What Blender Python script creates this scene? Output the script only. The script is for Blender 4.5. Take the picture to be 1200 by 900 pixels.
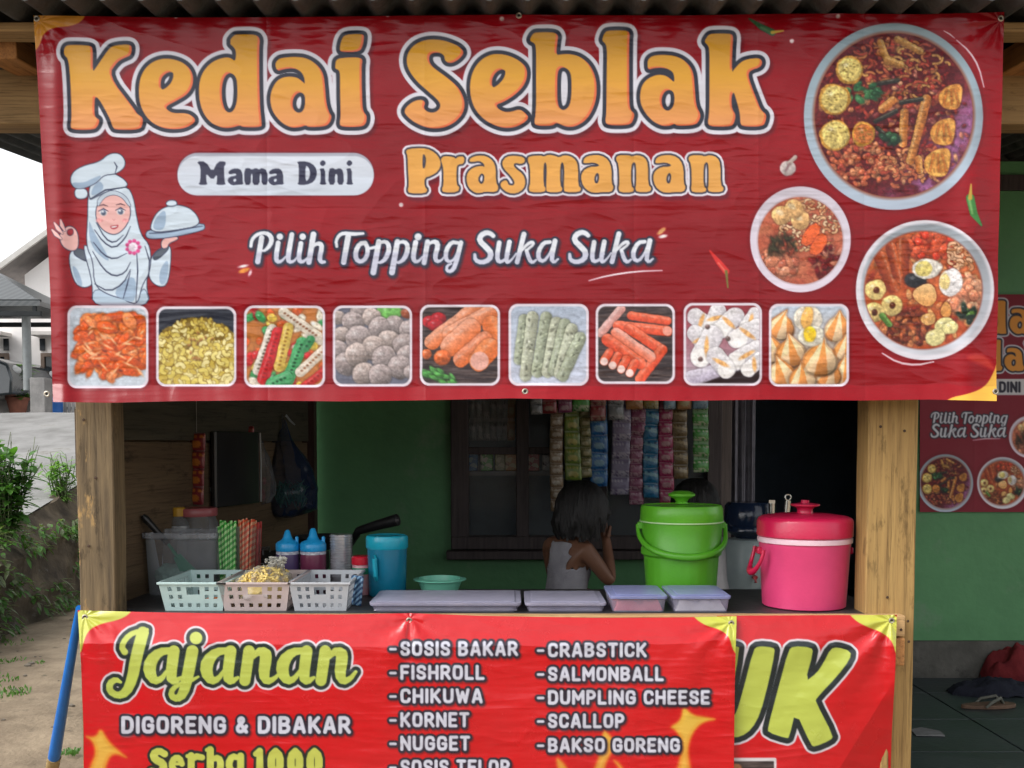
import bpy, bmesh, math, random
import numpy as np
from mathutils import Vector, Matrix, noise as mnoise

for o in list(bpy.data.objects):
    bpy.data.objects.remove(o, do_unlink=True)
SC = bpy.context.scene
COL = SC.collection

# ------------------------------------------------------------------ camera, sky, sun, exposure
PITCH = math.radians(2.95)
CAM = Vector((0.0, -2.86, 1.20))
cd = bpy.data.cameras.new('camera')
cam = bpy.data.objects.new('camera', cd)
COL.objects.link(cam)
cam.location = CAM
cam.rotation_euler = (math.radians(90) - PITCH, 0, 0)
cd.sensor_width = 36.0
cd.lens = 36.0
cd.shift_y = 0.11        # the photograph is the upper part of a taller frame
cd.clip_start = 0.05
cd.clip_end = 2000
SC.camera = cam

SUN_EL, SUN_AZ = math.radians(46), math.radians(-112)     # azimuth from +Y, clockwise: high on the left, a little behind the camera
W = bpy.data.worlds.new('World')
SC.world = W
W.use_nodes = True
nt = W.node_tree
nt.nodes.clear()
sky = nt.nodes.new('ShaderNodeTexSky')
sky.sky_type = 'NISHITA'
sky.sun_disc = False
sky.sun_elevation = SUN_EL
sky.sun_rotation = SUN_AZ
sky.air_density = 1.0
sky.dust_density = 3.0
sky.ozone_density = 1.0
hs = nt.nodes.new('ShaderNodeHueSaturation')               # an overcast, nearly white sky
hs.inputs['Saturation'].default_value = 0.12
bg = nt.nodes.new('ShaderNodeBackground')
bg.inputs['Strength'].default_value = 0.15
wo = nt.nodes.new('ShaderNodeOutputWorld')
nt.links.new(sky.outputs[0], hs.inputs['Color'])
nt.links.new(hs.outputs[0], bg.inputs['Color'])
nt.links.new(bg.outputs[0], wo.inputs['Surface'])

sd = bpy.data.lights.new('sun', 'SUN')
sd.energy = 0.7
sd.angle = math.radians(30)
sd.color = (1.0, 0.97, 0.93)
sun = bpy.data.objects.new('sun', sd)
COL.objects.link(sun)
sdir = Vector((math.sin(SUN_AZ) * math.cos(SUN_EL), math.cos(SUN_AZ) * math.cos(SUN_EL), math.sin(SUN_EL)))
sun.rotation_euler = sdir.to_track_quat('Z', 'Y').to_euler()
sun.location = sdir * 30

VS = SC.view_settings
VS.view_transform = 'Standard'
VS.look = 'None'
VS.gamma = 1.0
VS.use_curve_mapping = False
VS.exposure = 1.2
SC.cycles.max_bounces = 8
SC.cycles.diffuse_bounces = 5
SC.cycles.transparent_max_bounces = 12
SC.cycles.use_denoising = True

# ------------------------------------------------------------------ helpers
FP = 1200.0         # focal length in pixels of the 1200 x 900 photograph
PY0 = 582.0         # the row the optical axis meets
cp, sp = math.cos(PITCH), math.sin(PITCH)


def P(px, py, Y):
    """point of the vertical plane at depth Y that a photo pixel measures"""
    r, u = (px - 600) / FP, (PY0 - py) / FP
    dy, dz = cp + u * sp, -sp + u * cp
    t = (Y - CAM.y) / dy
    return Vector((CAM.x + r * t, Y, CAM.z + dz * t))


def PZ(px, py, Z):
    r, u = (px - 600) / FP, (PY0 - py) / FP
    dy, dz = cp + u * sp, -sp + u * cp
    t = (Z - CAM.z) / dz
    return Vector((CAM.x + r * t, CAM.y + dy * t, Z))


def link(o, parent=None):
    COL.objects.link(o)
    if parent is not None:
        o.parent = parent
    return o


def tag(o, label=None, cat=None, group=None, kind=None):
    if label:
        o['label'] = label
    if cat:
        o['category'] = cat
    if group:
        o['group'] = group
    if kind:
        o['kind'] = kind
    return o


def thing(name, label, cat, loc=(0, 0, 0), rz=0.0, group=None):
    o = link(bpy.data.objects.new(name, None))
    o.empty_display_size = 0.05
    o.location = loc
    o.rotation_euler = (0, 0, rz)
    return tag(o, label, cat, group)


def mesh_obj(name, bm, m, parent=None, smooth=True, loc=None, rot=None, bevel=0.0, autosmooth=40):
    me = bpy.data.meshes.new(name)
    bm.normal_update()
    bm.to_mesh(me)
    bm.free()
    for mm in (m if isinstance(m, (list, tuple)) else [m]):
        me.materials.append(mm)
    if smooth:
        me.polygons.foreach_set('use_smooth', [True] * len(me.polygons))
        me.set_sharp_from_angle(angle=math.radians(autosmooth))
    o = link(bpy.data.objects.new(name, me), parent)
    if loc is not None:
        o.location = loc
    if rot is not None:
        o.rotation_euler = rot
    if bevel:
        b = o.modifiers.new('bevel', 'BEVEL')
        b.width = bevel
        b.segments = 2
        b.limit_method = 'ANGLE'
    return o


def structure(name, bm, m, **k):
    return tag(mesh_obj(name, bm, m, **k), kind='structure')


def dup(root, loc=None, rz=None, label=None):
    r = root.copy()
    COL.objects.link(r)
    if loc is not None:
        r.location = loc
    if rz is not None:
        r.rotation_euler = (0, 0, rz)
    if label:
        r['label'] = label
    for ch in list(root.children):
        c = ch.copy()
        COL.objects.link(c)
        c.parent = r
        for g in list(ch.children):
            d = g.copy()
            COL.objects.link(d)
            d.parent = c
    return r


def bx(bm, x0, x1, y0, y1, z0, z1, mi=0):
    v = [bm.verts.new(p) for p in ((x0, y0, z0), (x1, y0, z0), (x1, y1, z0), (x0, y1, z0),
                                   (x0, y0, z1), (x1, y0, z1), (x1, y1, z1), (x0, y1, z1))]
    for q in ((3, 2, 1, 0), (4, 5, 6, 7), (0, 1, 5, 4), (1, 2, 6, 5), (2, 3, 7, 6), (3, 0, 4, 7)):
        f = bm.faces.new([v[i] for i in q])
        f.material_index = mi
    return v


def box(x0, x1, y0, y1, z0, z1):
    bm = bmesh.new()
    bx(bm, x0, x1, y0, y1, z0, z1)
    return bm


def timber(x0, x1, y0, y1, z0, z1, seed, amp=.003, n=14):
    """a sawn beam with slightly wandering edges; the longest axis is divided"""
    bm = box(x0, x1, y0, y1, z0, z1)
    L = [x1 - x0, y1 - y0, z1 - z0]
    ax = L.index(max(L))
    es = [e for e in bm.edges if abs((e.verts[0].co - e.verts[1].co)[ax]) > .6 * L[ax]]
    bmesh.ops.subdivide_edges(bm, edges=es, cuts=n, use_grid_fill=True)
    for v in bm.verts:
        q = v.co * 3.1 + Vector((seed * 7.3, seed * 1.7, 0))
        d = mnoise.noise_vector(q) * amp + mnoise.noise_vector(v.co * 11 + Vector((seed, 0, 0))) * amp * .5
        d[ax] = 0
        v.co += d
    return bm


def tube(bm, pts, r, seg=10, cap=True, mi=0):
    pts = [Vector(p) for p in pts]
    rs = r if isinstance(r, (list, tuple)) else [r] * len(pts)
    rings, up = [], Vector((0.13, 0.29, 0.95)).normalized()
    for i, p in enumerate(pts):
        t = (pts[min(i + 1, len(pts) - 1)] - pts[max(i - 1, 0)]).normalized()
        a = t.cross(up)
        if a.length < .05:
            a = t.cross(Vector((1, 0, 0)))
        a.normalize()
        b = t.cross(a).normalized()
        rings.append([bm.verts.new(p + (a * math.cos(2 * math.pi * k / seg) + b * math.sin(2 * math.pi * k / seg)) * rs[i]) for k in range(seg)])
    for A_, B_ in zip(rings[:-1], rings[1:]):
        for k in range(seg):
            f = bm.faces.new((A_[k], A_[(k + 1) % seg], B_[(k + 1) % seg], B_[k]))
            f.material_index = mi
    if cap:
        for q in (rings[0][::-1], rings[-1]):
            f = bm.faces.new(q)
            f.material_index = mi


def lathe(bm, prof, seg=48, cx=0, cy=0, cap0=True, cap1=True, mod=None, mi=0):
    rings = []
    for r, z in prof:
        rings.append([bm.verts.new((cx + r * (1 if mod is None else mod(2 * math.pi * k / seg, z)) * math.cos(2 * math.pi * k / seg),
                                    cy + r * (1 if mod is None else mod(2 * math.pi * k / seg, z)) * math.sin(2 * math.pi * k / seg), z)) for k in range(seg)])
    for A_, B_ in zip(rings[:-1], rings[1:]):
        for k in range(seg):
            f = bm.faces.new((A_[k], A_[(k + 1) % seg], B_[(k + 1) % seg], B_[k]))
            f.material_index = mi
    if cap0:
        bm.faces.new(rings[0][::-1]).material_index = mi
    if cap1:
        bm.faces.new(rings[-1]).material_index = mi


def blob(bm, c, r, sub=2, amp=.2, fr=2.0, seed=0, mi=0):
    g = bmesh.ops.create_icosphere(bm, subdivisions=sub, radius=1.0)
    r = r if isinstance(r, (tuple, list, Vector)) else (r, r, r)
    for v in g['verts']:
        k = 1 + amp * mnoise.noise(v.co * fr + Vector((seed * 3.7, seed, -seed)))
        v.co = Vector((v.co.x * r[0] * k + c[0], v.co.y * r[1] * k + c[1], v.co.z * r[2] * k + c[2]))
    for f in {f for v in g['verts'] for f in v.link_faces}:
        f.material_index = mi


# ------------------------------------------------------------------ materials
def s2l(c):
    return tuple(((x / 255) / 12.92 if x / 255 <= .04045 else ((x / 255 + .055) / 1.055) ** 2.4) for x in c)


def nmat(name):
    m = bpy.data.materials.new(name)
    m.use_nodes = True
    t = m.node_tree
    b = t.nodes['Principled BSDF']
    return m, t, b


def N(t, kind, **k):
    n = t.nodes.new(kind)
    for a, v in k.items():
        if a in n.inputs:
            n.inputs[a].default_value = v
        else:
            setattr(n, a, v)
    return n


def ramp(t, fac, stops):
    r = t.nodes.new('ShaderNodeValToRGB')
    e = r.color_ramp.elements
    while len(e) < len(stops):
        e.new(.5)
    for q, (p, c) in zip(e, stops):
        q.position = p
        q.color = (*c, 1)
    t.links.new(fac, r.inputs[0])
    return r


def pmat(name, c, c2=None, scale=8.0, rough=.6, rvar=.12, bump=.0, bscale=60.0, spec=.5, stretch=(1, 1, 1), detail=5, trans=0.0, alpha=1.0, metal=0.0, coat=0.0, dirt=None):
    """a surface with an uneven colour, uneven gloss and a fine relief"""
    m, t, b = nmat(name)
    tc = N(t, 'ShaderNodeTexCoord')
    mp = N(t, 'ShaderNodeMapping')
    mp.inputs['Scale'].default_value = stretch
    t.links.new(tc.outputs['Object'], mp.inputs['Vector'])
    n1 = N(t, 'ShaderNodeTexNoise', Scale=scale, Detail=detail, Roughness=.6)
    t.links.new(mp.outputs[0], n1.inputs['Vector'])
    c2 = c2 or tuple(x * .78 for x in c)
    rp = ramp(t, n1.outputs['Fac'], [(.32, c2), (.68, c)])
    out = rp.outputs[0]
    if dirt:
        n3 = N(t, 'ShaderNodeTexNoise', Scale=dirt[1], Detail=6, Roughness=.7)
        t.links.new(tc.outputs['Object'], n3.inputs['Vector'])
        r3 = ramp(t, n3.outputs['Fac'], [(dirt[2], (0, 0, 0)), (dirt[2] + .12, (1, 1, 1))])
        mx = N(t, 'ShaderNodeMix', data_type='RGBA')
        t.links.new(r3.outputs[0], mx.inputs[0])
        t.links.new(out, mx.inputs[6])
        mx.inputs[7].default_value = (*dirt[0], 1)
        out = mx.outputs[2]
    t.links.new(out, b.inputs['Base Color'])
    mr = N(t, 'ShaderNodeMapRange')
    mr.inputs['To Min'].default_value = max(.03, rough - rvar)
    mr.inputs['To Max'].default_value = min(1, rough + rvar)
    t.links.new(n1.outputs['Fac'], mr.inputs['Value'])
    t.links.new(mr.outputs[0], b.inputs['Roughness'])
    b.inputs['Specular IOR Level'].default_value = spec
    b.inputs['Metallic'].default_value = metal
    b.inputs['Transmission Weight'].default_value = trans
    b.inputs['Alpha'].default_value = alpha
    b.inputs['Coat Weight'].default_value = coat
    if bump:
        n2 = N(t, 'ShaderNodeTexNoise', Scale=bscale, Detail=4)
        t.links.new(mp.outputs[0], n2.inputs['Vector'])
        bp = N(t, 'ShaderNodeBump', Strength=min(1, bump), Distance=.01 * max(1, bump))
        t.links.new(n2.outputs['Fac'], bp.inputs['Height'])
        t.links.new(bp.outputs[0], b.inputs['Normal'])
    return m


def wood(name, light, dark, axis=2, rough=.7, knots=.5, scale=1.0, stain=None):
    m, t, b = nmat(name)
    tc = N(t, 'ShaderNodeTexCoord')
    mp = N(t, 'ShaderNodeMapping')
    s = [9.0 * scale] * 3
    s[axis] = .8 * scale
    mp.inputs['Scale'].default_value = s
    t.links.new(tc.outputs['Object'], mp.inputs['Vector'])
    n1 = N(t, 'ShaderNodeTexNoise', Scale=2.2, Detail=8, Roughness=.65, Distortion=.9)
    t.links.new(mp.outputs[0], n1.inputs['Vector'])
    wv = N(t, 'ShaderNodeTexWave', Scale=1.3, Distortion=6.0, Detail=3)
    wv.inputs['Detail Scale'].default_value = 1.2
    t.links.new(mp.outputs[0], wv.inputs['Vector'])
    mx = N(t, 'ShaderNodeMix', data_type='FLOAT')
    mx.inputs[0].default_value = .12
    t.links.new(n1.outputs['Fac'], mx.inputs[2])
    t.links.new(wv.outputs['Fac'], mx.inputs[3])
    mid = tuple((a + c) / 2 for a, c in zip(light, dark))
    rp = ramp(t, mx.outputs[0], [(.28, dark), (.45, mid), (.7, light)])
    # fine fibres and dark pores
    mpf = N(t, 'ShaderNodeMapping')
    sf = [150.0] * 3
    sf[axis] = 5.0
    mpf.inputs['Scale'].default_value = sf
    t.links.new(tc.outputs['Object'], mpf.inputs['Vector'])
    nf = N(t, 'ShaderNodeTexNoise', Scale=1.0, Detail=4, Roughness=.7)
    t.links.new(mpf.outputs[0], nf.inputs['Vector'])
    rf_ = ramp(t, nf.outputs['Fac'], [(.30, (.42, .40, .38)), (.47, (.95, .95, .95)), (.70, (1.15, 1.13, 1.08))])
    mf = N(t, 'ShaderNodeMix', data_type='RGBA', blend_type='MULTIPLY')
    mf.inputs[0].default_value = .85
    t.links.new(rp.outputs[0], mf.inputs[6])
    t.links.new(rf_.outputs[0], mf.inputs[7])
    rp = mf
    # knots and dark blotches
    mp2 = N(t, 'ShaderNodeMapping')
    s2 = [16.0] * 3
    s2[axis] = 6.0
    mp2.inputs['Scale'].default_value = s2
    t.links.new(tc.outputs['Object'], mp2.inputs['Vector'])
    n2 = N(t, 'ShaderNodeTexNoise', Scale=1.0, Detail=5, Roughness=.7)
    t.links.new(mp2.outputs[0], n2.inputs['Vector'])
    r2 = ramp(t, n2.outputs['Fac'], [(.575, (0, 0, 0)), (.70, (knots,) * 3)])
    mk = N(t, 'ShaderNodeMix', data_type='RGBA')
    t.links.new(r2.outputs[0], mk.inputs[0])
    t.links.new(rp.outputs[2], mk.inputs[6])
    mk.inputs[7].default_value = (*tuple(x * .22 for x in dark), 1)
    out = mk.outputs[2]
    if stain:
        n3 = N(t, 'ShaderNodeTexNoise', Scale=4.0, Detail=6, Roughness=.75)
        t.links.new(mp2.outputs[0], n3.inputs['Vector'])
        n3.inputs['Scale'].default_value = .45
        r3 = ramp(t, n3.outputs['Fac'], [(stain[1], (0, 0, 0)), (stain[1] + .06, (1, 1, 1))])
        ms = N(t, 'ShaderNodeMix', data_type='RGBA')
        t.links.new(r3.outputs[0], ms.inputs[0])
        t.links.new(out, ms.inputs[6])
        ms.inputs[7].default_value = (*stain[0], 1)
        out = ms.outputs[2]
    t.links.new(out, b.inputs['Base Color'])
    b.inputs['Roughness'].default_value = rough
    b.inputs['Specular IOR Level'].default_value = .3
    bp = N(t, 'ShaderNodeBump', Strength=.5, Distance=.004)
    t.links.new(nf.outputs['Fac'], bp.inputs['Height'])
    t.links.new(bp.outputs[0], b.inputs['Normal'])
    return m


def clear_plastic(name, tint, opac=.35, rough=.25):
    """thin clear or frosted plastic: part see-through, part pale and glossy"""
    m, t, b = nmat(name)
    b.inputs['Base Color'].default_value = (*tint, 1)
    b.inputs['Roughness'].default_value = rough
    tr = N(t, 'ShaderNodeBsdfTransparent')
    lw = N(t, 'ShaderNodeLayerWeight', Blend=.35)
    ad = N(t, 'ShaderNodeMath', operation='ADD', use_clamp=True)
    tc = N(t, 'ShaderNodeTexCoord')
    nz = N(t, 'ShaderNodeTexNoise', Scale=22.0, Detail=3)
    t.links.new(tc.outputs['Object'], nz.inputs['Vector'])
    mr = N(t, 'ShaderNodeMapRange')
    mr.inputs['To Min'].default_value = opac * .7
    mr.inputs['To Max'].default_value = opac * 1.3
    t.links.new(nz.outputs['Fac'], mr.inputs['Value'])
    sc_ = N(t, 'ShaderNodeMath', operation='MULTIPLY')
    sc_.inputs[1].default_value = .6
    t.links.new(lw.outputs['Fresnel'], sc_.inputs[0])
    t.links.new(mr.outputs[0], ad.inputs[0])
    t.links.new(sc_.outputs[0], ad.inputs[1])
    mx = N(t, 'ShaderNodeMixShader')
    t.links.new(ad.outputs[0], mx.inputs[0])
    t.links.new(tr.outputs[0], mx.inputs[1])
    t.links.new(b.outputs[0], mx.inputs[2])
    t.links.new(mx.outputs[0], t.nodes['Material Output'].inputs['Surface'])
    return m


# ------------------------------------------------------------------ printed artwork
# The prints on the banners are computed as colour fields (signed distances to
# strokes and outlines) and stored per vertex on finely divided cloth meshes.
def col(r, g, b):
    return np.array((r, g, b), np.float32) / 255.0


def hash2(ix, iy, seed):
    h = (ix.astype(np.int64) * 374761393 + iy.astype(np.int64) * 668265263 + seed * 974634777) & 0xFFFFFFFF
    h = ((h ^ (h >> 13)) * 1274126177) & 0xFFFFFFFF
    h = h ^ (h >> 16)
    return (h & 0xFFFF).astype(np.float32) / 65535.0


def vnoise(x, y, seed=0):
    ix, iy = np.floor(x), np.floor(y)
    fx, fy = x - ix, y - iy
    fx, fy = fx * fx * (3 - 2 * fx), fy * fy * (3 - 2 * fy)
    a, b = hash2(ix, iy, seed), hash2(ix + 1, iy, seed)
    c, d = hash2(ix, iy + 1, seed), hash2(ix + 1, iy + 1, seed)
    return (a * (1 - fx) + b * fx) * (1 - fy) + (c * (1 - fx) + d * fx) * fy


def fbm(x, y, seed=0, n=3):
    s, a, t = 0, 1.0, 0
    for k in range(n):
        s = s + a * vnoise(x * 2 ** k, y * 2 ** k, seed + k * 7)
        t += a
        a *= 0.5
    return s / t


def ridge(x, y, s):
    return 1 - np.abs(2 * vnoise(x, y, s) - 1)


def chaikin(pts, n=2):
    p = np.array(pts, np.float32)
    for _ in range(n):
        q = np.roll(p, -1, 0)
        p = np.stack([p * .75 + q * .25, p * .25 + q * .75], 1).reshape(-1, 2)
    return p


class Art:
    def __init__(s, x0, y0, x1, y1, scale, base):
        s.x0, s.y0, s.S = x0, y0, scale
        s.W, s.H = int((x1 - x0) * scale) + 1, int((y1 - y0) * scale) + 1
        s.a = np.zeros((s.H, s.W, 3), np.float32) + base
        s.clip = None

    def win(s, bx0, by0, bx1, by1):
        i0 = max(0, int((bx0 - s.x0) * s.S)); i1 = min(s.W, int((bx1 - s.x0) * s.S) + 2)
        j0 = max(0, int((by0 - s.y0) * s.S)); j1 = min(s.H, int((by1 - s.y0) * s.S) + 2)
        if i1 <= i0 or j1 <= j0:
            return None
        X = s.x0 + np.arange(i0, i1, dtype=np.float32) / s.S
        Y = s.y0 + np.arange(j0, j1, dtype=np.float32) / s.S
        X, Y = np.meshgrid(X, Y)
        return (slice(j0, j1), slice(i0, i1)), X, Y

    def put(s, sl, m, c):
        if s.clip is not None:
            m = m * s.clip[sl]
        s.a[sl] = s.a[sl] * (1 - m[..., None]) + c * m[..., None]

    # fill a signed distance field given as a function of X, Y
    def fill(s, bb, f, c, off=0.0, alpha=1.0, soft=0.8):
        w = s.win(*bb)
        if w is None:
            return
        sl, X, Y = w
        d = f(X, Y) - off
        m = np.clip(0.5 - d / soft, 0, 1) * alpha
        s.put(sl, m, c(X, Y, d) if callable(c) else c)


def poly_f(contours, smooth=2):
    cs = [chaikin(c, smooth) for c in contours]
    allp = np.concatenate(cs)
    bb = (allp[:, 0].min(), allp[:, 1].min(), allp[:, 0].max(), allp[:, 1].max())

    def f(X, Y):
        d = np.full(X.shape, 1e9, np.float32)
        ins = np.zeros(X.shape, bool)
        for p in cs:
            q = np.roll(p, -1, 0)
            for (ax, ay), (bx, by) in zip(p, q):
                ex, ey = bx - ax, by - ay
                L = ex * ex + ey * ey
                if L < 1e-9:
                    continue
                t = np.clip(((X - ax) * ex + (Y - ay) * ey) / L, 0, 1)
                d = np.minimum(d, (X - ax - t * ex) ** 2 + (Y - ay - t * ey) ** 2)
                if ay != by:
                    cr = (ay > Y) != (by > Y)
                    ins ^= cr & (X < ax + (Y - ay) * ex / ey)
        d = np.sqrt(d)
        return np.where(ins, -d, d)
    return bb, f


def stroke_f(strokes):            # each stroke: list of (x, y, r)
    st = []
    for s_ in strokes:
        p = np.array(s_, np.float32)
        if len(p) > 3:            # smooth an open polyline
            q = [p[0]]
            for a, b in zip(p[:-1], p[1:]):
                q += [a * .75 + b * .25, a * .25 + b * .75]
            q.append(p[-1])
            p = np.array(q)
        st.append(p)
    allp = np.concatenate(st)
    rm = allp[:, 2].max()
    bb = (allp[:, 0].min() - rm, allp[:, 1].min() - rm, allp[:, 0].max() + rm, allp[:, 1].max() + rm)

    def f(X, Y):
        d = np.full(X.shape, 1e9, np.float32)
        for p in st:
            if len(p) == 1:
                d = np.minimum(d, np.hypot(X - p[0, 0], Y - p[0, 1]) - p[0, 2])
            for a, b in zip(p[:-1], p[1:]):
                ex, ey = b[0] - a[0], b[1] - a[1]
                L = ex * ex + ey * ey + 1e-9
                t = np.clip(((X - a[0]) * ex + (Y - a[1]) * ey) / L, 0, 1)
                d = np.minimum(d, np.hypot(X - a[0] - t * ex, Y - a[1] - t * ey) - (a[2] + t * (b[2] - a[2])))
        return d
    return bb, f


def ell_f(cx, cy, rx, ry, rot=0.0):
    c, s_ = math.cos(rot), math.sin(rot)
    R = max(rx, ry)

    def f(X, Y):
        u = (X - cx) * c + (Y - cy) * s_
        v = -(X - cx) * s_ + (Y - cy) * c
        return (np.sqrt((u / rx) ** 2 + (v / ry) ** 2 + 1e-9) - 1) * min(rx, ry)
    return (cx - R, cy - R, cx + R, cy + R), f


def rrect_f(x0, y0, x1, y1, r):
    def f(X, Y):
        qx = np.abs(X - (x0 + x1) / 2) - (x1 - x0) / 2 + r
        qy = np.abs(Y - (y0 + y1) / 2) - (y1 - y0) / 2 + r
        return np.hypot(np.maximum(qx, 0), np.maximum(qy, 0)) + np.minimum(np.maximum(qx, qy), 0) - r
    return (x0, y0, x1, y1), f


def grow(bb, m):
    return (bb[0] - m, bb[1] - m, bb[2] + m, bb[3] + m)


def union(shapes):
    bb = (min(b[0] for b, f in shapes), min(b[1] for b, f in shapes),
          max(b[2] for b, f in shapes), max(b[3] for b, f in shapes))

    def f(X, Y):
        d = np.full(X.shape, 60.0, np.float32)
        for b, g in shapes:
            m = 16
            k = (X[0] > b[0] - m) & (X[0] < b[2] + m)
            r = (Y[:, 0] > b[1] - m) & (Y[:, 0] < b[3] + m)
            if not k.any() or not r.any():
                continue
            i = np.ix_(r, k)
            d[i] = np.minimum(d[i], g(X[i], Y[i]))
        return d
    return bb, f


def zoomed(pts, ox, oy, s):       # coordinates measured on an enlargement
    return [tuple([ox + p[0] / s, oy + p[1] / s] + ([p[2] / s] if len(p) > 2 else [])) for p in pts]


# ---- fat flared lettering (outlines) -------------------------------------------------
Z1, Z2, Z3 = (60, 30, 6.43), (210, 25, 6.207), (310, 25, 6.207)
Z4, Z5, Z6 = (460, 25, 6.206), (605, 25, 6.43), (740, 25, 6.43)
BIG = [
    [(Z1, [(95,190),(108,152),(150,145),(290,150),(315,170),(312,350),(330,330),(430,180),(470,150),(590,140),(610,165),(600,225),(560,240),(500,270),(430,375),(620,620),(650,670),(690,690),(690,740),(670,785),(490,785),(465,770),(440,690),(330,500),(325,640),(330,690),(368,710),(350,760),(320,785),(160,785),(145,760),(155,690),(145,400),(130,250),(100,225)])],
    [((0,0,1), [(194,68),(210,71),(221,78),(226.5,88),(226,100),(220,110.5),(207,118),(193.7,124.9),(197,130),(204,132.8),(216.4,132.5),(224.5,135),(229.8,141),(224.5,146.5),(214,151),(197,151.5),(183,147),(172,138),(164.5,124),(162.5,108),(164,92),(170,80),(180,71.5)]),
     ((0,0,1), [(188.3,104.5),(188.3,92),(195.3,85),(202.8,83.8),(203.5,90.6),(200,98.4),(192.2,105)])],
    [(Z2, [(375,150),(370,135),(400,100),(430,95),(560,95),(590,130),(580,200),(585,600),(600,740),(600,770),(460,770),(445,755),(380,775),(310,775),(230,740),(170,660),(145,560),(145,450),(170,370),(230,300),(310,265),(370,262),(410,295),(415,220),(400,190),(370,165)]),
     (Z2, [(370,370),(330,400),(310,470),(310,560),(325,630),(350,665),(390,660),(420,600),(425,480),(415,400)])],
    [(Z3, [(78,325),(85,290),(120,265),(220,258),(300,265),(380,310),(430,380),(440,480),(450,600),(470,665),(490,690),(475,740),(440,765),(320,770),(300,755),(260,770),(190,775),(120,735),(60,660),(40,580),(50,500),(90,430),(150,402),(230,405),(275,435),(294,460),(292,410),(262,358),(200,338),(130,350),(95,362)]),
     (Z3, [(255,512),(215,545),(200,600),(215,650),(250,670),(285,650),(298,590),(292,530)])],
    [(Z3, [(560,130),(590,95),(715,92),(725,110),(715,180),(690,222),(560,224),(545,205)]),
     (Z3, [(515,320),(520,280),(560,265),(690,262),(715,280),(705,330),(710,600),(720,660),(745,685),(740,740),(710,768),(560,768),(545,745),(555,690),(550,550),(550,380),(540,352),(515,345)])],
    [(Z4, [(520,230),(490,270),(440,302),(400,302),(380,280),(378,250),(350,228),(290,228),(265,255),(268,300),(300,340),(400,410),(480,480),(520,560),(525,630),(500,690),(440,745),(360,778),(260,778),(170,742),(110,695),(82,655),(110,612),(160,578),(215,568),(240,590),(225,625),(245,655),(290,667),(335,650),(352,610),(330,570),(260,510),(180,440),(120,360),(100,290),(115,220),(170,160),(260,130),(360,135),(450,165),(500,195)])],
    [(Z4, [(770,235),(850,250),(930,290),(978,340),(978,420),(940,490),(870,550),(800,590),(752,605),(770,640),(820,662),(870,657),(920,640),(960,660),(993,700),(960,735),(900,768),(820,778),(740,757),(660,710),(600,640),(570,560),(562,460),(580,370),(630,290),(700,245)]),
     (Z4, [(723,478),(722,420),(750,370),(790,348),(823,355),(818,400),(790,442),(745,480)])],
    [(Z5, [(105,130),(125,95),(150,82),(290,82),(318,110),(310,150),(300,255),(330,250),(400,245),(480,265),(550,320),(592,400),(608,490),(602,590),(570,680),(520,750),(450,792),(380,797),(320,770),(300,765),(270,787),(150,787),(135,760),(150,690),(150,400),(150,200),(140,165),(105,150)]),
     (Z5, [(360,343),(320,358),(308,420),(308,600),(325,657),(360,673),(402,640),(417,560),(417,420),(400,368)])],
    [(Z5, [(650,130),(665,88),(690,68),(830,68),(858,88),(850,150),(850,600),(860,670),(893,695),(880,752),(850,783),(690,783),(670,755),(680,700),(682,400),(685,200),(670,165),(650,148)])],
    [(Z6, [(122,345),(122,290),(160,258),(240,252),(340,262),(420,308),(467,380),(477,500),(487,640),(523,700),(512,747),(480,783),(340,788),(325,770),(290,788),(220,788),(140,737),(78,650),(62,570),(78,480),(130,425),(210,398),(280,418),(322,465),(325,420),(308,372),(240,348),(170,352),(130,365)]),
     (Z6, [(280,513),(240,538),(223,600),(240,662),(280,678),(317,645),(327,580),(317,528)])],
    [(Z6, [(555,140),(580,103),(610,92),(745,92),(768,110),(760,200),(755,390),(775,360),(830,300),(900,280),(970,278),(988,310),(970,347),(900,367),(880,397),(890,450),(940,580),(975,670),(1018,700),(1012,752),(990,793),(840,793),(820,770),(818,690),(790,590),(770,525),(752,570),(757,660),(788,705),(772,772),(745,793),(600,793),(573,770),(588,700),(588,400),(588,210),(575,178),(553,158)])],
]
ZP, ZQ = (465, 165, 6.0), (655, 165, 5.854)
PA = [(165,150),(175,115),(220,98),(290,98),(340,130),(362,190),(362,290),(377,320),(360,352),(290,352),(260,357),(210,352),(165,312),(150,250),(165,205),(210,178),(265,178),(278,165),(240,148),(180,155)]
PAh = [(255,222),(241,260),(248,292),(268,292),(277,250),(272,222)]
PN = [(388,125),(405,98),(480,98),(500,107),(540,96),(590,113),(612,160),(612,300),(637,325),(622,352),(535,352),(523,330),(530,300),(530,165),(515,142),(495,170),(495,310),(517,330),(505,354),(420,354),(408,330),(415,290),(410,160)]


def sh(p, dx):
    return [(x + dx, y) for x, y in p]


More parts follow.
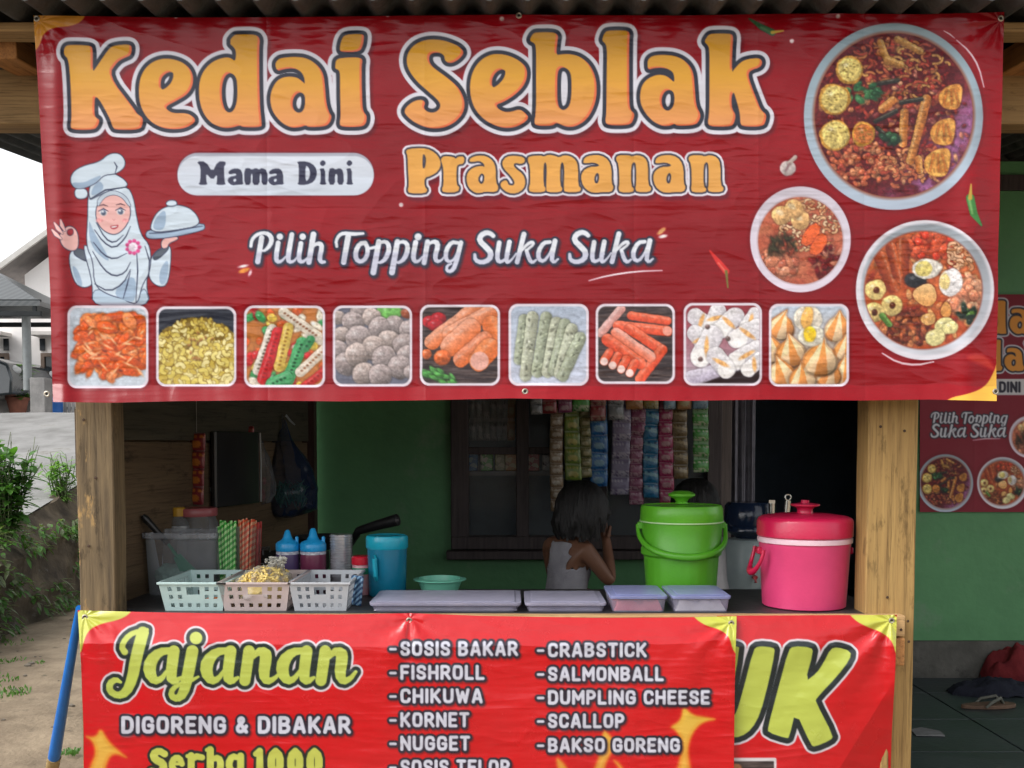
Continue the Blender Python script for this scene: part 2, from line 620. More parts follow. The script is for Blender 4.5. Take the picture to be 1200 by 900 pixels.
PRAS = [
    [(ZP, [(62,75),(80,56),(180,50),(240,63),(292,105),(313,160),(292,215),(240,247),(195,260),(195,320),(218,345),(200,370),(90,370),(75,350),(85,310),(78,200),(76,105)]),
     (ZP, [(182,96),(180,192),(198,194),(207,130),(195,95)])],
    [(ZP, [(315,150),(308,130),(330,106),(400,113),(415,128),(430,110),(477,110),(472,162),(430,167),(420,190),(420,310),(442,325),(430,362),(330,364),(315,345),(328,310),(328,200)])],
    [(ZP, [(507,145),(520,118),(570,102),(630,106),(677,140),(697,190),(697,290),(717,330),(700,362),(620,357),(590,367),(550,367),(503,330),(488,270),(498,220),(540,185),(600,175),(617,185),(612,160),(580,140),(530,150)]),
     (ZP, [(592,226),(568,270),(590,308),(612,292),(617,240)])],
    [(ZP, [(897,115),(902,150),(870,165),(840,155),(820,165),(830,190),(890,235),(907,290),(892,340),(840,372),(780,367),(733,330),(728,295),(765,273),(780,290),(785,310),(820,315),(830,290),(800,245),(750,195),(738,150),(770,110),(830,103)])],
    [((0,0,1), [(618,187),(620,183),(634,182),(637,183.6),(643,181),(651,182.6),(655,184.5),(661,181.6),(669,183),(675,187.5),(677.5,195),(677.5,217),(681.5,221),(679,225.3),(662,225.3),(660.5,221),(661.5,196),(659,189),(656.5,194),(656.5,217),(659.5,221),(657,225.3),(641,225.3),(639.8,221),(641,196),(639,189),(637,194),(637,217),(639.8,221),(638,225.3),(621,225.3),(619.5,221),(621.5,214),(621,195)])],
    [(ZQ, PA), (ZQ, PAh)], [(ZQ, PN)],
    [(ZQ, sh(PA, 494)), (ZQ, sh(PAh, 494))], [(ZQ, sh(PN, 497))],
]
ZM = (200, 170, 4.8)
MAa = [(325,150),(350,133),(388,133),(404,160),(404,205),(408,221),(375,222),(345,227),(320,205),(328,180),(372,172),(366,157),(330,165)]
MAh = [(350,193),(368,186),(370,203),(355,210)]
MI = [(838,133),(868,131),(868,205),(877,222),(838,222),(845,204),(845,148)]
MD = [(855,82),(875,101),(855,121),(837,103)]
MAMA = [
    [(ZM, [(146,93),(197,93),(235,155),(265,93),(308,93),(308,110),(298,120),(302,207),(310,223),(256,223),(262,207),(262,160),(235,197),(198,155),(200,207),(207,223),(156,223),(168,205),(170,118)])],
    [(ZM, MAa), (ZM, MAh)],
    [(ZM, [(415,134),(440,129),(455,140),(480,129),(497,140),(512,129),(542,143),(547,222),(512,223),(512,160),(500,160),(500,223),(460,223),(462,160),(450,163),(450,223),(415,223)])],
    [(ZM, sh(MAa, 228)), (ZM, sh(MAh, 228))],
    [(ZM, [(710,93),(770,93),(812,118),(824,160),(807,205),(765,223),(713,223),(722,205),(722,110)]),
     (ZM, [(757,113),(757,207),(777,195),(787,160),(777,123)])],
    [(ZM, MI), (ZM, MD)],
    [(ZM, [(890,134),(915,129),(925,140),(950,129),(970,145),(974,222),(938,222),(940,160),(922,165),(924,222),(888,222)])],
    [(ZM, sh(MI, 150)), (ZM, sh(MD, 150))],
]


def glyphs(defs, smooth=2):
    return union([poly_f([zoomed(pts, *z) for z, pts in g], smooth) for g in defs])


# ---- script lettering (strokes) ------------------------------------------------------
def zs(strokes, ox, oy, s, dx=0, dy=0):
    return [[(ox + (x + dx) / s, oy + (y + dy) / s, r / s) for x, y, r in st] for st in strokes]


WB, WC, WD = (280, 260, 7.5), (420, 260, 8.571), (540, 260, 5.0)
SUKA = [
    [(190,82,12),(175,68,13),(150,62,14),(118,78,15),(108,110,15),(150,150,16),(178,182,16),(168,222,14),(122,240,12),(85,225,11),(82,192,8)],
    [(225,122,13),(212,205,13),(222,236,11),(252,228,7),(282,190,5)], [(285,118,13),(265,222,13),(275,240,9),(300,220,5),(325,185,4)],
    [(370,72,14),(330,236,13)], [(345,182,5),(390,130,9),(420,116,9),(428,132,7),(385,166,7)], [(385,168,10),(402,222,12),(420,240,9),(442,222,5)],
    [(522,118,10),(485,122,11),(455,170,13),(455,218,12),(485,234,9),(520,190,6),(535,150,6)], [(552,112,14),(530,215,13),(545,240,8),(570,218,5)],
]
PILIH = (zs([
    [(200,140,22),(165,350,22)],
    [(105,215,12),(112,160,14),(150,115,14),(210,95,14),(265,108,18),(290,150,20),(275,205,18),(232,250,12),(205,255,8)],
    [(345,185,20),(325,310,20),(335,350,18),(370,350,12),(412,305,6)], [(360,130,27)],
    [(465,112,20),(430,310,22),(440,352,18),(480,350,10),(520,300,6)],
    [(545,190,20),(525,310,20),(535,350,18),(570,350,12),(612,305,6)], [(560,130,27)],
    [(655,110,24),(615,355,22)], [(630,250,8),(670,195,12),(715,190,20),(730,220,20),(708,320,20),(722,355,16),(752,352,12)],
    [(860,215,12),(852,168,12),(880,118,14),(920,98,14),(1000,108,16),(1092,102,10)], [(960,130,24),(920,355,22)],
    [(1110,185,18),(1062,190,18),(1025,258,20),(1028,328,20),(1070,355,16),(1120,318,18),(1136,240,18),(1112,187,18)],
], *WB) + zs([
    [(110,268,12),(165,255,14)],
    [(205,200,26),(150,508,28)], [(200,225,10),(250,195,16),(298,212,20),(310,280,24),(275,370,22),(225,410,14),(190,405,10)],
    [(392,200,26),(337,508,28)], [(388,225,10),(438,195,16),(486,212,20),(498,280,24),(463,370,22),(413,410,14),(378,405,10)],
    [(575,205,24),(550,340,24),(560,395,20),(600,400,14),(645,350,8)], [(600,150,34)],
    [(695,200,24),(660,410,24)], [(680,262,8),(730,202,14),(782,200,24),(800,240,24),(768,350,22),(785,400,18),(832,390,10),(870,340,6)],
    [(1005,212,16),(935,202,18),(882,280,22),(876,370,20),(912,405,14),(962,378,10),(995,300,8)],
    [(1030,208,22),(972,448,22),(930,500,18),(885,490,14),(890,440,12),(935,420,8)],
], *WC) + zs(SUKA, *WD) + zs(SUKA, *WD, dx=556, dy=-2))

ZJ, ZK = (110, 725, 7.06), (260, 725, 7.06)
JA = [[(640,262,26),(540,275,36),(470,350,52),(458,440,52),(500,517,34),(560,500,24),(605,430,14)],
      [(662,268,48),(635,480,46),(665,522,30),(722,488,14)]]
JN = [[(225,268,48),(190,512,46)], [(250,330,14),(300,270,32),(360,282,48),(365,330,50),(345,460,46),(370,522,30),(432,500,20),(482,445,10)]]
JAJANAN = (zs([
    [(255,275,28),(228,235,24),(262,165,24),(330,112,22),(440,92,16)],
    [(405,115,50),(350,320,50),(318,500,46),(268,610,38),(198,640,28),(130,600,28),(130,535,28),(180,502,24),(222,525,12)],
    [(845,160,52)],
    [(815,268,50),(775,480,50),(740,620,42),(690,665,28),(638,640,26),(650,580,22),(720,535,16),(800,515,18),(865,480,10)],
], *ZJ) + zs(JA, *ZJ) + zs(JA, *ZJ, dx=470) + zs(JN, *ZK) + zs(JA, *ZK, dx=40)
    + zs([JN[0], [(250,330,14),(300,270,32),(360,282,48),(365,330,50),(345,460,46),(372,520,32),(430,500,22),(478,440,14)]], *ZK, dx=630))
SERBA = zs([
    [(165,118,20),(132,98,20),(98,118,23),(108,150,23),(155,172,23),(160,208,23),(125,228,20),(88,218,20)],
    [(208,178,9),(262,174,9)], [(266,176,17),(252,142,19),(222,142,19),(204,180,20),(220,218,19),(266,220,15)],
    [(320,128,21),(320,235,21)], [(325,152,14),(352,132,19),(384,138,18)], [(298,130,12),(320,128,14)],
    [(432,92,21),(432,228,21)], [(412,94,12),(432,92,14)], [(440,148,16),(482,138,19),(496,180,21),(480,222,19),(440,226,16)],
    [(602,142,16),(560,130,19),(538,175,21),(555,222,19),(602,216,16)], [(610,130,21),(610,235,21)],
    [(698,118,16),(722,100,19),(722,240,23)],
    [(815,100,19),(790,130,23),(790,205,23),(815,236,19),(840,205,23),(840,130,23),(815,100,19)],
    [(930,100,19),(905,130,23),(905,205,23),(930,236,19),(955,205,23),(955,130,23),(930,100,19)],
    [(1043,100,19),(1018,130,23),(1018,205,23),(1043,236,19),(1068,205,23),(1068,130,23),(1043,100,19)],
], 160, 860, 5.0)

# ---- bold capitals (strokes in a unit cell; y runs down from the cap line) --------------
CAPS = {
    'A': (.66, [[(.02,1),(.27,.0),(.39,.0),(.64,1)], [(.14,.72),(.52,.72)]]),
    'B': (.58, [[(0,0),(0,1)], [(0,0),(.42,0),(.56,.2),(.42,.48),(0,.48)], [(.3,.48),(.46,.5),(.6,.74),(.44,1),(0,1)]]),
    'C': (.58, [[(.58,.24),(.5,.02),(.1,.02),(0,.25),(0,.75),(.1,.98),(.5,.98),(.58,.76)]]),
    'D': (.60, [[(0,0),(0,1)], [(0,0),(.42,0),(.6,.22),(.6,.78),(.42,1),(0,1)]]),
    'E': (.50, [[(0,0),(0,1)], [(0,0),(.5,0)], [(0,.5),(.42,.5)], [(0,1),(.5,1)]]),
    'F': (.50, [[(0,0),(0,1)], [(0,0),(.5,0)], [(0,.5),(.42,.5)]]),
    'G': (.60, [[(.58,.24),(.5,.02),(.1,.02),(0,.25),(0,.75),(.1,.98),(.5,.98),(.6,.8),(.6,.54)], [(.6,.54),(.36,.54)]]),
    'H': (.60, [[(0,0),(0,1)], [(.6,0),(.6,1)], [(0,.5),(.6,.5)]]),
    'I': (.0, [[(0,0),(0,1)]]),
    'K': (.60, [[(0,0),(0,1)], [(.56,0),(.06,.58)], [(.2,.45),(.6,1)]]),
    'L': (.48, [[(0,0),(0,1)], [(0,1),(.48,1)]]),
    'M': (.78, [[(0,1),(0,0)], [(0,0),(.39,.66)], [(.39,.66),(.78,0)], [(.78,0),(.78,1)]]),
    'N': (.62, [[(0,1),(0,0)], [(0,0),(.62,1)], [(.62,1),(.62,0)]]),
    'O': (.60, [[(.1,.02),(0,.25),(0,.75),(.1,.98),(.5,.98),(.6,.75),(.6,.25),(.5,.02),(.1,.02),(.03,.15)]]),
    'P': (.56, [[(0,0),(0,1)], [(0,0),(.42,0),(.58,.28),(.42,.56),(0,.56)]]),
    'R': (.58, [[(0,0),(0,1)], [(0,0),(.42,0),(.58,.27),(.42,.54),(0,.54)], [(.28,.54),(.6,1)]]),
    'S': (.56, [[(.55,.22),(.48,.02),(.1,.02),(0,.24),(.1,.46),(.46,.54),(.56,.76),(.46,.98),(.08,.98),(0,.78)]]),
    'T': (.58, [[(0,0),(.58,0)], [(.29,0),(.29,1)]]),
    'U': (.60, [[(0,0),(0,.75),(.1,.98),(.5,.98),(.6,.75),(.6,0)]]),
    'W': (.86, [[(0,0),(.2,1)], [(.2,1),(.43,.2)], [(.43,.2),(.66,1)], [(.66,1),(.86,0)]]),
    '&': (.62, [[(.6,1),(.12,.3),(.12,.1),(.25,0),(.4,.08),(.38,.28),(.02,.62),(.02,.9),(.2,1),(.42,.9),(.6,.6)]]),
    '-': (.34, [[(0,.55),(.34,.55)]]),
    ' ': (.10, []),
}


def caps(text, x0, x1, y0, y1, r):
    gap = .40
    w = sum(CAPS[c][0] + gap for c in text) - gap
    h = y1 - y0 - 2 * r
    sx = (x1 - x0 - 2 * r) / w
    out, x = [], x0 + r
    for c in text:
        cw, st = CAPS[c]
        for s_ in st:
            out.append([(x + px * sx, y0 + r + py * h, r) for px, py in s_])
        x += (cw + gap) * sx
    return out


def print_text(A, shape, layers, m=14, shadow=None):
    bb, f = shape
    w = A.win(*grow(bb, m))
    sl, X, Y = w
    d = f(X, Y)
    if shadow:
        dx, dy, off, c, al = shadow
        ds = f(X - dx, Y - dy)
        A.put(sl, np.clip(.5 - (ds - off) / 4.0, 0, 1) * al, c)
    for off, c in layers:
        mm = np.clip(.5 - (d - off) / .8, 0, 1)
        A.put(sl, mm, c(X, Y, d) if callable(c) else c)


def grad(y0, y1, c0, c1):
    def g(X, Y, d):
        t = np.clip((Y - y0) / (y1 - y0), 0, 1)[..., None]
        return c0 * (1 - t) + c1 * t
    return g


# ---- little food pictures ------------------------------------------------------------
def lump(A, cx, cy, rx, ry, rot, c, dark=.55, hi=1.18, seed=1, ns=.35, edge=True):
    """a rounded piece of food in a printed photograph"""
    bb, f0 = ell_f(cx, cy, rx, ry, rot)
    R_ = min(rx, ry)
    if R_ > 2.2:
        wob = .17 * R_

        def f(X, Y):
            k = 1.15 / max(R_, 3)
            return f0(X, Y) + wob * (fbm(X * k + seed * 3.1, Y * k, seed + 5) - .5) * 1.5
    else:
        f = f0

    def shade(X, Y, d):
        t = np.clip(((X - cx) * -.35 + (Y - cy) * -.75) / max(rx, ry) * .5 + .5, 0, 1)
        k = dark + (hi - dark) * np.clip(t * 1.25, 0, 1)
        k = k * (1 - .24 * (fbm(X * ns, Y * ns, seed) - .5) * 2)
        o = np.clip(c * k[..., None], 0, 1)
        if R_ > 2.6:                                   # a wet highlight
            g = np.exp(-(((X - cx + .3 * rx) / (.30 * R_)) ** 2 + ((Y - cy + .4 * ry) / (.20 * R_)) ** 2)) * .38
            g = g * (.4 + vnoise(X * .7, Y * .7, seed))
            o = o * (1 - g[..., None]) + g[..., None]
        return o
    if edge:
        A.fill(grow(bb, 4 + .3 * R_), f, c * .30, off=.6, alpha=.42, soft=3.2)
    A.fill(grow(bb, 3 + .3 * R_), f, shade, soft=1.6)


def bar(A, x0, y0, x1, y1, r, c, side, dark=.6, seed=3, end=None):
    bb, f0 = stroke_f([[(x0, y0, r), (x1, y1, r)]])
    f = (lambda X, Y: f0(X, Y) + .24 * r * (fbm(X * .9 / r + seed, Y * .9 / r, seed + 9) - .5)) if r > 2.2 else f0
    L = math.hypot(x1 - x0, y1 - y0) + 1e-6
    nx, ny = -(y1 - y0) / L, (x1 - x0) / L
    if ny > 0:
        nx, ny = -nx, -ny

    def shade(X, Y, d):
        t = ((X - x0) * nx + (Y - y0) * ny) / r
        k = (.5 + .5 * np.clip(t, -1, 1))
        cc = side * (1 - k[..., None]) + c * k[..., None]
        cc = cc * (1 - .28 * (fbm(X * .4, Y * .4, seed) - .5))[..., None]
        g = np.exp(-((t - .45) / .22) ** 2) * .30 * vnoise(X * .35, Y * .35, seed + 3)
        return np.clip(cc * (1 - g[..., None]) + g[..., None], 0, 1)
    A.fill(grow(bb, 4), f, c * .3, off=.6, alpha=.42, soft=3.2)
    A.fill(grow(bb, 3), f, shade, soft=1.0)
    if end is not None:
        b2, f2 = ell_f(x1, y1, r * .9, r * .9)
        A.fill(grow(b2, 2), f2, end, soft=1.0)


def set_clip(A, shape):
    bb, f = shape
    A.clip = np.zeros((A.H, A.W), np.float32)
    sl, X, Y = A.win(*grow(bb, 2))
    A.clip[sl] = np.clip(.5 - f(X, Y) / .8, 0, 1)


def wash(A, bb, fn):
    sl, X, Y = A.win(*bb)
    A.put(sl, np.ones(X.shape, np.float32), fn(X, Y))


def grain(A, bb, amp, sc, seed, soft=.0):
    """the busy texture of a photographed dish: light and dark flecks over everything inside the clip"""
    sl, X, Y = A.win(*bb)
    n = (fbm(X / sc, Y / sc, seed, 3) - .5) * 2
    r = ridge(X / (sc * 1.7) + n, Y / (sc * 1.7), seed + 4)
    k = 1 + amp * n - amp * .9 * np.clip(r - .80, 0, 1) * 5 + amp * .5 * np.clip(vnoise(X / sc * 1.4, Y / sc * 1.4, seed + 8) - .72, 0, 1) * 5
    m = A.clip[sl][..., None] if A.clip is not None else 1
    A.a[sl] = np.clip(A.a[sl] * (1 - m) + A.a[sl] * k[..., None] * m, 0, 1)


def mixn(c0, c1, k):
    return c0 * (1 - k[..., None]) + c1 * k[..., None]


def tile(A, x0, y0, x1, y1, bg, draw):
    fr = rrect_f(x0, y0, x1, y1, 11)
    A.fill(grow(fr[0], 5), fr[1], col(70, 8, 18), off=2.0, alpha=.4, soft=5)
    A.fill(grow(fr[0], 2), fr[1], col(232, 222, 232))
    inner = rrect_f(x0 + 3, y0 + 3, x1 - 3, y1 - 3, 9)
    set_clip(A, inner)
    if callable(bg):
        wash(A, (x0, y0, x1, y1), bg)
    else:
        A.fill(inner[0], inner[1], bg)
    draw(A, x0, y0)
    grain(A, (x0, y0, x1, y1), .085, 3.0, int(x0))
    A.clip = None


R = random.Random(5)


def dark_boards(X, Y):
    n = fbm(X * .06 + 4, Y * .5, 91)
    return mixn(col(52, 42, 44), col(112, 96, 92), np.clip(n * 1.6 - .5, 0, 1))


def t_crackers(A, x, y):
    bb, f0 = ell_f(x + 62, y + 44, 46, 34)
    f = lambda X, Y: f0(X, Y) + 16 * (fbm(X * .12, Y * .12, 6) - .5)
    A.fill(grow(bb, 8), f, lambda X, Y, d: mixn(col(206, 84, 34), col(236, 118, 56), fbm(X * .25, Y * .25, 9)), soft=2)
    for k in range(130):
        u, v = R.random(), R.random()
        cx, cy = x + 14 + 82 * u, y + 12 + 78 * v
        if (cx - x - 56) ** 2 / 46 ** 2 + (cy - y - 46) ** 2 / 38 ** 2 > 1.0 + .15 * R.random():
            continue
        c = [col(240, 112, 42), col(235, 95, 35), col(247, 140, 78), col(225, 88, 30)][k % 4]
        lump(A, cx, cy, R.uniform(6, 13), R.uniform(3.5, 7), R.uniform(-1.2, 1.2), c, .8, 1.1, k)
    for cx, cy in ((43, 53), (75, 54), (36, 70), (62, 76)):
        lump(A, x + cx, y + cy, 3, 1.6, .3, col(150, 60, 30), edge=False)
    for k in range(26):
        lump(A, x + R.uniform(20, 90), y + R.uniform(20, 80), R.uniform(3, 8), 1.2, R.uniform(-1, 1), col(250, 180, 130), 1, 1, k, edge=False)


def t_macaroni(A, x, y):
    bb, f0 = ell_f(x + 47, y + 66, 58, 52)
    A.fill(grow(bb, 8), lambda X, Y: f0(X, Y) + 10 * (fbm(X * .15, Y * .15, 8) - .5), lambda X, Y, d: mixn(col(110, 84, 30), col(176, 148, 62), fbm(X * .3, Y * .3, 9)), soft=2)
    for k in range(420):
        v = R.random() ** .8
        cy = y + 14 + 78 * v
        cx = x + 4 + 88 * R.random()
        if cy < y + 14 + 30 * abs((cx - x - 47) / 50) ** 2.2:
            continue
        c = [col(230, 208, 104), col(240, 222, 132), col(212, 184, 80), col(244, 230, 160)][k % 4]
        a = R.uniform(0, 6.3)
        rr = 2.5 + 2.5 * v
        A_ = [(cx + math.cos(a + t) * rr, cy + math.sin(a + t) * rr, 1.5 + v) for t in (0, .8, 1.6, 2.4)]
        bb, f = stroke_f([A_])
        A.fill(grow(bb, 3), f, col(120, 92, 30), off=.9, alpha=.5, soft=1.5)
        A.fill(grow(bb, 2), f, c, soft=1.2)
    for k in range(14):
        lump(A, x + R.uniform(35, 68), y + R.uniform(30, 66), 2.2, 1.4, R.uniform(0, 3), col(170, 120, 66), edge=False)


def t_colour(A, x, y):
    cc = [col(222, 96, 42), col(232, 196, 80), col(66, 160, 92), col(206, 44, 46), col(238, 226, 206)]
    for k in range(60):
        c = cc[k % 5]
        lump(A, x + R.uniform(0, 96), y + R.uniform(0, 96), R.uniform(4, 9), R.uniform(3, 5), R.uniform(0, 3), c, .8, 1.1, k)

    def ladder(x0, y0, x1, y1, r, c, d):
        bar(A, x + x0, y + y0, x + x1, y + y1, r, c, c * .85, seed=8)
        n = int(math.hypot(x1 - x0, y1 - y0) / 4.4)
        for i in range(n):
            t = (i + .5) / n
            lump(A, x + x0 + (x1 - x0) * t, y + y0 + (y1 - y0) * t, 1.5, 1.1, 0, d, 1, 1, i, edge=False)
    ladder(46, 8, 86, 36, 6, col(240, 226, 205), col(120, 66, 40))
    ladder(33, 28, 16, 76, 6, col(238, 228, 212), col(96, 78, 60))
    ladder(40, 32, 22, 86, 7, col(214, 34, 40), col(150, 16, 24))
    ladder(52, 26, 41, 72, 6, col(236, 200, 92), col(140, 96, 30))
    ladder(68, 44, 52, 86, 7, col(76, 176, 108), col(18, 66, 40))
    ladder(72, 50, 78, 40, 5, col(60, 150, 90), col(18, 66, 40))
    ladder(50, 84, 32, 92, 7, col(84, 180, 116), col(18, 66, 40))
    ladder(96, 50, 66, 78, 6, col(240, 225, 205), col(150, 96, 66))
    ladder(100, 72, 70, 96, 5, col(212, 48, 46), col(150, 20, 24))


def t_meatballs(A, x, y):
    lump(A, x + 66, y + 8, 16, 8, 0, col(120, 190, 96), .8, 1.1, 2)
    lump(A, x + 88, y + 9, 8, 6, 0, col(170, 92, 66))
    for i, (cx, cy, r) in enumerate([(6, 14, 9), (30, 7, 10), (24, 20, 13), (46, 14, 12), (72, 24, 13), (90, 30, 13), (10, 34, 10), (54, 26, 13), (30, 38, 15), (66, 42, 14), (84, 46, 14), (6, 52, 12), (48, 50, 15), (88, 60, 14), (16, 68, 14), (28, 58, 14), (60, 62, 15), (78, 72, 14), (36, 80, 14), (56, 82, 14), (92, 78, 9)]):
        c = col(172, 158, 156) if i % 3 else col(186, 170, 164)
        lump(A, x + cx, y + cy, r, r * .94, .3 * i, c, .5, 1.16, i, .5)


def t_sausage(A, x, y):
    for cx, cy in ((12, 20), (22, 16), (18, 24)):
        lump(A, x + cx, y + cy, 9, 7, 0, col(186, 36, 46))
    o, p = col(240, 170, 140), col(226, 110, 52)
    bar(A, x + 66, y + 4, x + 14, y + 44, 9, o, p)
    bar(A, x + 84, y + 8, x + 36, y + 34, 9, o, p)
    bar(A, x + 84, y + 24, x + 92, y + 40, 11, col(235, 140, 84), p)
    bar(A, x + 60, y + 28, x + 36, y + 48, 12, o, p)
    bar(A, x + 76, y + 40, x + 48, y + 64, 9, col(236, 150, 116), p)
    lump(A, x + 26, y + 62, 10, 9, 0, col(222, 110, 60))
    lump(A, x + 8, y + 58, 6, 6, 0, col(222, 110, 60))
    bar(A, x + 82, y + 52, x + 70, y + 66, 12, col(235, 140, 84), p, end=col(236, 176, 160))
    for k in range(30):
        t = R.random()
        lump(A, x + 2 + 38 * t, y + 76 + 18 * t * R.random() + 6 * R.random(), 5, 2.2, .6 + R.uniform(-.5, .5), col(92, 168, 84), .6, 1.2, k)


def t_rolls(A, x, y):
    for i, (x0, y0, x1, y1, r) in enumerate([(18, 18, 12, 66, 6), (28, 16, 20, 84, 7), (44, 16, 34, 80, 7), (56, 22, 46, 80, 7), (66, 24, 54, 78, 7), (74, 30, 60, 82, 7), (84, 40, 64, 84, 7)]):
        c = col(196, 200, 176) if i % 2 else col(178, 186, 160)
        bar(A, x + x0, y + y0, x + x1, y + y1, r, c * 1.06, c * .72, seed=i)
        for k in range(14):
            t = R.random()
            lump(A, x + x0 + (x1 - x0) * t + R.uniform(-4, 4), y + y0 + (y1 - y0) * t, 2.2, 1.2, R.uniform(0, 3), c * R.choice((.7, 1.1)), edge=False)


def t_crab(A, x, y):
    o, w = col(240, 118, 84), col(222, 74, 44)
    bar(A, x + 30, y + 6, x + 6, y + 34, 5, col(236, 190, 184), col(206, 140, 130))
    bar(A, x + 42, y + 14, x + 84, y + 20, 5, o, w)
    bar(A, x + 26, y + 26, x + 84, y + 32, 6, o, w, end=col(240, 160, 140))
    bar(A, x + 40, y + 30, x + 78, y + 54, 6, o, w)
    bar(A, x + 78, y + 54, x + 52, y + 88, 6, o, w)
    bar(A, x + 24, y + 34, x + 64, y + 62, 6, col(244, 176, 160), o)
    bar(A, x + 14, y + 42, x + 52, y + 70, 7, o, w)
    for q in (8, 18, 28, 38):
        bar(A, x + q + 8, y + 54 + q * .4, x + q + 2, y + 64 + q * .45, 5, o, w, end=col(246, 214, 206))


def t_scallop(A, x, y):
    bar(A, x + 2, y + 90, x + 92, y + 64, 8, col(214, 206, 220), col(180, 170, 190))
    bb = (x, y, x + 96, y + 98)
    A.fill(bb, lambda X, Y: (y + 100 - .36 * (X - x)) + 2 - Y, col(44, 30, 34), soft=2)
    for i, (x0, y0, x1, y1, r) in enumerate([(14, 16, 28, 26, 10), (40, 10, 34, 26, 10), (60, 16, 46, 30, 11), (84, 14, 74, 28, 9), (14, 36, 26, 50, 10), (86, 30, 64, 42, 12), (34, 38, 20, 64, 12), (86, 54, 62, 68, 11), (38, 62, 50, 78, 11), (90, 66, 76, 78, 9)]):
        bar(A, x + x0, y + y0, x + x1, y + y1, r, col(240, 236, 238), col(206, 200, 206), seed=i, end=col(246, 242, 240))
        lump(A, x + (x0 + x1) / 2, y + (y0 + y1) / 2, r * .9, 2.6, 1.9 + i, col(236, 176, 110), 1, 1.05, i, edge=False)
    for cx, cy in ((28, 28), (52, 42), (20, 66)):
        lump(A, x + cx, y + cy, 3, 3, 0, col(120, 96, 92), edge=False)


def t_dumpling(A, x, y):
    def d(cx, cy, r):
        px, py = x + cx, y + cy
        tilt = R.uniform(-.5, .5)
        tx, ty = px + tilt * r, py - r * 1.25
        body = [(px - r, py + r * .1), (px - r * .75, py - r * .5), (px - r * .25, py - r * .85), (tx - 1, ty), (tx + 1, ty), (px + r * .35, py - r * .8),
                (px + r * .8, py - r * .45), (px + r, py + r * .15), (px + r * .75, py + r * .75), (px, py + r * .95), (px - r * .75, py + r * .7)]
        bb, f = poly_f([body], 2)
        A.fill(grow(bb, 5), f, col(96, 60, 44), off=1, alpha=.55, soft=4)

        def shade(X, Y, dd):
            ang = np.arctan2(X - tx + .22 * (Y - ty), np.maximum(Y - ty, .5))
            st = np.clip(np.sin(ang * 9 + cx) * 2.2 + .5 + 1.2 * (fbm(X * .2, Y * .2, int(cx)) - .5), 0, 1)
            c = mixn(col(230, 150, 82), col(242, 206, 162), st)
            k = 1.06 - .42 * np.clip((Y - py + .6 * (X - px)) / r, -.2, 1) - .2 * np.clip(-dd / r < .12, 0, 1)
            return np.clip(c * k[..., None], 0, 1)
        A.fill(grow(bb, 2), f, shade, soft=1.6)
    for q in [(14, 28, 17), (82, 30, 18), (90, 54, 15), (4, 56, 16), (26, 58, 19), (90, 82, 18), (70, 84, 16), (14, 84, 19), (40, 88, 17), (60, 66, 22)]:
        d(*q)
    lump(A, x + 46, y + 18, 17, 15, 0, col(238, 226, 206), .8, 1.05)
    lump(A, x + 50, y + 38, 15, 12, 0, col(240, 232, 212), .8, 1.05)
    lump(A, x + 45, y + 16, 7, 13, .2, col(240, 180, 96), .9, 1.1)
    lump(A, x + 48, y + 36, 7, 9, 0, col(236, 196, 40), .9, 1.1)


def bits(A, n, inside, colors, r0, r1, seed, elong=1.8):
    Q = random.Random(seed)
    for k in range(n):
        px, py = inside(Q)
        lump(A, px, py, Q.uniform(r0, r1) * elong, Q.uniform(r0, r1), Q.uniform(0, 3.1), Q.choice(colors), .6, 1.2, k, .8)


def in_ell(cx, cy, rx, ry):
    def g(Q):
        a, t = Q.uniform(0, 6.283), math.sqrt(Q.random())
        return cx + rx * t * math.cos(a), cy + ry * t * math.sin(a)
    return g


def squiggles(A, n, inside, colors, seed, w=1.0, r0=3, r1=7):
    Q = random.Random(seed)
    for k in range(n):
        px, py = inside(Q)
        a, rr = Q.uniform(0, 6.3), Q.uniform(r0, r1)
        s_ = [(px + math.cos(a + t) * rr, py + math.sin(a + t) * rr * .7, w) for t in (0, .7, 1.4, 2.1)]
        bb, f = stroke_f([s_])
        A.fill(grow(bb, 2), f, Q.choice(colors) * .45, off=.8, alpha=.6, soft=1.4)
        A.fill(grow(bb, 2), f, Q.choice(colors), soft=1.0)


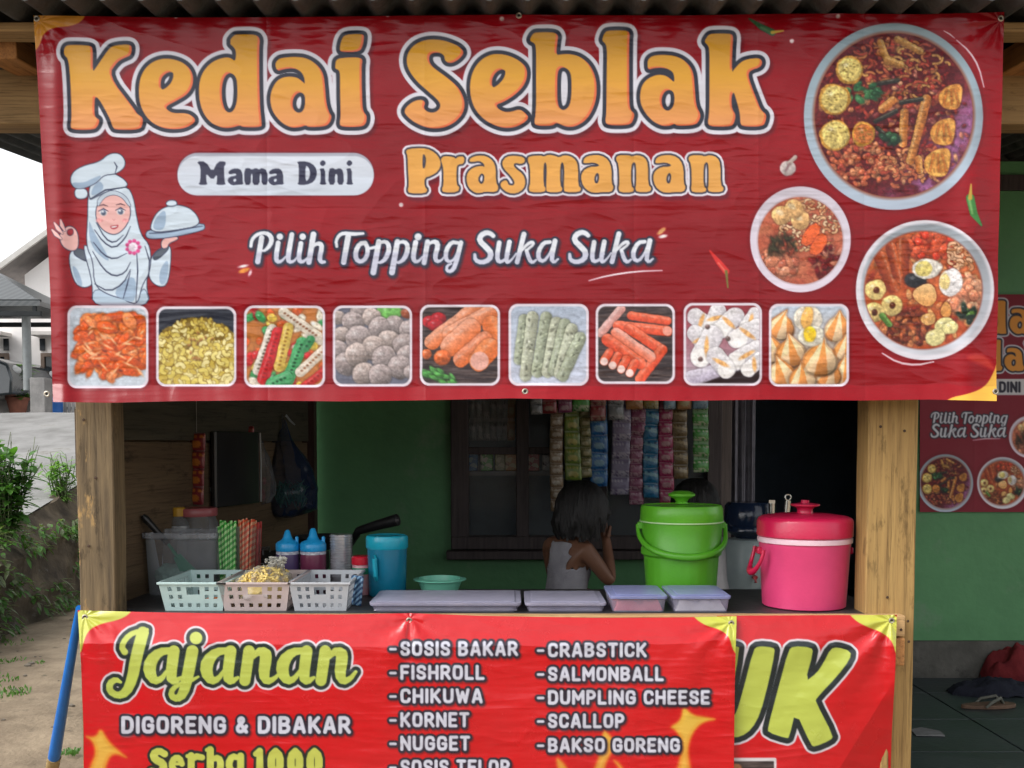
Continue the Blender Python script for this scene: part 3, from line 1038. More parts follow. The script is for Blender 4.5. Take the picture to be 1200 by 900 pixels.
def soup_big(A, cx, cy, k=1.0):
    P = lambda x, y: (cx + (x - 1047.5) * k, cy + (y - 135.5) * k)
    e = ell_f(*P(1047, 136.5), 105 * k, 109.5 * k)
    A.fill(grow(e[0], 6), e[1], col(80, 8, 16), off=2, alpha=.4, soft=6)
    A.fill(grow(e[0], 2), e[1], grad(P(0, 27)[1], P(0, 246)[1], col(150, 172, 182), col(186, 200, 218)))
    e1 = ell_f(*P(1047.5, 135), 95 * k, 98.5 * k)
    A.fill(grow(e1[0], 3), e1[1], col(150, 90, 70), soft=4)
    e2 = ell_f(*P(1047.5, 135), 92.5 * k, 96 * k)
    set_clip(A, e2)
    x0, y0 = P(950, 36); x1, y1 = P(1145, 234)

    def base(X, Y):
        u, v = (X - cx) / k, (Y - cy) / k
        pur = np.clip((u * .8 + v * .55 - 30) / 45, 0, 1) * np.clip(fbm(X * .07 / k, Y * .07 / k, 5) * 2 - .3, 0, 1)
        c = mixn(col(128, 34, 34), col(70, 14, 26), fbm(X * .12 / k, Y * .12 / k, 3))
        return mixn(c, col(150, 92, 138), np.clip(pur * 1.1, 0, .95))
    wash(A, (x0, y0, x1, y1), base)
    reds = [col(176, 62, 46), col(150, 40, 36), col(196, 96, 66), col(112, 26, 32), col(206, 124, 84)]
    ins = in_ell(*P(1040, 128), 80 * k, 84 * k)
    bits(A, int(330 * k), ins, reds, 1.6 * k, 3.6 * k, 21)
    bits(A, int(90 * k), in_ell(*P(1070, 150), 66 * k, 70 * k), [col(196, 120, 100), col(150, 70, 70), col(214, 150, 110), col(110, 30, 40)], 1.4 * k, 3 * k, 22)
    squiggles(A, int(90 * k), in_ell(*P(1050, 80), 60 * k, 36 * k), [col(206, 150, 84), col(182, 110, 66), col(170, 70, 52)], 5, 1.3 * k, 3 * k, 9 * k)
    bits(A, int(120 * k), in_ell(*P(1008, 190), 40 * k, 26 * k), [col(216, 110, 74), col(190, 76, 56), col(224, 140, 96)], 2 * k, 3.4 * k, 8, 1.4)
    squiggles(A, int(40 * k), in_ell(*P(1066, 196), 34 * k, 24 * k), [col(214, 140, 92), col(186, 96, 66)], 15, 1.6 * k, 3 * k, 6 * k)
    for (a, b, c, d) in ((1032, 50, 1040, 72), (1052, 46, 1078, 60), (1040, 70, 1056, 76)):
        bar(A, *P(a, b), *P(c, d), 4 * k, col(208, 160, 84), col(160, 104, 50))
    for (a, b, c, d, w) in ((1086, 116, 1078, 148, 5.5), (1078, 148, 1067, 188, 5), (1060, 132, 1058, 168, 5), (1034, 128, 1046, 118, 5), (1076, 186, 1078, 200, 4)):
        bar(A, *P(a, b), *P(c, d), w * k, col(222, 160, 82), col(176, 96, 44))
    for (a, b, c, d) in ((1026, 142, 1050, 130), (1030, 98, 1052, 94), (1056, 120, 1080, 116), (1028, 150, 1042, 162)):
        bar(A, *P(a, b), *P(c, d), 2.6 * k, col(72, 66, 52), col(34, 34, 34))
    bits(A, 16, in_ell(*P(1010, 108), 20 * k, 10 * k), [col(70, 128, 78), col(46, 96, 60)], 2 * k, 4 * k, 31)
    bits(A, 9, in_ell(*P(1043, 163), 11 * k, 6 * k), [col(52, 92, 62), col(38, 68, 50)], 2 * k, 4 * k, 32)
    for i, (a, b, r) in enumerate(((995.5, 82, 16), (978, 116, 18), (978.5, 158, 18), (1012, 157, 14))):
        lump(A, *P(a, b), r * k, r * 1.03 * k, 0, col(206, 150, 62), .8, 1.1, i)
        lump(A, *P(a, b), (r - 2.5) * k, (r - 2) * k, 0, col(226, 200, 116) if i < 3 else col(206, 120, 60), .9, 1.08, i, .5, edge=False)
        Q = random.Random(i)
        for j in range(9):
            t, g = Q.uniform(0, 6.3), Q.uniform(2, r - 5)
            lump(A, *P(a + g * math.cos(t), b + g * math.sin(t)), 1.2 * k, .8 * k, 0, col(130, 110, 50), 1, 1, edge=False)
    for i, (a, b, r) in enumerate(((1114, 113, 16), (1105, 154, 17), (1098.5, 190, 18))):
        bb, f = poly_f([[P(a - r, b), P(a - r * .3, b - r * .8), P(a + r * .9, b - r), P(a + r * .8, b + r * .4), P(a + r * .5, b + r), P(a - r * .6, b + r * .9)]], 2)
        A.fill(grow(bb, 4), f, col(90, 30, 30), off=1, alpha=.6, soft=3)
        A.fill(grow(bb, 2), f, lambda X, Y, d: mixn(col(214, 126, 50), col(246, 196, 104), fbm(X * .18 / k, Y * .18 / k, i + 60)), soft=1.4)
        for t in (-.5, .1, .6):
            bar(A, *P(a + t * r * .5, b - r * .5), *P(a + t * r, b + r * .6), 1.0 * k, col(200, 112, 44), col(200, 112, 44))
    grain(A, (x0, y0, x1, y1), .24, 2.8 * max(k, .5), 301)
    A.clip = None


def soup_noodle(A, cx, cy, k=1.0):
    P = lambda x, y: (cx + (x - 938) * k, cy + (y - 280.5) * k)
    e = ell_f(*P(938, 280.5), 59 * k, 62 * k)
    A.fill(grow(e[0], 5), e[1], col(80, 8, 16), off=2, alpha=.4, soft=6)
    A.fill(grow(e[0], 2), e[1], grad(P(0, 219)[1], P(0, 342)[1], col(214, 206, 218), col(230, 218, 232)))
    e2 = ell_f(*P(938, 282), 49.5 * k, 51 * k)
    A.fill(grow(e2[0], 4), e2[1], col(176, 140, 140), off=1.0, soft=3)
    set_clip(A, e2)
    x0, y0 = P(880, 225); x1, y1 = P(1000, 340)
    wash(A, (x0, y0, x1, y1), lambda X, Y: mixn(col(176, 78, 58), col(206, 128, 92), fbm(X * .1 / k, Y * .1 / k, 44)))
    ns = [col(226, 176, 130), col(206, 140, 96), col(176, 80, 62), col(236, 200, 160)]
    squiggles(A, int(150 * k), in_ell(*P(952, 262), 40 * k, 34 * k), ns, 51, 1.2 * k, 2 * k, 5 * k)
    bits(A, int(46 * k), in_ell(*P(970, 308), 18 * k, 22 * k), [col(140, 36, 36), col(206, 130, 104), col(110, 22, 26)], 1.6 * k, 3 * k, 52)
    bits(A, int(40 * k), in_ell(*P(912, 312), 24 * k, 18 * k), [col(214, 130, 96), col(226, 150, 116), col(196, 104, 78)], 3 * k, 6 * k, 53)
    bits(A, int(40 * k), in_ell(*P(915, 288), 17 * k, 13 * k), [col(110, 74, 50), col(66, 62, 40), col(150, 66, 46)], 1 * k, 2 * k, 54, 3)
    for a, b in ((916, 252), (938, 258), (930, 245)):
        lump(A, *P(a, b), 11 * k, 11 * k, .3, col(236, 184, 122), .75, 1.12, int(a))
        lump(A, *P(a - 2, b - 3), 5 * k, 3 * k, .6, col(246, 214, 166), 1, 1, edge=False)
    for pts in ([(953, 259), (964, 268), (948, 290), (936, 283)], [(960, 272), (972, 278), (960, 300), (946, 296)]):
        bb, f = poly_f([[P(*q) for q in pts]], 1)
        A.fill(grow(bb, 3), f, col(150, 50, 30), off=1, alpha=.6, soft=2)
        A.fill(grow(bb, 2), f, col(240, 106, 56))
    grain(A, (x0, y0, x1, y1), .17, 2.8 * max(k, .5), 302)
    A.clip = None


def soup_mix(A, cx, cy, k=1.0):
    P = lambda x, y: (cx + (x - 1084) * k, cy + (y - 340) * k)
    e = ell_f(*P(1084, 340), 81 * k, 82 * k)
    A.fill(grow(e[0], 5), e[1], col(80, 8, 16), off=2, alpha=.4, soft=6)
    A.fill(grow(e[0], 2), e[1], col(226, 222, 230))
    e1 = ell_f(*P(1085, 339), 76 * k, 77 * k)
    A.fill(grow(e1[0], 3), e1[1], grad(P(0, 262)[1], P(0, 400)[1], col(150, 158, 166), col(212, 214, 224)), soft=3)
    e2 = ell_f(*P(1082, 340), 68.5 * k, 68.5 * k)
    A.fill(grow(e2[0], 3), e2[1], col(150, 70, 50), off=1, soft=3)
    set_clip(A, e2)
    x0, y0 = P(1010, 268); x1, y1 = P(1156, 412)
    wash(A, (x0, y0, x1, y1), lambda X, Y: mixn(col(168, 62, 34), col(222, 120, 66), fbm(X * .08 / k, Y * .08 / k, 71)))
    bits(A, int(110 * k), in_ell(*P(1082, 340), 66 * k, 66 * k), [col(196, 78, 44), col(226, 132, 76), col(150, 50, 34), col(232, 160, 100)], 2 * k, 4 * k, 72)
    bits(A, int(60 * k), in_ell(*P(1090, 287), 24 * k, 14 * k), [col(226, 66, 42), col(236, 96, 60)], 2.5 * k, 5 * k, 73)
    squiggles(A, int(40 * k), in_ell(*P(1128, 300), 20 * k, 16 * k), [col(232, 180, 140), col(210, 140, 96)], 74, 1.4 * k, 3 * k, 6 * k)
    bits(A, int(36 * k), in_ell(*P(1132, 345), 20 * k, 22 * k), [col(232, 142, 104), col(240, 170, 132)], 3 * k, 6 * k, 75)
    bits(A, int(110 * k), in_ell(*P(1062, 385), 28 * k, 22 * k), [col(140, 60, 36), col(190, 96, 56), col(110, 40, 28), col(214, 130, 80)], 1.6 * k, 3 * k, 76)
    for a, b, c, d, w in ((1032, 302, 1046, 336, 8), (1058, 286, 1058, 326, 7), (1044, 290, 1052, 322, 6)):
        bar(A, *P(a, b), *P(c, d), w * k, col(206, 96, 46), col(130, 48, 30))
    lump(A, *P(1073, 329), 13 * k, 9 * k, .2, col(40, 40, 44), .7, 1.3)
    lump(A, *P(1086, 315), 17 * k, 12 * k, -.1, col(238, 230, 218), .85, 1.05)
    lump(A, *P(1082, 315), 10 * k, 9 * k, 0, col(226, 206, 120), .9, 1.08, edge=False)
    lump(A, *P(1114, 331), 14 * k, 16 * k, 0, col(236, 230, 228), .85, 1.05)
    lump(A, *P(1107, 330), 6 * k, 10 * k, 0, col(220, 196, 130), .9, 1.08, edge=False)
    for pts in ([(1064, 343), (1092, 328), (1100, 352), (1084, 362)], [(1108, 350), (1116, 362), (1112, 374), (1100, 368)]):
        bb, f = poly_f([[P(*q) for q in pts]], 2)
        A.fill(grow(bb, 4), f, col(90, 40, 24), off=1.2, alpha=.6, soft=3)
        A.fill(grow(bb, 2), f, grad(P(0, 328)[1], P(0, 364)[1], col(246, 206, 146), col(220, 150, 80)))
    for a, b in ((1026, 340), (1045, 358), (1024, 366)):
        lump(A, *P(a, b), 12 * k, 12 * k, 0, col(236, 206, 130), .75, 1.12, int(b))
        lump(A, *P(a + 1, b), 3.6 * k, 4 * k, 0, col(90, 40, 20), .8, 1.1, edge=False)
    bar(A, *P(1034, 370), *P(1042, 380), 3.5 * k, col(110, 156, 66), col(70, 110, 46))
    for a, b, r in ((1088, 374, 8.5), (1107, 382, 12), (1096, 395, 12), (1114, 384, 9)):
        lump(A, *P(a, b), r * k, r * .8 * k, -.3, col(228, 216, 150) if a != 1088 else col(236, 180, 110), .8, 1.1, int(a))
    bits(A, 12, in_ell(*P(1130, 370), 12 * k, 10 * k), [col(48, 72, 50), col(96, 136, 66), col(34, 50, 40)], 2.4 * k, 4 * k, 77)
    grain(A, (x0, y0, x1, y1), .17, 2.8 * max(k, .5), 303)
    A.clip = None


def chef(A):
    z = (60, 170, 4.735)
    ink, cl, cs = col(52, 58, 84), col(212, 226, 238), col(160, 182, 206)
    skin, sk2 = col(240, 186, 180), col(214, 146, 146)

    def pg(pts, c, o=1.0, sm=2):
        bb, f = poly_f([zoomed(pts, *z)], sm)
        if o:
            A.fill(grow(bb, 4), f, ink, off=o)
        A.fill(grow(bb, 2), f, c)

    def ln(pts, w=.9, c=ink):
        bb, f = stroke_f([[(z[0] + x / z[2], z[1] + y / z[2], w * q) for (x, y), q in zip(pts, [.5] + [1] * (len(pts) - 2) + [.4])]])
        A.fill(grow(bb, 2), f, c)
    # arms and sleeves
    pg([(92,600),(125,760),(180,795),(235,770),(245,660),(215,600),(150,575)], cl)
    pg([(110,660),(140,770),(180,790),(150,690)], cs, 0)
    pg([(550,640),(540,740),(600,790),(650,770),(668,570),(640,560),(580,590)], cl)
    pg([(600,690),(600,780),(645,765),(655,620)], cs, 0)
    pg([(118,600),(150,570),(215,605),(225,645),(180,640)], col(84, 92, 104))
    pg([(570,600),(650,560),(648,580),(600,625),(568,640)], col(84, 92, 104))
    # hand making a ring
    pg([(60,560),(110,590),(150,575),(150,500),(130,460),(95,448),(70,470),(45,500)], skin)
    for a, b in (((55,520),(5,470)), ((62,490),(18,432)), ((75,475),(52,415))):
        ln([a, ((a[0]+b[0])/2-4, (a[1]+b[1])/2), b], 3.0)
        ln([a, ((a[0]+b[0])/2-4, (a[1]+b[1])/2), b], 2.2, skin)
    pg([(90,470),(118,462),(125,490),(105,505),(88,492)], col(160, 40, 52), .6)
    pg([(612,520),(690,505),(710,520),(650,545),(645,570),(612,575)], skin)
    # cloche on a tray
    pg([(525,490),(545,470),(840,430),(855,460),(830,475),(700,505),(580,520),(530,515)], cs)
    pg([(550,485),(560,420),(600,360),(680,330),(760,345),(810,390),(825,445),(700,470)], cl)
    pg([(560,470),(575,410),(620,360),(640,375),(630,475)], cs, 0)
    pg([(635,330),(650,308),(690,308),(700,330),(665,340)], cl)
    ln([(545,490),(640,485),(740,465),(840,450)], .9)
    # body
    pg([(225,900),(235,770),(175,560),(205,560),(330,700),(480,560),(530,540),(555,640),(520,770),(555,900)], cl)
    pg([(235,780),(400,860),(480,850),(520,780),(550,900),(228,900)], col(186, 206, 224), .6)
    # veil
    pg([(205,270),(240,240),(420,225),(455,290),(470,390),(495,500),(550,560),(550,700),(500,780),(480,880),(430,870),(400,850),(320,830),(240,780),(235,640),(195,560),(205,400)], cl)
    pg([(205,400),(235,480),(330,640),(300,640),(215,560)], cs, 0)
    pg([(330,820),(470,700),(470,870),(420,870)], cs, 0)
    for pts in ([(240,470),(290,540),(350,575),(410,520),(440,450)], [(235,540),(290,610),(350,635),(420,600)], [(230,590),(290,690),(350,730),(410,710),(440,650)], [(240,770),(320,815),(400,770),(440,690)], [(475,600),(480,700),(470,870)], [(520,560),(545,640),(540,740)], [(400,850),(420,780),(440,700)], [(250,430),(300,520),(350,545),(400,500)]):
        ln(pts, .8)
    # face
    pg([(250,340),(290,290),(350,270),(410,290),(440,350),(435,410),(400,470),(350,500),(290,475),(250,420)], skin)
    pg([(255,300),(300,262),(350,250),(415,280),(445,340),(430,340),(395,290),(345,272),(290,292),(258,350)], col(196, 210, 224), .5)
    for ex, ey in ((290, 375), (385, 370)):
        lump(A, 60 + ex / 4.735, 170 + ey / 4.735, 4.4, 3.6, 0, col(246, 246, 250), 1, 1, edge=False)
        lump(A, 60 + ex / 4.735, 170 + ey / 4.735, 3.0, 3.4, 0, col(92, 104, 128), .8, 1.2, edge=False)
        lump(A, 60 + (ex - 4) / 4.735, 170 + (ey - 6) / 4.735, 1.0, 1.0, 0, col(250, 250, 255), 1, 1, edge=False)
        ln([(ex - 28, ey - 8), (ex, ey - 22), (ex + 26, ey - 8)], .8)
        ln([(ex - 24, ey - 38), (ex, ey - 44), (ex + 24, ey - 36)], .8, col(90, 60, 70))
    ln([(340, 410), (348, 418), (356, 410)], .5, sk2)
    pg([(322,450),(350,445),(375,440),(368,462),(340,470)], col(176, 60, 72), 0, 1)
    pg([(330,452),(370,446),(360,456),(338,460)], col(244, 236, 238), 0, 1)
    for ex in (268, 412):
        lump(A, 60 + ex / 4.735, 170 + 418 / 4.735, 4, 2.4, 0, col(244, 166, 166), 1, 1, edge=False)
    # brooch
    for k in range(9):
        a = k * 2 * math.pi / 9
        lump(A, 60 + (455 + 34 * math.cos(a)) / 4.735, 170 + (566 + 34 * math.sin(a)) / 4.735, 2.4, 2.4, 0, col(206, 70, 130), .9, 1.1, edge=False)
    lump(A, 60 + 455 / 4.735, 170 + 566 / 4.735, 5, 5, 0, col(240, 222, 236), .95, 1.05, edge=False)
    # hat
    pg([(215,300),(210,240),(245,180),(330,150),(405,190),(430,230),(330,245),(230,295)], cl)
    pg([(220,290),(225,240),(270,190),(300,245)], cs, 0)
    pg([(135,290),(130,250),(160,235),(200,250),(200,290),(165,300)], cl)
    pg([(105,200),(120,150),(180,115),(270,95),(320,50),(375,45),(408,80),(408,120),(380,145),(350,160),(290,165),(250,210),(180,240),(130,240)], cl)
    pg([(110,205),(130,240),(190,238),(250,208),(285,165),(240,180),(180,210)], cs, 0)
    ln([(350,95),(365,120),(355,155)], .8); ln([(215,300),(300,250),(420,232)], 1.0)


def chili(A, p0, p1, p2, r, c, hi, stem):
    bb, f = stroke_f([[(*p0, r), (*p1, r * .9), (*p2, r * .25)]])
    A.fill(grow(bb, 2), f, c, soft=1)
    bb, f = stroke_f([[(p0[0] - r * .3, p0[1], r * .3), (p1[0] - r * .3, p1[1], r * .25)]])
    A.fill(grow(bb, 2), f, hi, alpha=.7, soft=1.5)
    bb, f = stroke_f([[(*p0, r * .5), (*stem, .9)]])
    A.fill(grow(bb, 2), f, col(206, 170, 70) if c[1] > c[0] else col(120, 110, 50), soft=1)


def flecks(A, spots):
    for x, y, rx, ry, rot, c in spots:
        lump(A, x, y, rx, ry, rot, c, .95, 1.05, edge=False)


def swoosh(A, pts, w, c=None):
    n = len(pts)
    bb, f = stroke_f([[(x, y, w * (.25 + 1.5 * (i / (n - 1)) * (1 - i / (n - 1)) + .2)) for i, (x, y) in enumerate(pts)]])
    A.fill(grow(bb, 2), f, col(236, 206, 214) if c is None else c)


def art_top():
    A = Art(34, 6, 1184, 480, 1.3, col(140, 18, 34))
    sl, X, Y = A.win(34, 6, 1184, 480)
    n = fbm(X * .004, Y * .006, 3)
    A.a[sl] = mixn(col(136, 3, 18), col(162, 7, 24), np.clip(n * 1.6 - .3, 0, 1))
    gold, amb = col(234, 170, 58), col(212, 152, 34)
    bb, f = poly_f([[(34, 6), (104, 6), (98, 24), (84, 31), (62, 32), (50, 40), (46, 56), (34, 64)]], 2)
    A.fill(bb, f, col(214, 146, 52))
    bb, f = poly_f([[(1184, 480), (1098, 480), (1112, 466), (1134, 462), (1154, 454), (1164, 438), (1170, 420), (1184, 410)]], 2)
    A.fill(bb, f, col(246, 186, 72))
    # flames behind the last bowl
    bb, f = poly_f([[(1128, 418), (1152, 412), (1170, 436), (1150, 428)]], 2)
    A.fill(grow(bb, 4), f, col(222, 74, 56), alpha=.7, soft=5)

    def big_fill(X, Y, d):
        c = mixn(amb, gold, np.clip((Y - 40) / 30, 0, 1))
        return mixn(c, col(240, 162, 96), np.clip((Y - 90) / 50, 0, 1))
    big = glyphs(BIG)
    sl, X, Y = A.win(*grow(big[0], 14))
    d = big[1](X, Y)
    ds = big[1](X - 3, Y - 4)
    A.put(sl, np.clip(.5 - (ds - 9) / 5, 0, 1) * .55, col(70, 20, 34))
    for off, c in ((9.3, col(228, 226, 236)), (4.6, col(48, 52, 66))):
        A.put(sl, np.clip(.5 - (d - off) / .8, 0, 1), c)
    A.put(sl, np.clip(.5 - d / .8, 0, 1), col(240, 118, 74))
    dsh = big[1](X + 2.6, Y + 1.6)
    A.put(sl, np.clip(.5 - np.maximum(d, dsh) / .9, 0, 1), big_fill(X, Y, d))
    print_text(A, glyphs(PRAS, 1), [(4.6, col(232, 228, 238)), (2.1, col(60, 58, 72)), (0, grad(172, 226, col(236, 172, 80), col(238, 172, 88)))],
               10, (3, 5, 4, col(86, 22, 44), .6))
    pill = rrect_f(208, 179, 438, 229, 24.5)
    A.fill(grow(pill[0], 4), pill[1], col(96, 20, 40), off=1.2, alpha=.6, soft=3)
    A.fill(grow(pill[0], 2), pill[1], col(176, 178, 192))
    p2 = rrect_f(208, 183, 438, 229, 23)
    A.fill(grow(p2[0], 2), p2[1], grad(183, 229, col(222, 228, 240), col(214, 224, 238)))
    print_text(A, glyphs(MAMA, 1), [(.2, col(58, 60, 84))], 4)

    def sfill(X, Y, d):
        t = np.clip((Y - 294) / 3, 0, 1)
        return mixn(col(232, 236, 244), col(206, 208, 226), t)
    print_text(A, stroke_f(PILIH), [(2.6, col(46, 48, 68)), (0.2, sfill)], 8, (1.5, 2, 2.5, col(40, 36, 54), .9))
    swoosh(A, [(690, 329), (712, 323), (745, 318), (776, 317)], 1.3, col(240, 220, 228))
    chef(A)
    xs = [(79, 358, 174, 455), (183, 359, 277, 453), (286, 358, 381, 454), (390, 358, 483, 453), (492, 357, 586, 452),
          (596, 356, 690, 452), (698, 356, 791, 450), (801, 355, 893, 452), (901, 356, 995, 453)]
    plate = lambda a, b: (lambda X, Y: mixn(a, b, np.clip((Y - 360) / 90, 0, 1)))
    bgs = [plate(col(198, 208, 220), col(206, 216, 226)), col(46, 50, 62), col(196, 120, 60), col(110, 112, 128), dark_boards,
           plate(col(178, 190, 208), col(206, 212, 230)), dark_boards, plate(col(150, 50, 60), col(196, 190, 204)),
           plate(col(196, 208, 224), col(190, 150, 110))]
    for b, bg, dr in zip(xs, bgs, (t_crackers, t_macaroni, t_colour, t_meatballs, t_sausage, t_rolls, t_crab, t_scallop, t_dumpling)):
        tile(A, *b, bg, dr)
    soup_big(A, 1047.5, 135.5)
    soup_noodle(A, 938, 280.5)
    soup_mix(A, 1084, 340)
    swoosh(A, [(1106, 36), (1113, 40), (1119, 45)], 1.0)
    swoosh(A, [(1121, 47), (1136, 60), (1147, 78), (1153, 102)], 1.4)
    swoosh(A, [(1034, 414), (1052, 425), (1074, 428), (1094, 424)], 1.6)
    chili(A, (1137, 232), (1141, 250), (1150, 264), 5, col(66, 140, 66), col(150, 196, 120), (1138, 216))
    chili(A, (905, 38), (893, 32), (878, 22), 4, col(48, 92, 52), col(90, 130, 80), (918, 36))
    chili(A, (851, 318), (843, 308), (832, 294), 3.6, col(222, 50, 46), col(246, 130, 110), (853, 337))
    lump(A, 923, 197, 9.5, 9, 0, col(206, 190, 186), .7, 1.1, 4)
    bar(A, 925, 191, 932, 184, 2.4, col(206, 190, 180), col(180, 160, 150))
    bar(A, 921, 200, 925, 192, .8, col(150, 110, 116), col(150, 110, 116))
    flecks(A, [(286, 317, 7, 2.6, -.3, col(240, 150, 62)), (285, 312, 6, 1.6, -.2, col(240, 224, 224)), (293, 320, 1.8, 4, .4, col(230, 190, 196)),
               (775, 271, 6, 2.6, -.7, col(240, 172, 110)), (777, 277, 5, 2, -.2, col(244, 232, 228)),
               (1035, 152, 0.1, .1, 0, gold)])
    for x, y in ((206, 19), (454, 17), (588, 22), (982, 19), (928, 48), (470, 240)):
        lump(A, x, y, 2.6, 2.6, 0, col(226, 206, 206), .95, 1.05, edge=False)
    return A


def flame(A, pts, c0, c1, y0, y1):
    bb, f = poly_f([pts], 2)
    A.fill(grow(bb, 6), f, col(232, 70, 24), off=2.5, alpha=.5, soft=7)
    A.fill(grow(bb, 4), f, grad(y0, y1, c0, c1), soft=4)
    A.fill(grow(bb, 2), f, col(252, 214, 96), off=-3.5, alpha=.6, soft=5)


def art_menu():
    A = Art(84, 708, 872, 1012, 1.3, col(226, 4, 20))
    yel = col(216, 218, 84)
    bb, f = poly_f([[(84, 708), (158, 708), (152, 720), (138, 727), (118, 731), (104, 738), (98, 752), (95, 766), (84, 770)]], 2)
    A.fill(bb, f, yel)
    bb, f = poly_f([[(872, 708), (804, 708), (812, 723), (826, 733), (844, 738), (855, 746), (859, 764), (872, 775)]], 2)
    A.fill(bb, f, yel)
    oc, yc = col(236, 110, 30), col(250, 196, 60)
    flame(A, [(118, 852), (127, 868), (140, 880), (152, 890), (132, 882), (124, 898), (120, 930), (96, 960), (98, 918), (106, 896), (112, 882), (108, 868), (98, 862), (112, 864)], col(250, 180, 60), col(244, 130, 36), 850, 930)
    for pts in ([(800, 826), (812, 838), (826, 840), (842, 843), (824, 846), (812, 858), (806, 878), (810, 900), (820, 960), (770, 990), (792, 905), (800, 872), (792, 856), (784, 852), (798, 844)],
                [(706, 853), (716, 862), (722, 872), (716, 884), (708, 900), (704, 950), (668, 980), (694, 905), (704, 880)],
                [(650, 886), (660, 892), (668, 905), (690, 960), (640, 980), (656, 915)],
                [(716, 888), (730, 896), (742, 930), (728, 905)]):
        flame(A, pts, col(248, 190, 64), col(240, 110, 34), 840, 930)
    ink, wht = col(30, 46, 44), col(238, 226, 232)
    ys = lambda X, Y, d: mixn(col(214, 224, 104), col(200, 214, 92), np.clip((Y - 740) / 80, 0, 1))
    print_text(A, stroke_f(JAJANAN), [(6.8, wht), (4.3, ink), (0, ys)], 12)
    T = (lambda *a: print_text(A, stroke_f(caps(*a)), [(2.6, col(40, 34, 52)), (0, col(226, 226, 240))], 6, (1.2, 1.6, 2.2, col(50, 20, 34), .8)))
    T('DIGORENG & DIBAKAR', 142, 411, 839, 860, 2.3)
    for i, (t, x1, y0) in enumerate((('SOSIS BAKAR', 607, 751), ('FISHROLL', 568, 779), ('CHIKUWA', 566, 806.5), ('KORNET', 550, 834.5), ('NUGGET', 551, 862), ('SOSIS TELOR', 598, 890))):
        T(t, 469, x1, y0, y0 + 18, 1.9)
        T('-', 456, 465, y0, y0 + 18, 1.6)
    for i, (t, x1, y0) in enumerate((('CRABSTICK', 758, 753), ('SALMONBALL', 778, 781), ('DUMPLING CHEESE', 832, 808.5), ('SCALLOP', 732, 836), ('BAKSO GORENG', 797, 864.5))):
        T(t, 642, x1, y0, y0 + 17.5, 1.9)
        T('-', 629, 638, y0, y0 + 17.5, 1.6)
    print_text(A, stroke_f(SERBA), [(3.0, col(34, 40, 36)), (0, col(214, 218, 98))], 6)
    return A


def art_side():
    A = Art(836, 712, 1056, 1012, 1.3, col(220, 5, 22))
    bb, f = poly_f([[(1056, 712), (990, 712), (1000, 726), (1016, 735), (1034, 741), (1046, 752), (1050, 768), (1056, 776)]], 2)
    A.fill(bb, f, col(218, 218, 84))
    z = (850, 715, 4.867)
    U = [(188,205),(275,212),(284,235),(250,400),(200,590),(150,680),(90,722),(20,730),(-60,690),(-80,600),(-40,420),(0,205),(60,205),(85,215),(20,560),(40,600),(62,590),(100,460),(160,225)]
    K = [(388,205),(490,212),(502,240),(455,408),(520,360),(560,300),(600,220),(640,210),(717,235),(712,280),(640,375),(520,502),(515,522),(617,718),(600,742),(510,780),(488,770),(400,575),(365,725),(350,732),(243,697),(243,668),(300,450),(360,228)]
    s_ = union([poly_f([zoomed(U, *z)], 1), poly_f([zoomed(K, *z)], 1)])
    print_text(A, s_, [(9.0, col(232, 222, 228)), (6.4, col(26, 40, 44)), (0, col(204, 216, 92))], 14)
    fr = rrect_f(830, 888, 910, 990, 2)
    A.fill(grow(fr[0], 2), fr[1], col(236, 228, 230))
    inner = rrect_f(833, 892, 907, 986, 1)
    set_clip(A, inner)
    wash(A, inner[0], dark_boards)
    bits(A, 40, in_ell(868, 938, 34, 40), [col(150, 80, 50), col(100, 50, 34), col(190, 120, 80)], 3, 6, 12)
    A.clip = None
    return A


def place(shape, x, y, k):       # reuse lettering elsewhere: scaled about its own corner
    (b, f) = shape
    nb = (x, y, x + (b[2] - b[0]) * k, y + (b[3] - b[1]) * k)
    return nb, (lambda X, Y: f(b[0] + (X - x) / k, b[1] + (Y - y) / k) * k)


def art_poster():
    A = Art(1074, 340, 1330, 606, 1.3, col(128, 18, 40))
    k = .36
    lay = [(3.6, col(206, 206, 214)), (1.9, col(40, 40, 52)), (0, col(226, 150, 60))]
    print_text(A, place(glyphs(BIG[:5]), 1096, 352, k), lay, 6)
    print_text(A, place(glyphs(BIG[5:]), 1086, 398, .33), lay, 6)
    p = rrect_f(1110, 444, 1300, 463, 3)
    A.fill(grow(p[0], 2), p[1], col(206, 204, 206))
    print_text(A, stroke_f(caps('MAMA DINI', 1124, 1196, 447, 460, 1.3)), [(.1, col(40, 40, 54))], 4)
    lay = [(1.4, col(40, 40, 52)), (.1, col(214, 214, 222))]
    src = stroke_f(PILIH)
    w = [s_ for s_ in PILIH if max(p[0] for p in s_) < 545]
    v = [s_ for s_ in PILIH if min(p[0] for p in s_) > 548]
    print_text(A, place(stroke_f(w), 1090, 482, .36), lay, 4)
    print_text(A, place(stroke_f(v), 1090, 496, .42), lay, 4)
    swoosh(A, [(1140, 516), (1155, 514), (1172, 514)], .8)
    soup_big(A, 1108, 566, .31)
    soup_mix(A, 1175, 566, .37)
    soup_noodle(A, 1206, 512, .40)
    return A
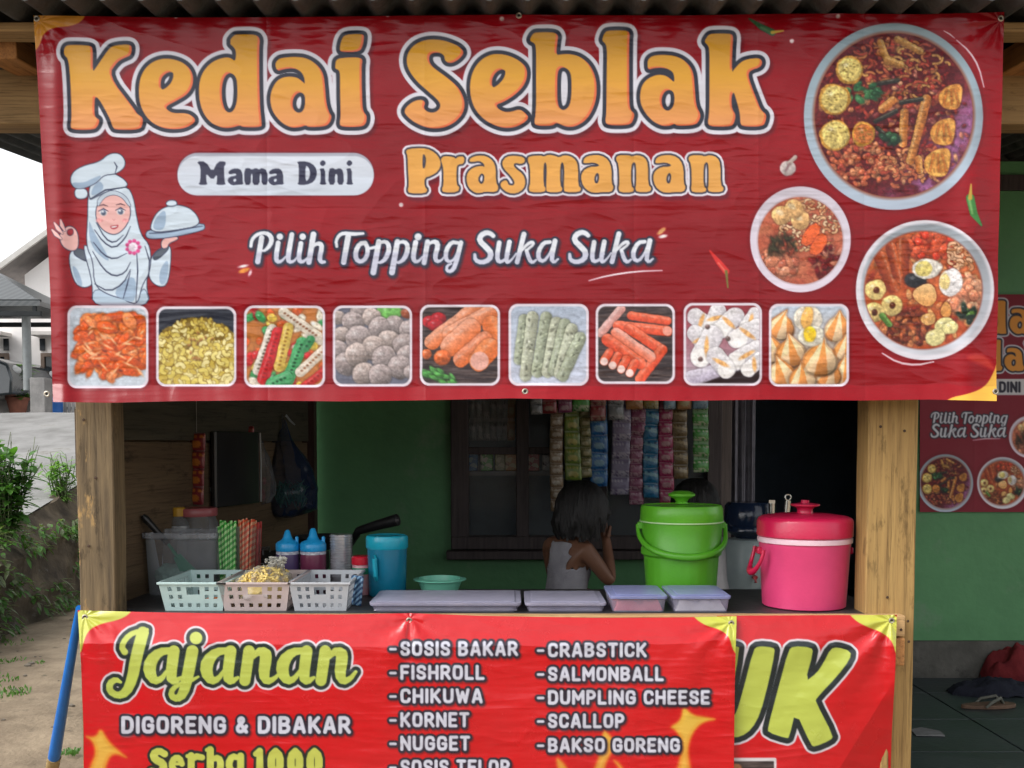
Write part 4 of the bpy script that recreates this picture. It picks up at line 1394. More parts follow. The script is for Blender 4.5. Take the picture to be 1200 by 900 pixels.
# ------------------------------------------------------------------ ground and terrain
def grid_sheet(x0, x1, y0, y1, nx, ny, zf):
    bm = bmesh.new()
    vs = [[bm.verts.new((x0 + (x1 - x0) * i / nx, y0 + (y1 - y0) * j / ny, 0)) for i in range(nx + 1)] for j in range(ny + 1)]
    for r in vs:
        for v in r:
            v.co.z = zf(v.co.x, v.co.y)
    for j in range(ny):
        for i in range(nx):
            bm.faces.new((vs[j][i], vs[j][i + 1], vs[j + 1][i + 1], vs[j + 1][i]))
    return bm


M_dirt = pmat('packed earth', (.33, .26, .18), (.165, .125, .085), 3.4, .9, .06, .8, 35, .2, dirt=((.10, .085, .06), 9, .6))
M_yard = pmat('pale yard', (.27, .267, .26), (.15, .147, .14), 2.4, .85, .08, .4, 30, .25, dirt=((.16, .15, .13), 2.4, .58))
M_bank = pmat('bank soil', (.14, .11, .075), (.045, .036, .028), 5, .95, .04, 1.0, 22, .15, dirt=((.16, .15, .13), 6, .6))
M_tile = pmat('dark floor tile', (.045, .058, .060), (.026, .034, .036), 4, .45, .15, .25, 40, .4, dirt=((.075, .075, .07), 5, .64))


def zr(x, y):
    return .018 * mnoise.noise((x * 1.7, y * 1.7, 0)) + .008 * mnoise.noise((x * 6, y * 6, 3))


bm = grid_sheet(-4.6, -1.0, -3.0, 9.0, 80, 230, lambda x, y: zr(x, y) - .01)
ground_path = structure('path', bm, M_dirt)
bm = bmesh.new()
v = [bm.verts.new(p) for p in ((-900, -900, -.06), (900, -900, -.06), (900, 900, -.06), (-900, 900, -.06))]
bm.faces.new(v)
structure('ground', bm, M_dirt)
# the neighbour's raised yard and the earth bank that holds it up
def BX(y):
    return -3.20 - .10 * (y - 3.5)


def yard_z(y):
    return .62 + .98 * max(0.0, min(1.0, (y - 4.2) / 6.0)) + .012 * mnoise.noise((y * .9, 1.3, 0))


bm = bmesh.new()
prev = None
for j in range(140):
    y = -12 + 28 * j / 139 if j < 138 else (30 if j == 138 else 90)
    cur = [bm.verts.new((x, y, yard_z(y) + .02 * mnoise.noise((x * .8, y * .8, 2)))) for x in (-70, -40, -20, -12, -9, -7, -6, -5.2, -4.6, BX(min(y, 16)) - .22)]
    if prev:
        for i in range(9):
            bm.faces.new((prev[i], prev[i + 1], cur[i + 1], cur[i]))
    prev = cur
structure('yard', bm, M_yard)
bm = bmesh.new()
rows = []
NY, NV = 220, 26
for j in range(NY + 1):
    y = -5 + 20 * j / NY
    row = []
    for i in range(NV + 1):
        t = i / NV
        x = BX(y) + .02 - .10 * t - (.16 * max(0, t - .7) / .3) + .05 * mnoise.noise((y * 1.3, t * 2, 1)) + .045 * mnoise.noise((y * 5, t * 5, 2)) + .022 * mnoise.noise((y * 14, t * 14, 4))
        z = -.03 + (.05 + yard_z(y)) * t + .05 * mnoise.noise((y * 2, t * 3, 5)) * t
        if i == NV:
            x, z = BX(y) - .30, yard_z(y) - .004
        row.append(bm.verts.new((x, y, z)))
    rows.append(row)
for a, b in zip(rows[:-1], rows[1:]):
    for i in range(NV):
        bm.faces.new((a[i], b[i], b[i + 1], a[i + 1]))
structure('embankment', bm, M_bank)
FZ = .062
# veranda floor of large dark tiles
bm = bmesh.new()
for i in range(11):
    for j in range(5):
        x0, y0 = -1.10 + i * .6, -.02 + j * .45
        bx(bm, x0 + .003, x0 + .597, y0 + .003, y0 + .447, -.02, FZ - .002 + .001 * ((i * 7 + j * 3) % 3))
bx(bm, -1.10, 5.5, -.02, 2.2, -.05, FZ - .006)
structure('veranda_floor', bm, M_tile, bevel=.002)

# ------------------------------------------------------------------ the house behind the stall
YW = 2.10
M_green = pmat('green wall paint', (.105, .285, .122), (.074, .205, .088), 2.2, .55, .12, .3, 26, .35, dirt=((.145, .250, .150), 1.7, .57))
M_plinth = pmat('bare cement', (.13, .125, .11), (.07, .068, .06), 7, .9, .05, .6, 30, .2, dirt=((.03, .03, .03), 6, .6))
M_brownwood = wood('dark brown paint wood', (.070, .054, .054), (.038, .029, .030), 2, .5, .3)
M_darkroom = pmat('dark room', (.15, .20, .26), (.10, .135, .18), 3, .9)
M_black = pmat('black plastic', (.016, .016, .018), (.010, .010, .011), 20, .4, .15, .1, 80)
M_glass = clear_plastic('window pane', (.55, .6, .62), .05, .05)
house = thing('house', 'green painted house wall with dark window and open doorway behind the stall', 'house', (0, YW, 0))
WX0, WX1 = P(527, 0, YW).x, P(850, 0, YW).x
DX0, DX1 = P(847, 0, YW).x + .06, 1.86
WZ0, WZ1 = P(0, 643, YW).z, 1.92
WT = 2.545
bm = bmesh.new()
L = lambda x0, x1, z0, z1: bx(bm, x0, x1, 0, .13, z0, z1)
L(-1.25, WX0, .241, WT)
L(WX0, WX1, .241, WZ0)
L(WX0, WX1, WZ1, WT)
L(WX1, DX0, .241, WT)
L(DX0, DX1, 1.95, WT)
L(DX1, 5.5, .241, WT)
mesh_obj('wall', bm, M_green, house, smooth=False)
bm = bmesh.new()
for x0, x1 in ((-1.25, DX0), (DX1, 5.5)):
    b2 = bx(bm, x0, x1, -.025, .13, -.05, .241)
bmesh.ops.subdivide_edges(bm, edges=bm.edges[:], cuts=12, use_grid_fill=True)
for q in bm.verts:
    if q.co.y < 0:
        q.co.y += .008 * mnoise.noise(q.co * 9)
mesh_obj('plinth', bm, M_plinth, house)
bm = bmesh.new()          # the band of dark moulding high on the wall
bx(bm, DX1 + .1, 5.5, -.02, -.002, P(0, 224, YW).z, P(0, 206, YW).z)
mesh_obj('moulding', bm, M_brownwood, house, smooth=False)
# room behind window and doorway: open towards the front
bm = bmesh.new()
bx(bm, -1.25, 5.5, 3.0, 3.1, -.05, WT)
bx(bm, -1.25, -1.15, .13, 3.0, -.05, WT)
bx(bm, 5.4, 5.5, .13, 3.0, -.05, WT)
bx(bm, -1.15, 5.4, .13, 3.0, -.05, FZ)
bx(bm, -1.15, 5.4, .13, 3.0, WT - .05, WT)
bx(bm, DX0 - .06, DX0 - .02, .13, 3.0, FZ, WT - .05)
mesh_obj('room', bm, M_darkroom, house, smooth=False)
# window joinery
bm = bmesh.new()
jw = .085
for x0, x1 in ((WX0, WX0 + jw), (WX1 - .07, WX1), (P(605, 0, YW).x, P(617, 0, YW).x + .012), (P(704, 0, YW).x, P(713, 0, YW).x)):
    bx(bm, x0, x1, -.035, .07, WZ0 + .06, WZ1 - .06)
bx(bm, WX0, WX1, -.040, .07, WZ0, WZ0 + .062)
bx(bm, WX0, WX1, -.040, .07, WZ1 - .062, WZ1)
win = mesh_obj('window', bm, M_brownwood, house, bevel=.004)
bm = bmesh.new()
za = P(0, 524, YW).z
bx(bm, WX0 + jw, P(605, 0, YW).x, -.02, .05, za - .035, za)
bx(bm, P(617, 0, YW).x + .012, P(704, 0, YW).x, -.02, .05, za - .035, za)
mesh_obj('rail', bm, M_brownwood, win, bevel=.003)
bm = bmesh.new()
bx(bm, WX0 - .02, WX1 + .02, -.085, .05, WZ0 - .045, WZ0 - .004)
mesh_obj('sill', bm, M_brownwood, win, bevel=.004)
bm = bmesh.new()
bx(bm, WX0 + .02, WX1 - .02, .030, .034, WZ0 + .03, WZ1 - .03)
mesh_obj('pane', bm, M_glass, win, smooth=False)
# doorway
bm = bmesh.new()
bx(bm, DX0 - .065, DX0, -.03, .14, FZ, 2.01)
bx(bm, DX1, DX1 + .065, -.03, .14, FZ, 2.01)
bx(bm, DX0, DX1, -.03, .14, 1.95, 2.01)
mesh_obj('door_frame', bm, wood('grey brown door frame', (.15, .12, .11), (.09, .07, .065), 2, .6, .3), house, bevel=.004)

# a curtain drawn aside in the doorway
bm = bmesh.new()
cx0, cx1 = DX0 + .005, P(895, 0, YW).x
vs = []
for i in range(41):
    u = i / 40
    vs.append([bm.verts.new((cx0 + (cx1 - cx0) * u, YW + .05 + .018 * math.sin(u * 21) + .006 * math.sin(u * 47 + 1 + j * .2), .25 + 1.68 * j / 16)) for j in range(17)])
for a, b in zip(vs[:-1], vs[1:]):
    for j in range(16):
        bm.faces.new((a[j], b[j], b[j + 1], a[j + 1]))
o = mesh_obj('curtain', bm, pmat('grey curtain cloth', (.24, .235, .27), (.16, .155, .18), 14, .9, .05, .3, 120, .2))
o.modifiers.new('solid', 'SOLIDIFY').thickness = .002
tag(o, 'narrow grey curtain hanging just inside the dark open doorway', 'curtain')

# ------------------------------------------------------------------ the stall: posts, beams, roof, counter
M_post_old = wood('weathered timber', (.235, .168, .092), (.082, .060, .038), 2, .85, .8, stain=((.40, .25, .10), .60))
M_post_new = wood('fresh yellow timber', (.43, .275, .100), (.24, .138, .050), 2, .7, .75)
M_beam = wood('tan beam wood', (.42, .27, .12), (.24, .145, .065), 0, .75, .6)
M_beam_y = wood('orange sawn wood', (.50, .24, .08), (.32, .14, .05), 1, .7, .5)
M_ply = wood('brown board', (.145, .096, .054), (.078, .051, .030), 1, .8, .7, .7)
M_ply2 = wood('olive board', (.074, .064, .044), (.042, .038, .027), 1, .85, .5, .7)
M_rail = wood('counter edge wood', (.56, .36, .17), (.36, .21, .09), 0, .7, .6)
M_top = pmat('dark counter top', (.035, .034, .036), (.022, .021, .022), 8, .5, .15, .2, 60)
M_sheet = pmat('grey fibre cement', (.10, .10, .098), (.05, .052, .052), 6, .9, .05, .3, 60, .2, dirt=((.04, .042, .04), 5, .58))
stall = thing('food_stall', 'open timber food stall with corrugated roof, two front posts and counter', 'stall', (0, 0, 0))
RZ = P(0, 2, -.19).z
SL = .103           # fall of the roof towards the front
roof_under = lambda y: RZ + SL * (y + .19)
xl0, xl1 = P(86, 470, -.01).x + .004, P(130, 470, -.01).x + .002
xr0, xr1 = P(1016, 600, -.01).x, P(1074, 600, -.01).x
mesh_obj('post', timber(xl0, xl1, -.01, .075, 0, roof_under(0), 1, .004), M_post_old, stall, bevel=.004)
mesh_obj('post', timber(xr0, xr1, -.01, .085, 0, roof_under(0), 2, .002), M_post_new, stall, bevel=.004)
o = mesh_obj('post', timber(P(1046, 0, -.05).x, P(1058, 0, -.05).x, -.058, -.016, 0, P(0, 747, -.03).z, 3, .003), M_post_new, stall, bevel=.008)
mesh_obj('block', timber(P(1059, 0, -.03).x, P(1072, 0, -.03).x, -.055, -.014, P(0, 778, -.03).z, P(0, 746, -.03).z, 4, .002), M_beam_y, stall, bevel=.004)
mesh_obj('front_beam', timber(-2.3, 2.4, -.03, .055, P(0, 36, -.03).z, roof_under(-.03) - .001, 5, .004, 40), M_beam, stall, bevel=.004)
mesh_obj('cross_beam', timber(-2.3, 2.4, .26, .36, P(0, 150, .3).z, P(0, 86, .3).z, 6, .005, 40), M_beam, stall, bevel=.004)
for x in (P(4, 47, .06).x, 0.2, P(1235, 47, .06).x):
    mesh_obj('rafter', timber(x - .06, x + .034, 0, YW - .1, -.068, 0, 7 + x, .003), M_beam_y, stall, bevel=.003, loc=(0, .062, roof_under(.062) - .004), rot=(math.atan(SL), 0, 0))
# corrugated roof, laid front to back
bm = bmesh.new()
nx = 1200
xa, xb, ya, yb = -2.32, 3.4, -.19, 2.6
prev = None
for i in range(nx + 1):
    x = xa + (xb - xa) * i / nx
    dz = .018 * math.cos(2 * math.pi * x / .0985 + .6)
    col_ = []
    for y in (ya, .9, yb):
        z = RZ + .020 + dz + SL * (y - ya)
        col_.append((bm.verts.new((x, y, z)), bm.verts.new((x, y, z + .006))))
    if prev:
        for k in range(2):
            bm.faces.new((prev[k][0], prev[k + 1][0], col_[k + 1][0], col_[k][0]))
            bm.faces.new((prev[k][1], col_[k][1], col_[k + 1][1], prev[k + 1][1]))
        bm.faces.new((prev[0][0], col_[0][0], col_[0][1], prev[0][1]))
        bm.faces.new((prev[2][0], prev[2][1], col_[2][1], col_[2][0]))
    prev = col_
mesh_obj('roof', bm, M_sheet, stall)
bm = bmesh.new()        # roof of the house behind, one slope of the same sheets
bx(bm, -1.4, 5.8, 0.06, 3.4, WT + .001, WT + .05)
mesh_obj('roof', bm, M_sheet, house, smooth=False)
# left side wall of wide boards
WA = .119
WX = -1.222
bm = bmesh.new()
bx(bm, -.012, .012, .076, YW - .03, 0.0, 1.205)
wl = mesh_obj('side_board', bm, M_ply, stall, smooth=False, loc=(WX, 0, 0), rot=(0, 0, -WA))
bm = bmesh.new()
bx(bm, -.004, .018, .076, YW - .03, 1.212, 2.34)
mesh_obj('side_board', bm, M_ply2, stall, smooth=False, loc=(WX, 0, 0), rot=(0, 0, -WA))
mesh_obj('seam_light_stop', box(-.04, -.0125, .076, YW - .03, 1.10, 1.30), M_ply, stall, smooth=False, loc=(WX, 0, 0), rot=(0, 0, -WA))  # added unseen outside the wall to stop light leaking through the board seam
bm = bmesh.new()
vs_ = bx(bm, -.03, -.008, .076, YW - .03, 2.2, 2.5)
for q_ in vs_[4:]:
    q_.co.z = roof_under(q_.co.y) - .012
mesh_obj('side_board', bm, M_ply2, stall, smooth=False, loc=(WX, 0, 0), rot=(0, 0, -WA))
bm = bmesh.new()
bx(bm, -.03, .03, YW - .1, YW - .03, 0, 2.52)
mesh_obj('corner_stud', bm, wood('dark red stud', (.06, .03, .026), (.03, .016, .014)), stall, smooth=False, loc=(WX + math.tan(WA) * (YW - .06) + .01, 0, 0))
# counter
CZ = P(0, 720, -.03).z
mesh_obj('counter_rail', timber(P(92, 0, -.03).x, P(1072, 0, -.03).x, -.052, -.012, P(0, 746, -.05).z, CZ, 9, .0016, 40), M_rail, stall, bevel=.003)
mesh_obj('counter_top', box(-1.09, 1.06, -.011, .480, CZ - .028, CZ - .002), M_top, stall, smooth=False)
mesh_obj('counter_top', box(-1.168, -1.0902, .078, .480, CZ - .028, CZ - .002), M_top, stall, smooth=False)
mesh_obj('counter_wing', box(-1.10, -.42, .4802, .98, CZ - .028, CZ - .002), M_top, stall, smooth=False)
for x, y in ((-1.03, .92), (-.46, .92), (1.0, .43), (.40, .43), (-.34, .44), (-1.04, .44)):
    mesh_obj('counter_leg', timber(x - .025, x + .025, y - .025, y + .025, 0, CZ - .03, x + y, .002), M_ply, stall)
# low boards that close the counter front behind the banners
bm = bmesh.new()
for i in range(9):
    bx(bm, -1.0 + i * .222, -.785 + i * .222, .002, .016, .04, CZ - .032)
mesh_obj('front_panel', bm, M_ply, stall, smooth=False)

# ------------------------------------------------------------------ printed banners
M_print = None


def print_mat(name, rough, spec, coat=0):
    m, t, b = nmat(name)
    at = N(t, 'ShaderNodeAttribute', attribute_name='print')
    tc = N(t, 'ShaderNodeTexCoord')
    nz = N(t, 'ShaderNodeTexNoise', Scale=9.0, Detail=6, Roughness=.65)
    t.links.new(tc.outputs['Object'], nz.inputs['Vector'])
    mr = N(t, 'ShaderNodeMapRange')
    mr.inputs['To Min'].default_value = rough - .1
    mr.inputs['To Max'].default_value = rough + .12
    t.links.new(nz.outputs['Fac'], mr.inputs['Value'])
    # faded, dusty film over the print
    n2 = N(t, 'ShaderNodeTexNoise', Scale=3.0, Detail=7, Roughness=.7)
    t.links.new(tc.outputs['Object'], n2.inputs['Vector'])
    m2 = N(t, 'ShaderNodeMapRange')
    m2.inputs['From Min'].default_value = .42
    m2.inputs['From Max'].default_value = .75
    m2.inputs['To Min'].default_value = .0
    m2.inputs['To Max'].default_value = .025
    t.links.new(n2.outputs['Fac'], m2.inputs['Value'])
    mx = N(t, 'ShaderNodeMix', data_type='RGBA')
    t.links.new(m2.outputs[0], mx.inputs[0])
    t.links.new(at.outputs['Color'], mx.inputs[6])
    mx.inputs[7].default_value = (.50, .40, .40, 1)
    t.links.new(mx.outputs[2], b.inputs['Base Color'])
    t.links.new(mr.outputs[0], b.inputs['Roughness'])
    b.inputs['Specular IOR Level'].default_value = spec
    b.inputs['Coat Weight'].default_value = coat
    # woven backing of the vinyl
    wv = N(t, 'ShaderNodeTexNoise', Scale=260.0, Detail=2)
    t.links.new(tc.outputs['Object'], wv.inputs['Vector'])
    bp = N(t, 'ShaderNodeBump', Strength=.12, Distance=.001)
    t.links.new(wv.outputs['Fac'], bp.inputs['Height'])
    t.links.new(bp.outputs[0], b.inputs['Normal'])
    return m


def vP(px, py, Y):
    r, u = (px - 600) / FP, (PY0 - py) / FP
    dy, dz = cp + u * sp, -sp + u * cp
    t = (Y - CAM.y) / dy
    return CAM.x + r * t, CAM.z + dz * t


def cloth(name, A, left, right, top, bottom, Y0, h, mat, gain=1.0, parent=None):
    nc = int((right[0][0] - left[0][0]) * A.S)
    nr = int((left[-1][1] - left[0][1]) * A.S)
    v, u = np.meshgrid(np.linspace(0, 1, nr), np.linspace(0, 1, nc), indexing='ij')
    yc = left[0][1] + v * (left[-1][1] - left[0][1])
    xl = np.interp(yc, [p[1] for p in left], [p[0] for p in left])
    xr = np.interp(yc, [p[1] for p in right], [p[0] for p in right])
    px = xl + u * (xr - xl)
    yt = np.interp(px, [p[0] for p in top], [p[1] for p in top])
    yb = np.interp(px, [p[0] for p in bottom], [p[1] for p in bottom])
    py = yt + v * (yb - yt)
    H = h(px.astype(np.float32), py.astype(np.float32))
    X, Z = vP(px, py, Y0 - H)
    o3 = P(float(px.mean()), float(py.mean()), Y0)
    co = np.stack([X - o3.x, -H, Z - o3.z], -1).reshape(-1, 3).astype(np.float32)
    fi, fj = (px - A.x0) * A.S, (py - A.y0) * A.S
    i0, j0 = np.clip(fi.astype(int), 0, A.W - 2), np.clip(fj.astype(int), 0, A.H - 2)
    a, b = np.clip(fi - i0, 0, 1)[..., None], np.clip(fj - j0, 0, 1)[..., None]
    c = (A.a[j0, i0] * (1 - a) + A.a[j0, i0 + 1] * a) * (1 - b) + (A.a[j0 + 1, i0] * (1 - a) + A.a[j0 + 1, i0 + 1] * a) * b
    c = np.clip(c, 0, 1)
    c = np.where(c <= .04045, c / 12.92, ((c + .055) / 1.055) ** 2.4) * gain
    k = np.arange(nr * nc).reshape(nr, nc)
    q = np.stack([k[:-1, :-1], k[1:, :-1], k[1:, 1:], k[:-1, 1:]], -1).reshape(-1, 4)
    me = bpy.data.meshes.new(name)
    me.vertices.add(nr * nc)
    me.vertices.foreach_set('co', co.ravel())
    me.loops.add(q.size)
    me.loops.foreach_set('vertex_index', q.ravel().astype(np.int32))
    me.polygons.add(len(q))
    me.polygons.foreach_set('loop_start', np.arange(0, q.size, 4, dtype=np.int32))
    me.polygons.foreach_set('use_smooth', np.ones(len(q), bool))
    me.update()
    at = me.color_attributes.new('print', 'FLOAT_COLOR', 'POINT')
    at.data.foreach_set('color', np.concatenate([c.reshape(-1, 3), np.ones((nr * nc, 1))], 1).astype(np.float32).ravel())
    me.materials.append(mat)
    o = link(bpy.data.objects.new(name, me), parent)
    o.location = o3
    return o


M_ring = pmat('brass eyelet', (.55, .50, .42), (.30, .26, .2), 30, .35, .1, metal=.9)
M_hole = pmat('eyelet hole', (.02, .02, .02), rough=.9)


def eyelets(ban, pts, Y, h):
    for px, py in pts:
        p = P(px, py, Y) - ban.location
        d = float(h(np.array([[px]], np.float32), np.array([[py]], np.float32))[0, 0])
        bm = bmesh.new()
        lathe(bm, [(.0035, 0), (.0038, .0016), (.006, .0022), (.0082, .0012), (.0085, 0)], 24, cap0=False, cap1=False)
        lathe(bm, [(.0005, .0004), (.0036, .0004)], 24, cap0=False, cap1=False, mi=1)
        mesh_obj('eyelet', bm, [M_ring, M_hole], ban, loc=(p.x, -d - .0006, p.z), rot=(math.radians(90), 0, 0))


def sstep(a, b, x):
    t = np.clip((x - a) / (b - a), 0, 1)
    return t * t * (3 - 2 * t)


def crinkle(x, y, k=1.0):
    a = fbm(x / 160 + .2 * fbm(x / 90, y / 40, 2), y / 80, 11) * .010
    b = fbm(x / 70 + y / 300, y / 13, 12) * .0026
    wx = x + 14 * fbm(x / 50, y / 50, 14)
    m = sstep(.40, .66, fbm(x / 110, y / 70, 15))
    c = ridge(wx / 46, (y + .10 * x) / 8.5, 13) * .0009 + ridge(wx / 26, (y - .16 * x) / 5.2, 16) * .0004
    d = ridge((wx + y * .5) / 60, (y - wx * .3) / 26, 17) ** 3 * .0012
    return (a + b) * k + c * (.35 + m) * k + d * k


def crease(t, w):
    return np.exp(-np.abs(t) / w)


YT = -.075


def h_top(x, y):
    h = crinkle(x, y) + ridge((x + 30 * fbm(x / 40, y / 30, 41)) / 60, y / 4.6, 42) * .00045 * (.3 + fbm(x / 150, y / 60, 43))
    for c, s_ in ((497, 1), (742, -1), (888, 1), (1012, -1), (312, -1)):
        h = h + s_ * .0011 * crease(x - c - .004 * y, 3.0)
    for c, s_ in ((142, 1), (243, -1), (347, 1)):
        h = h + s_ * .0008 * crease(y - c - .004 * x, 2.5)
    h = h + .020 * sstep(40, 110, y) + .010 * sstep(250, 430, y)           # belly below the hung edge
    wob = 5 * (fbm(x / 60, x / 90, 19) - .5) * 2
    h = h + np.clip(y - 452 - wob, 0, 40) * .00125                          # the bottom hem kicks outwards
    h = h + .012 * np.exp(-((x - 1143 + .02 * y) / 17) ** 2)                # a roll down the right edge
    h = h + .010 * np.exp(-((x - 62 - .03 * y) / 11) ** 2)
    r = np.hypot(x - 46, y - 24)
    th = np.arctan2(y - 24, x - 46)
    h = h + .0026 * np.sin(th * 11 + 2 * fbm(x / 20, y / 20, 51)) * np.exp(-r / 55) * np.clip(r / 14, 0, 1)
    r = np.hypot(x - 1172, y - 24)
    th = np.arctan2(y - 24, 1172 - x)
    h = h + .0026 * np.sin(th * 10 + 2 * fbm(x / 20, y / 20, 52)) * np.exp(-r / 60) * np.clip(r / 14, 0, 1)
    return h.astype(np.float32)


A_top = art_top()
M_p1 = print_mat('glossy printed vinyl', .20, .26)
ban = cloth('banner', A_top, [(39, 16), (44, 90), (50, 200), (57, 300), (59, 345), (60, 400), (62, 469)], [(1177, 16), (1175.5, 60), (1174.5, 120), (1172, 190), (1171.5, 240), (1169.5, 300), (1169.5, 360), (1167.5, 420), (1168, 469)],
            [(39, 18), (66, 18.3), (200, 20.5), (330, 20.2), (460, 18.6), (600, 17), (690, 17.8), (800, 18.2), (900, 16.4), (985, 15.8), (1080, 16.8), (1177, 14)], [(60, 471), (130, 472), (210, 470), (300, 469.2), (400, 470.4), (500, 469.0), (600, 466.8), (700, 468.6), (800, 469.8), (900, 468.2), (1010, 469.4), (1090, 468.2), (1170, 470)], YT, h_top, M_p1, .74)
tag(ban, 'large dark red shop banner with orange lettering and food pictures hung above the counter', 'banner')
eyelets(ban, [(44.5, 23), (67, 463), (608, 20), (615, 460), (1157, 460), (1171, 23)], YT, h_top)

YM = -.058


def h_menu(x, y):
    t = np.clip(y - 716, 0, 400)
    fold = 757 + 4 * (fbm(x / 120, x / 70, 23) - .5) * 2 - .012 * np.abs(x - 480)
    h = crinkle(x, y, .8) + ridge((x + 40 * fbm(x / 50, y / 30, 61)) / 80, y / 7, 62) * .0007 * (.3 + fbm(x / 120, y / 60, 63))
    h = h + .00085 * np.minimum(t, fold - 716) + .00004 * t
    for cx, cy, sgn, kk in ((100, 722, 1, 13), (855, 729, -1, 12), (480, 725, 1, 9), (480, 725, -1, 9)):
        dx = (x - cx) * sgn
        r = np.hypot(dx, y - cy) + 1e-3
        th = np.arctan2(y - cy, dx)
        h = h + np.where(dx > -4, .0030 * np.sin(th * kk * .7 + 3 * fbm(x / 24, y / 24, 53)) * np.exp(-r / 75) * np.clip(r / 16, 0, 1), 0)
    for k, (x0, y0, s_, w) in enumerate(((240, 800, .25, 30), (560, 840, -.18, 26), (760, 800, -.5, 30), (820, 790, -.7, 22), (150, 770, .9, 16))):
        h = h + .0022 * np.exp(-(((y - y0) - s_ * (x - x0)) / w) ** 2) * np.exp(-((x - x0) / 90) ** 2)
    return h.astype(np.float32)


A_menu = art_menu()
M_p2 = print_mat('glossy printed vinyl sheet', .24, .55)
ban2 = cloth('banner', A_menu, [(91, 715), (95, 780), (98, 860), (98, 1005)], [(863, 723), (861, 800), (859, 1005)],
             [(91, 715), (102, 715.5), (180, 717.5), (300, 719.5), (400, 720), (480, 718.5), (560, 721.5), (700, 724), (800, 723.5), (863, 722)], [(90, 1003), (870, 1005)], YM, h_menu, M_p2, .66)
tag(ban2, 'bright red menu banner with yellow script heading and two white lists below counter edge', 'banner')
eyelets(ban2, [(102, 722.5), (480, 726), (855, 729)], YM, h_menu)


def h_side(x, y):
    h = crinkle(x + 400, y + 90, .7)
    t = np.clip(y - 718, 0, 400)
    h = h + .0006 * np.minimum(t, 40) + .00002 * t
    dx = (1043 - x)
    r = np.hypot(dx, y - 727) + 1e-3
    th = np.arctan2(y - 727, dx)
    h = h + .0065 * np.sin(th * 8 - .6 + 2 * fbm(x / 30, y / 30, 54)) * np.exp(-r / 150) * np.clip(r / 25, 0, 1)
    q = (x - 1046) + (y - 800) * .62                                        # slack fold in the lower right corner
    h = h - .0007 * np.clip(q, 0, 60) * sstep(790, 830, y)
    return h.astype(np.float32)


A_side = art_side()
YS = -.0545
ban3 = cloth('banner', A_side, [(840, 719), (838, 1005)], [(1051, 719), (1049, 790), (1045, 860), (1041, 1005)],
             [(840, 721.5), (1051, 720.5)], [(838, 1005), (1042, 1003)], YS, h_side, M_p2, .66)
tag(ban3, 'bright red banner with big slanted yellow-green capitals partly covered by the menu banner', 'banner')
eyelets(ban3, [(1043, 726.5)], YS, h_side)

A_post = art_poster()
YP = YW - .014
h_pos = lambda x, y: (fbm(x / 60, y / 50, 31) * .006 + .0012 * crease(x - 1142, 2.0)).astype(np.float32)
ban4 = cloth('poster', A_post, [(1078, 345), (1078, 600)], [(1322, 345), (1322, 600)], [(1078, 345), (1322, 345)], [(1078, 600), (1322, 600)], YP, h_pos,
             print_mat('matt printed sheet', .6, .35), .9)
tag(ban4, 'dark red poster with soup bowls pinned to the green wall right of the stall', 'poster')
# ------------------------------------------------------------------ things on the counter
def plast(name, c, rough=.32, var=.86, **k):
    return pmat(name, c, tuple(x * var for x in c), 9, rough, .08, .08, 120, .5, **k)


CT = CZ - .002            # height of the counter top


def X_at(px, Y):
    return (px - 600) / FP * (Y - CAM.y)


def frustum_wall(bm, p00, p10, p01, p11, cols, rows, holes):
    """one lattice wall: bottom p00-p10, top p01-p11; the cells in holes are left open"""
    p00, p10, p01, p11 = map(Vector, (p00, p10, p01, p11))
    nu, nv = len(cols), len(rows)
    g = [[bm.verts.new((p00.lerp(p10, u)).lerp(p01.lerp(p11, u), v)) for u in cols] for v in rows]
    for j in range(nv - 1):
        for i in range(nu - 1):
            if (i, j) in holes:
                continue
            bm.faces.new((g[j][i], g[j][i + 1], g[j + 1][i + 1], g[j + 1][i]))


def zpx(py, Y):
    return P(0, py, Y).z - CT


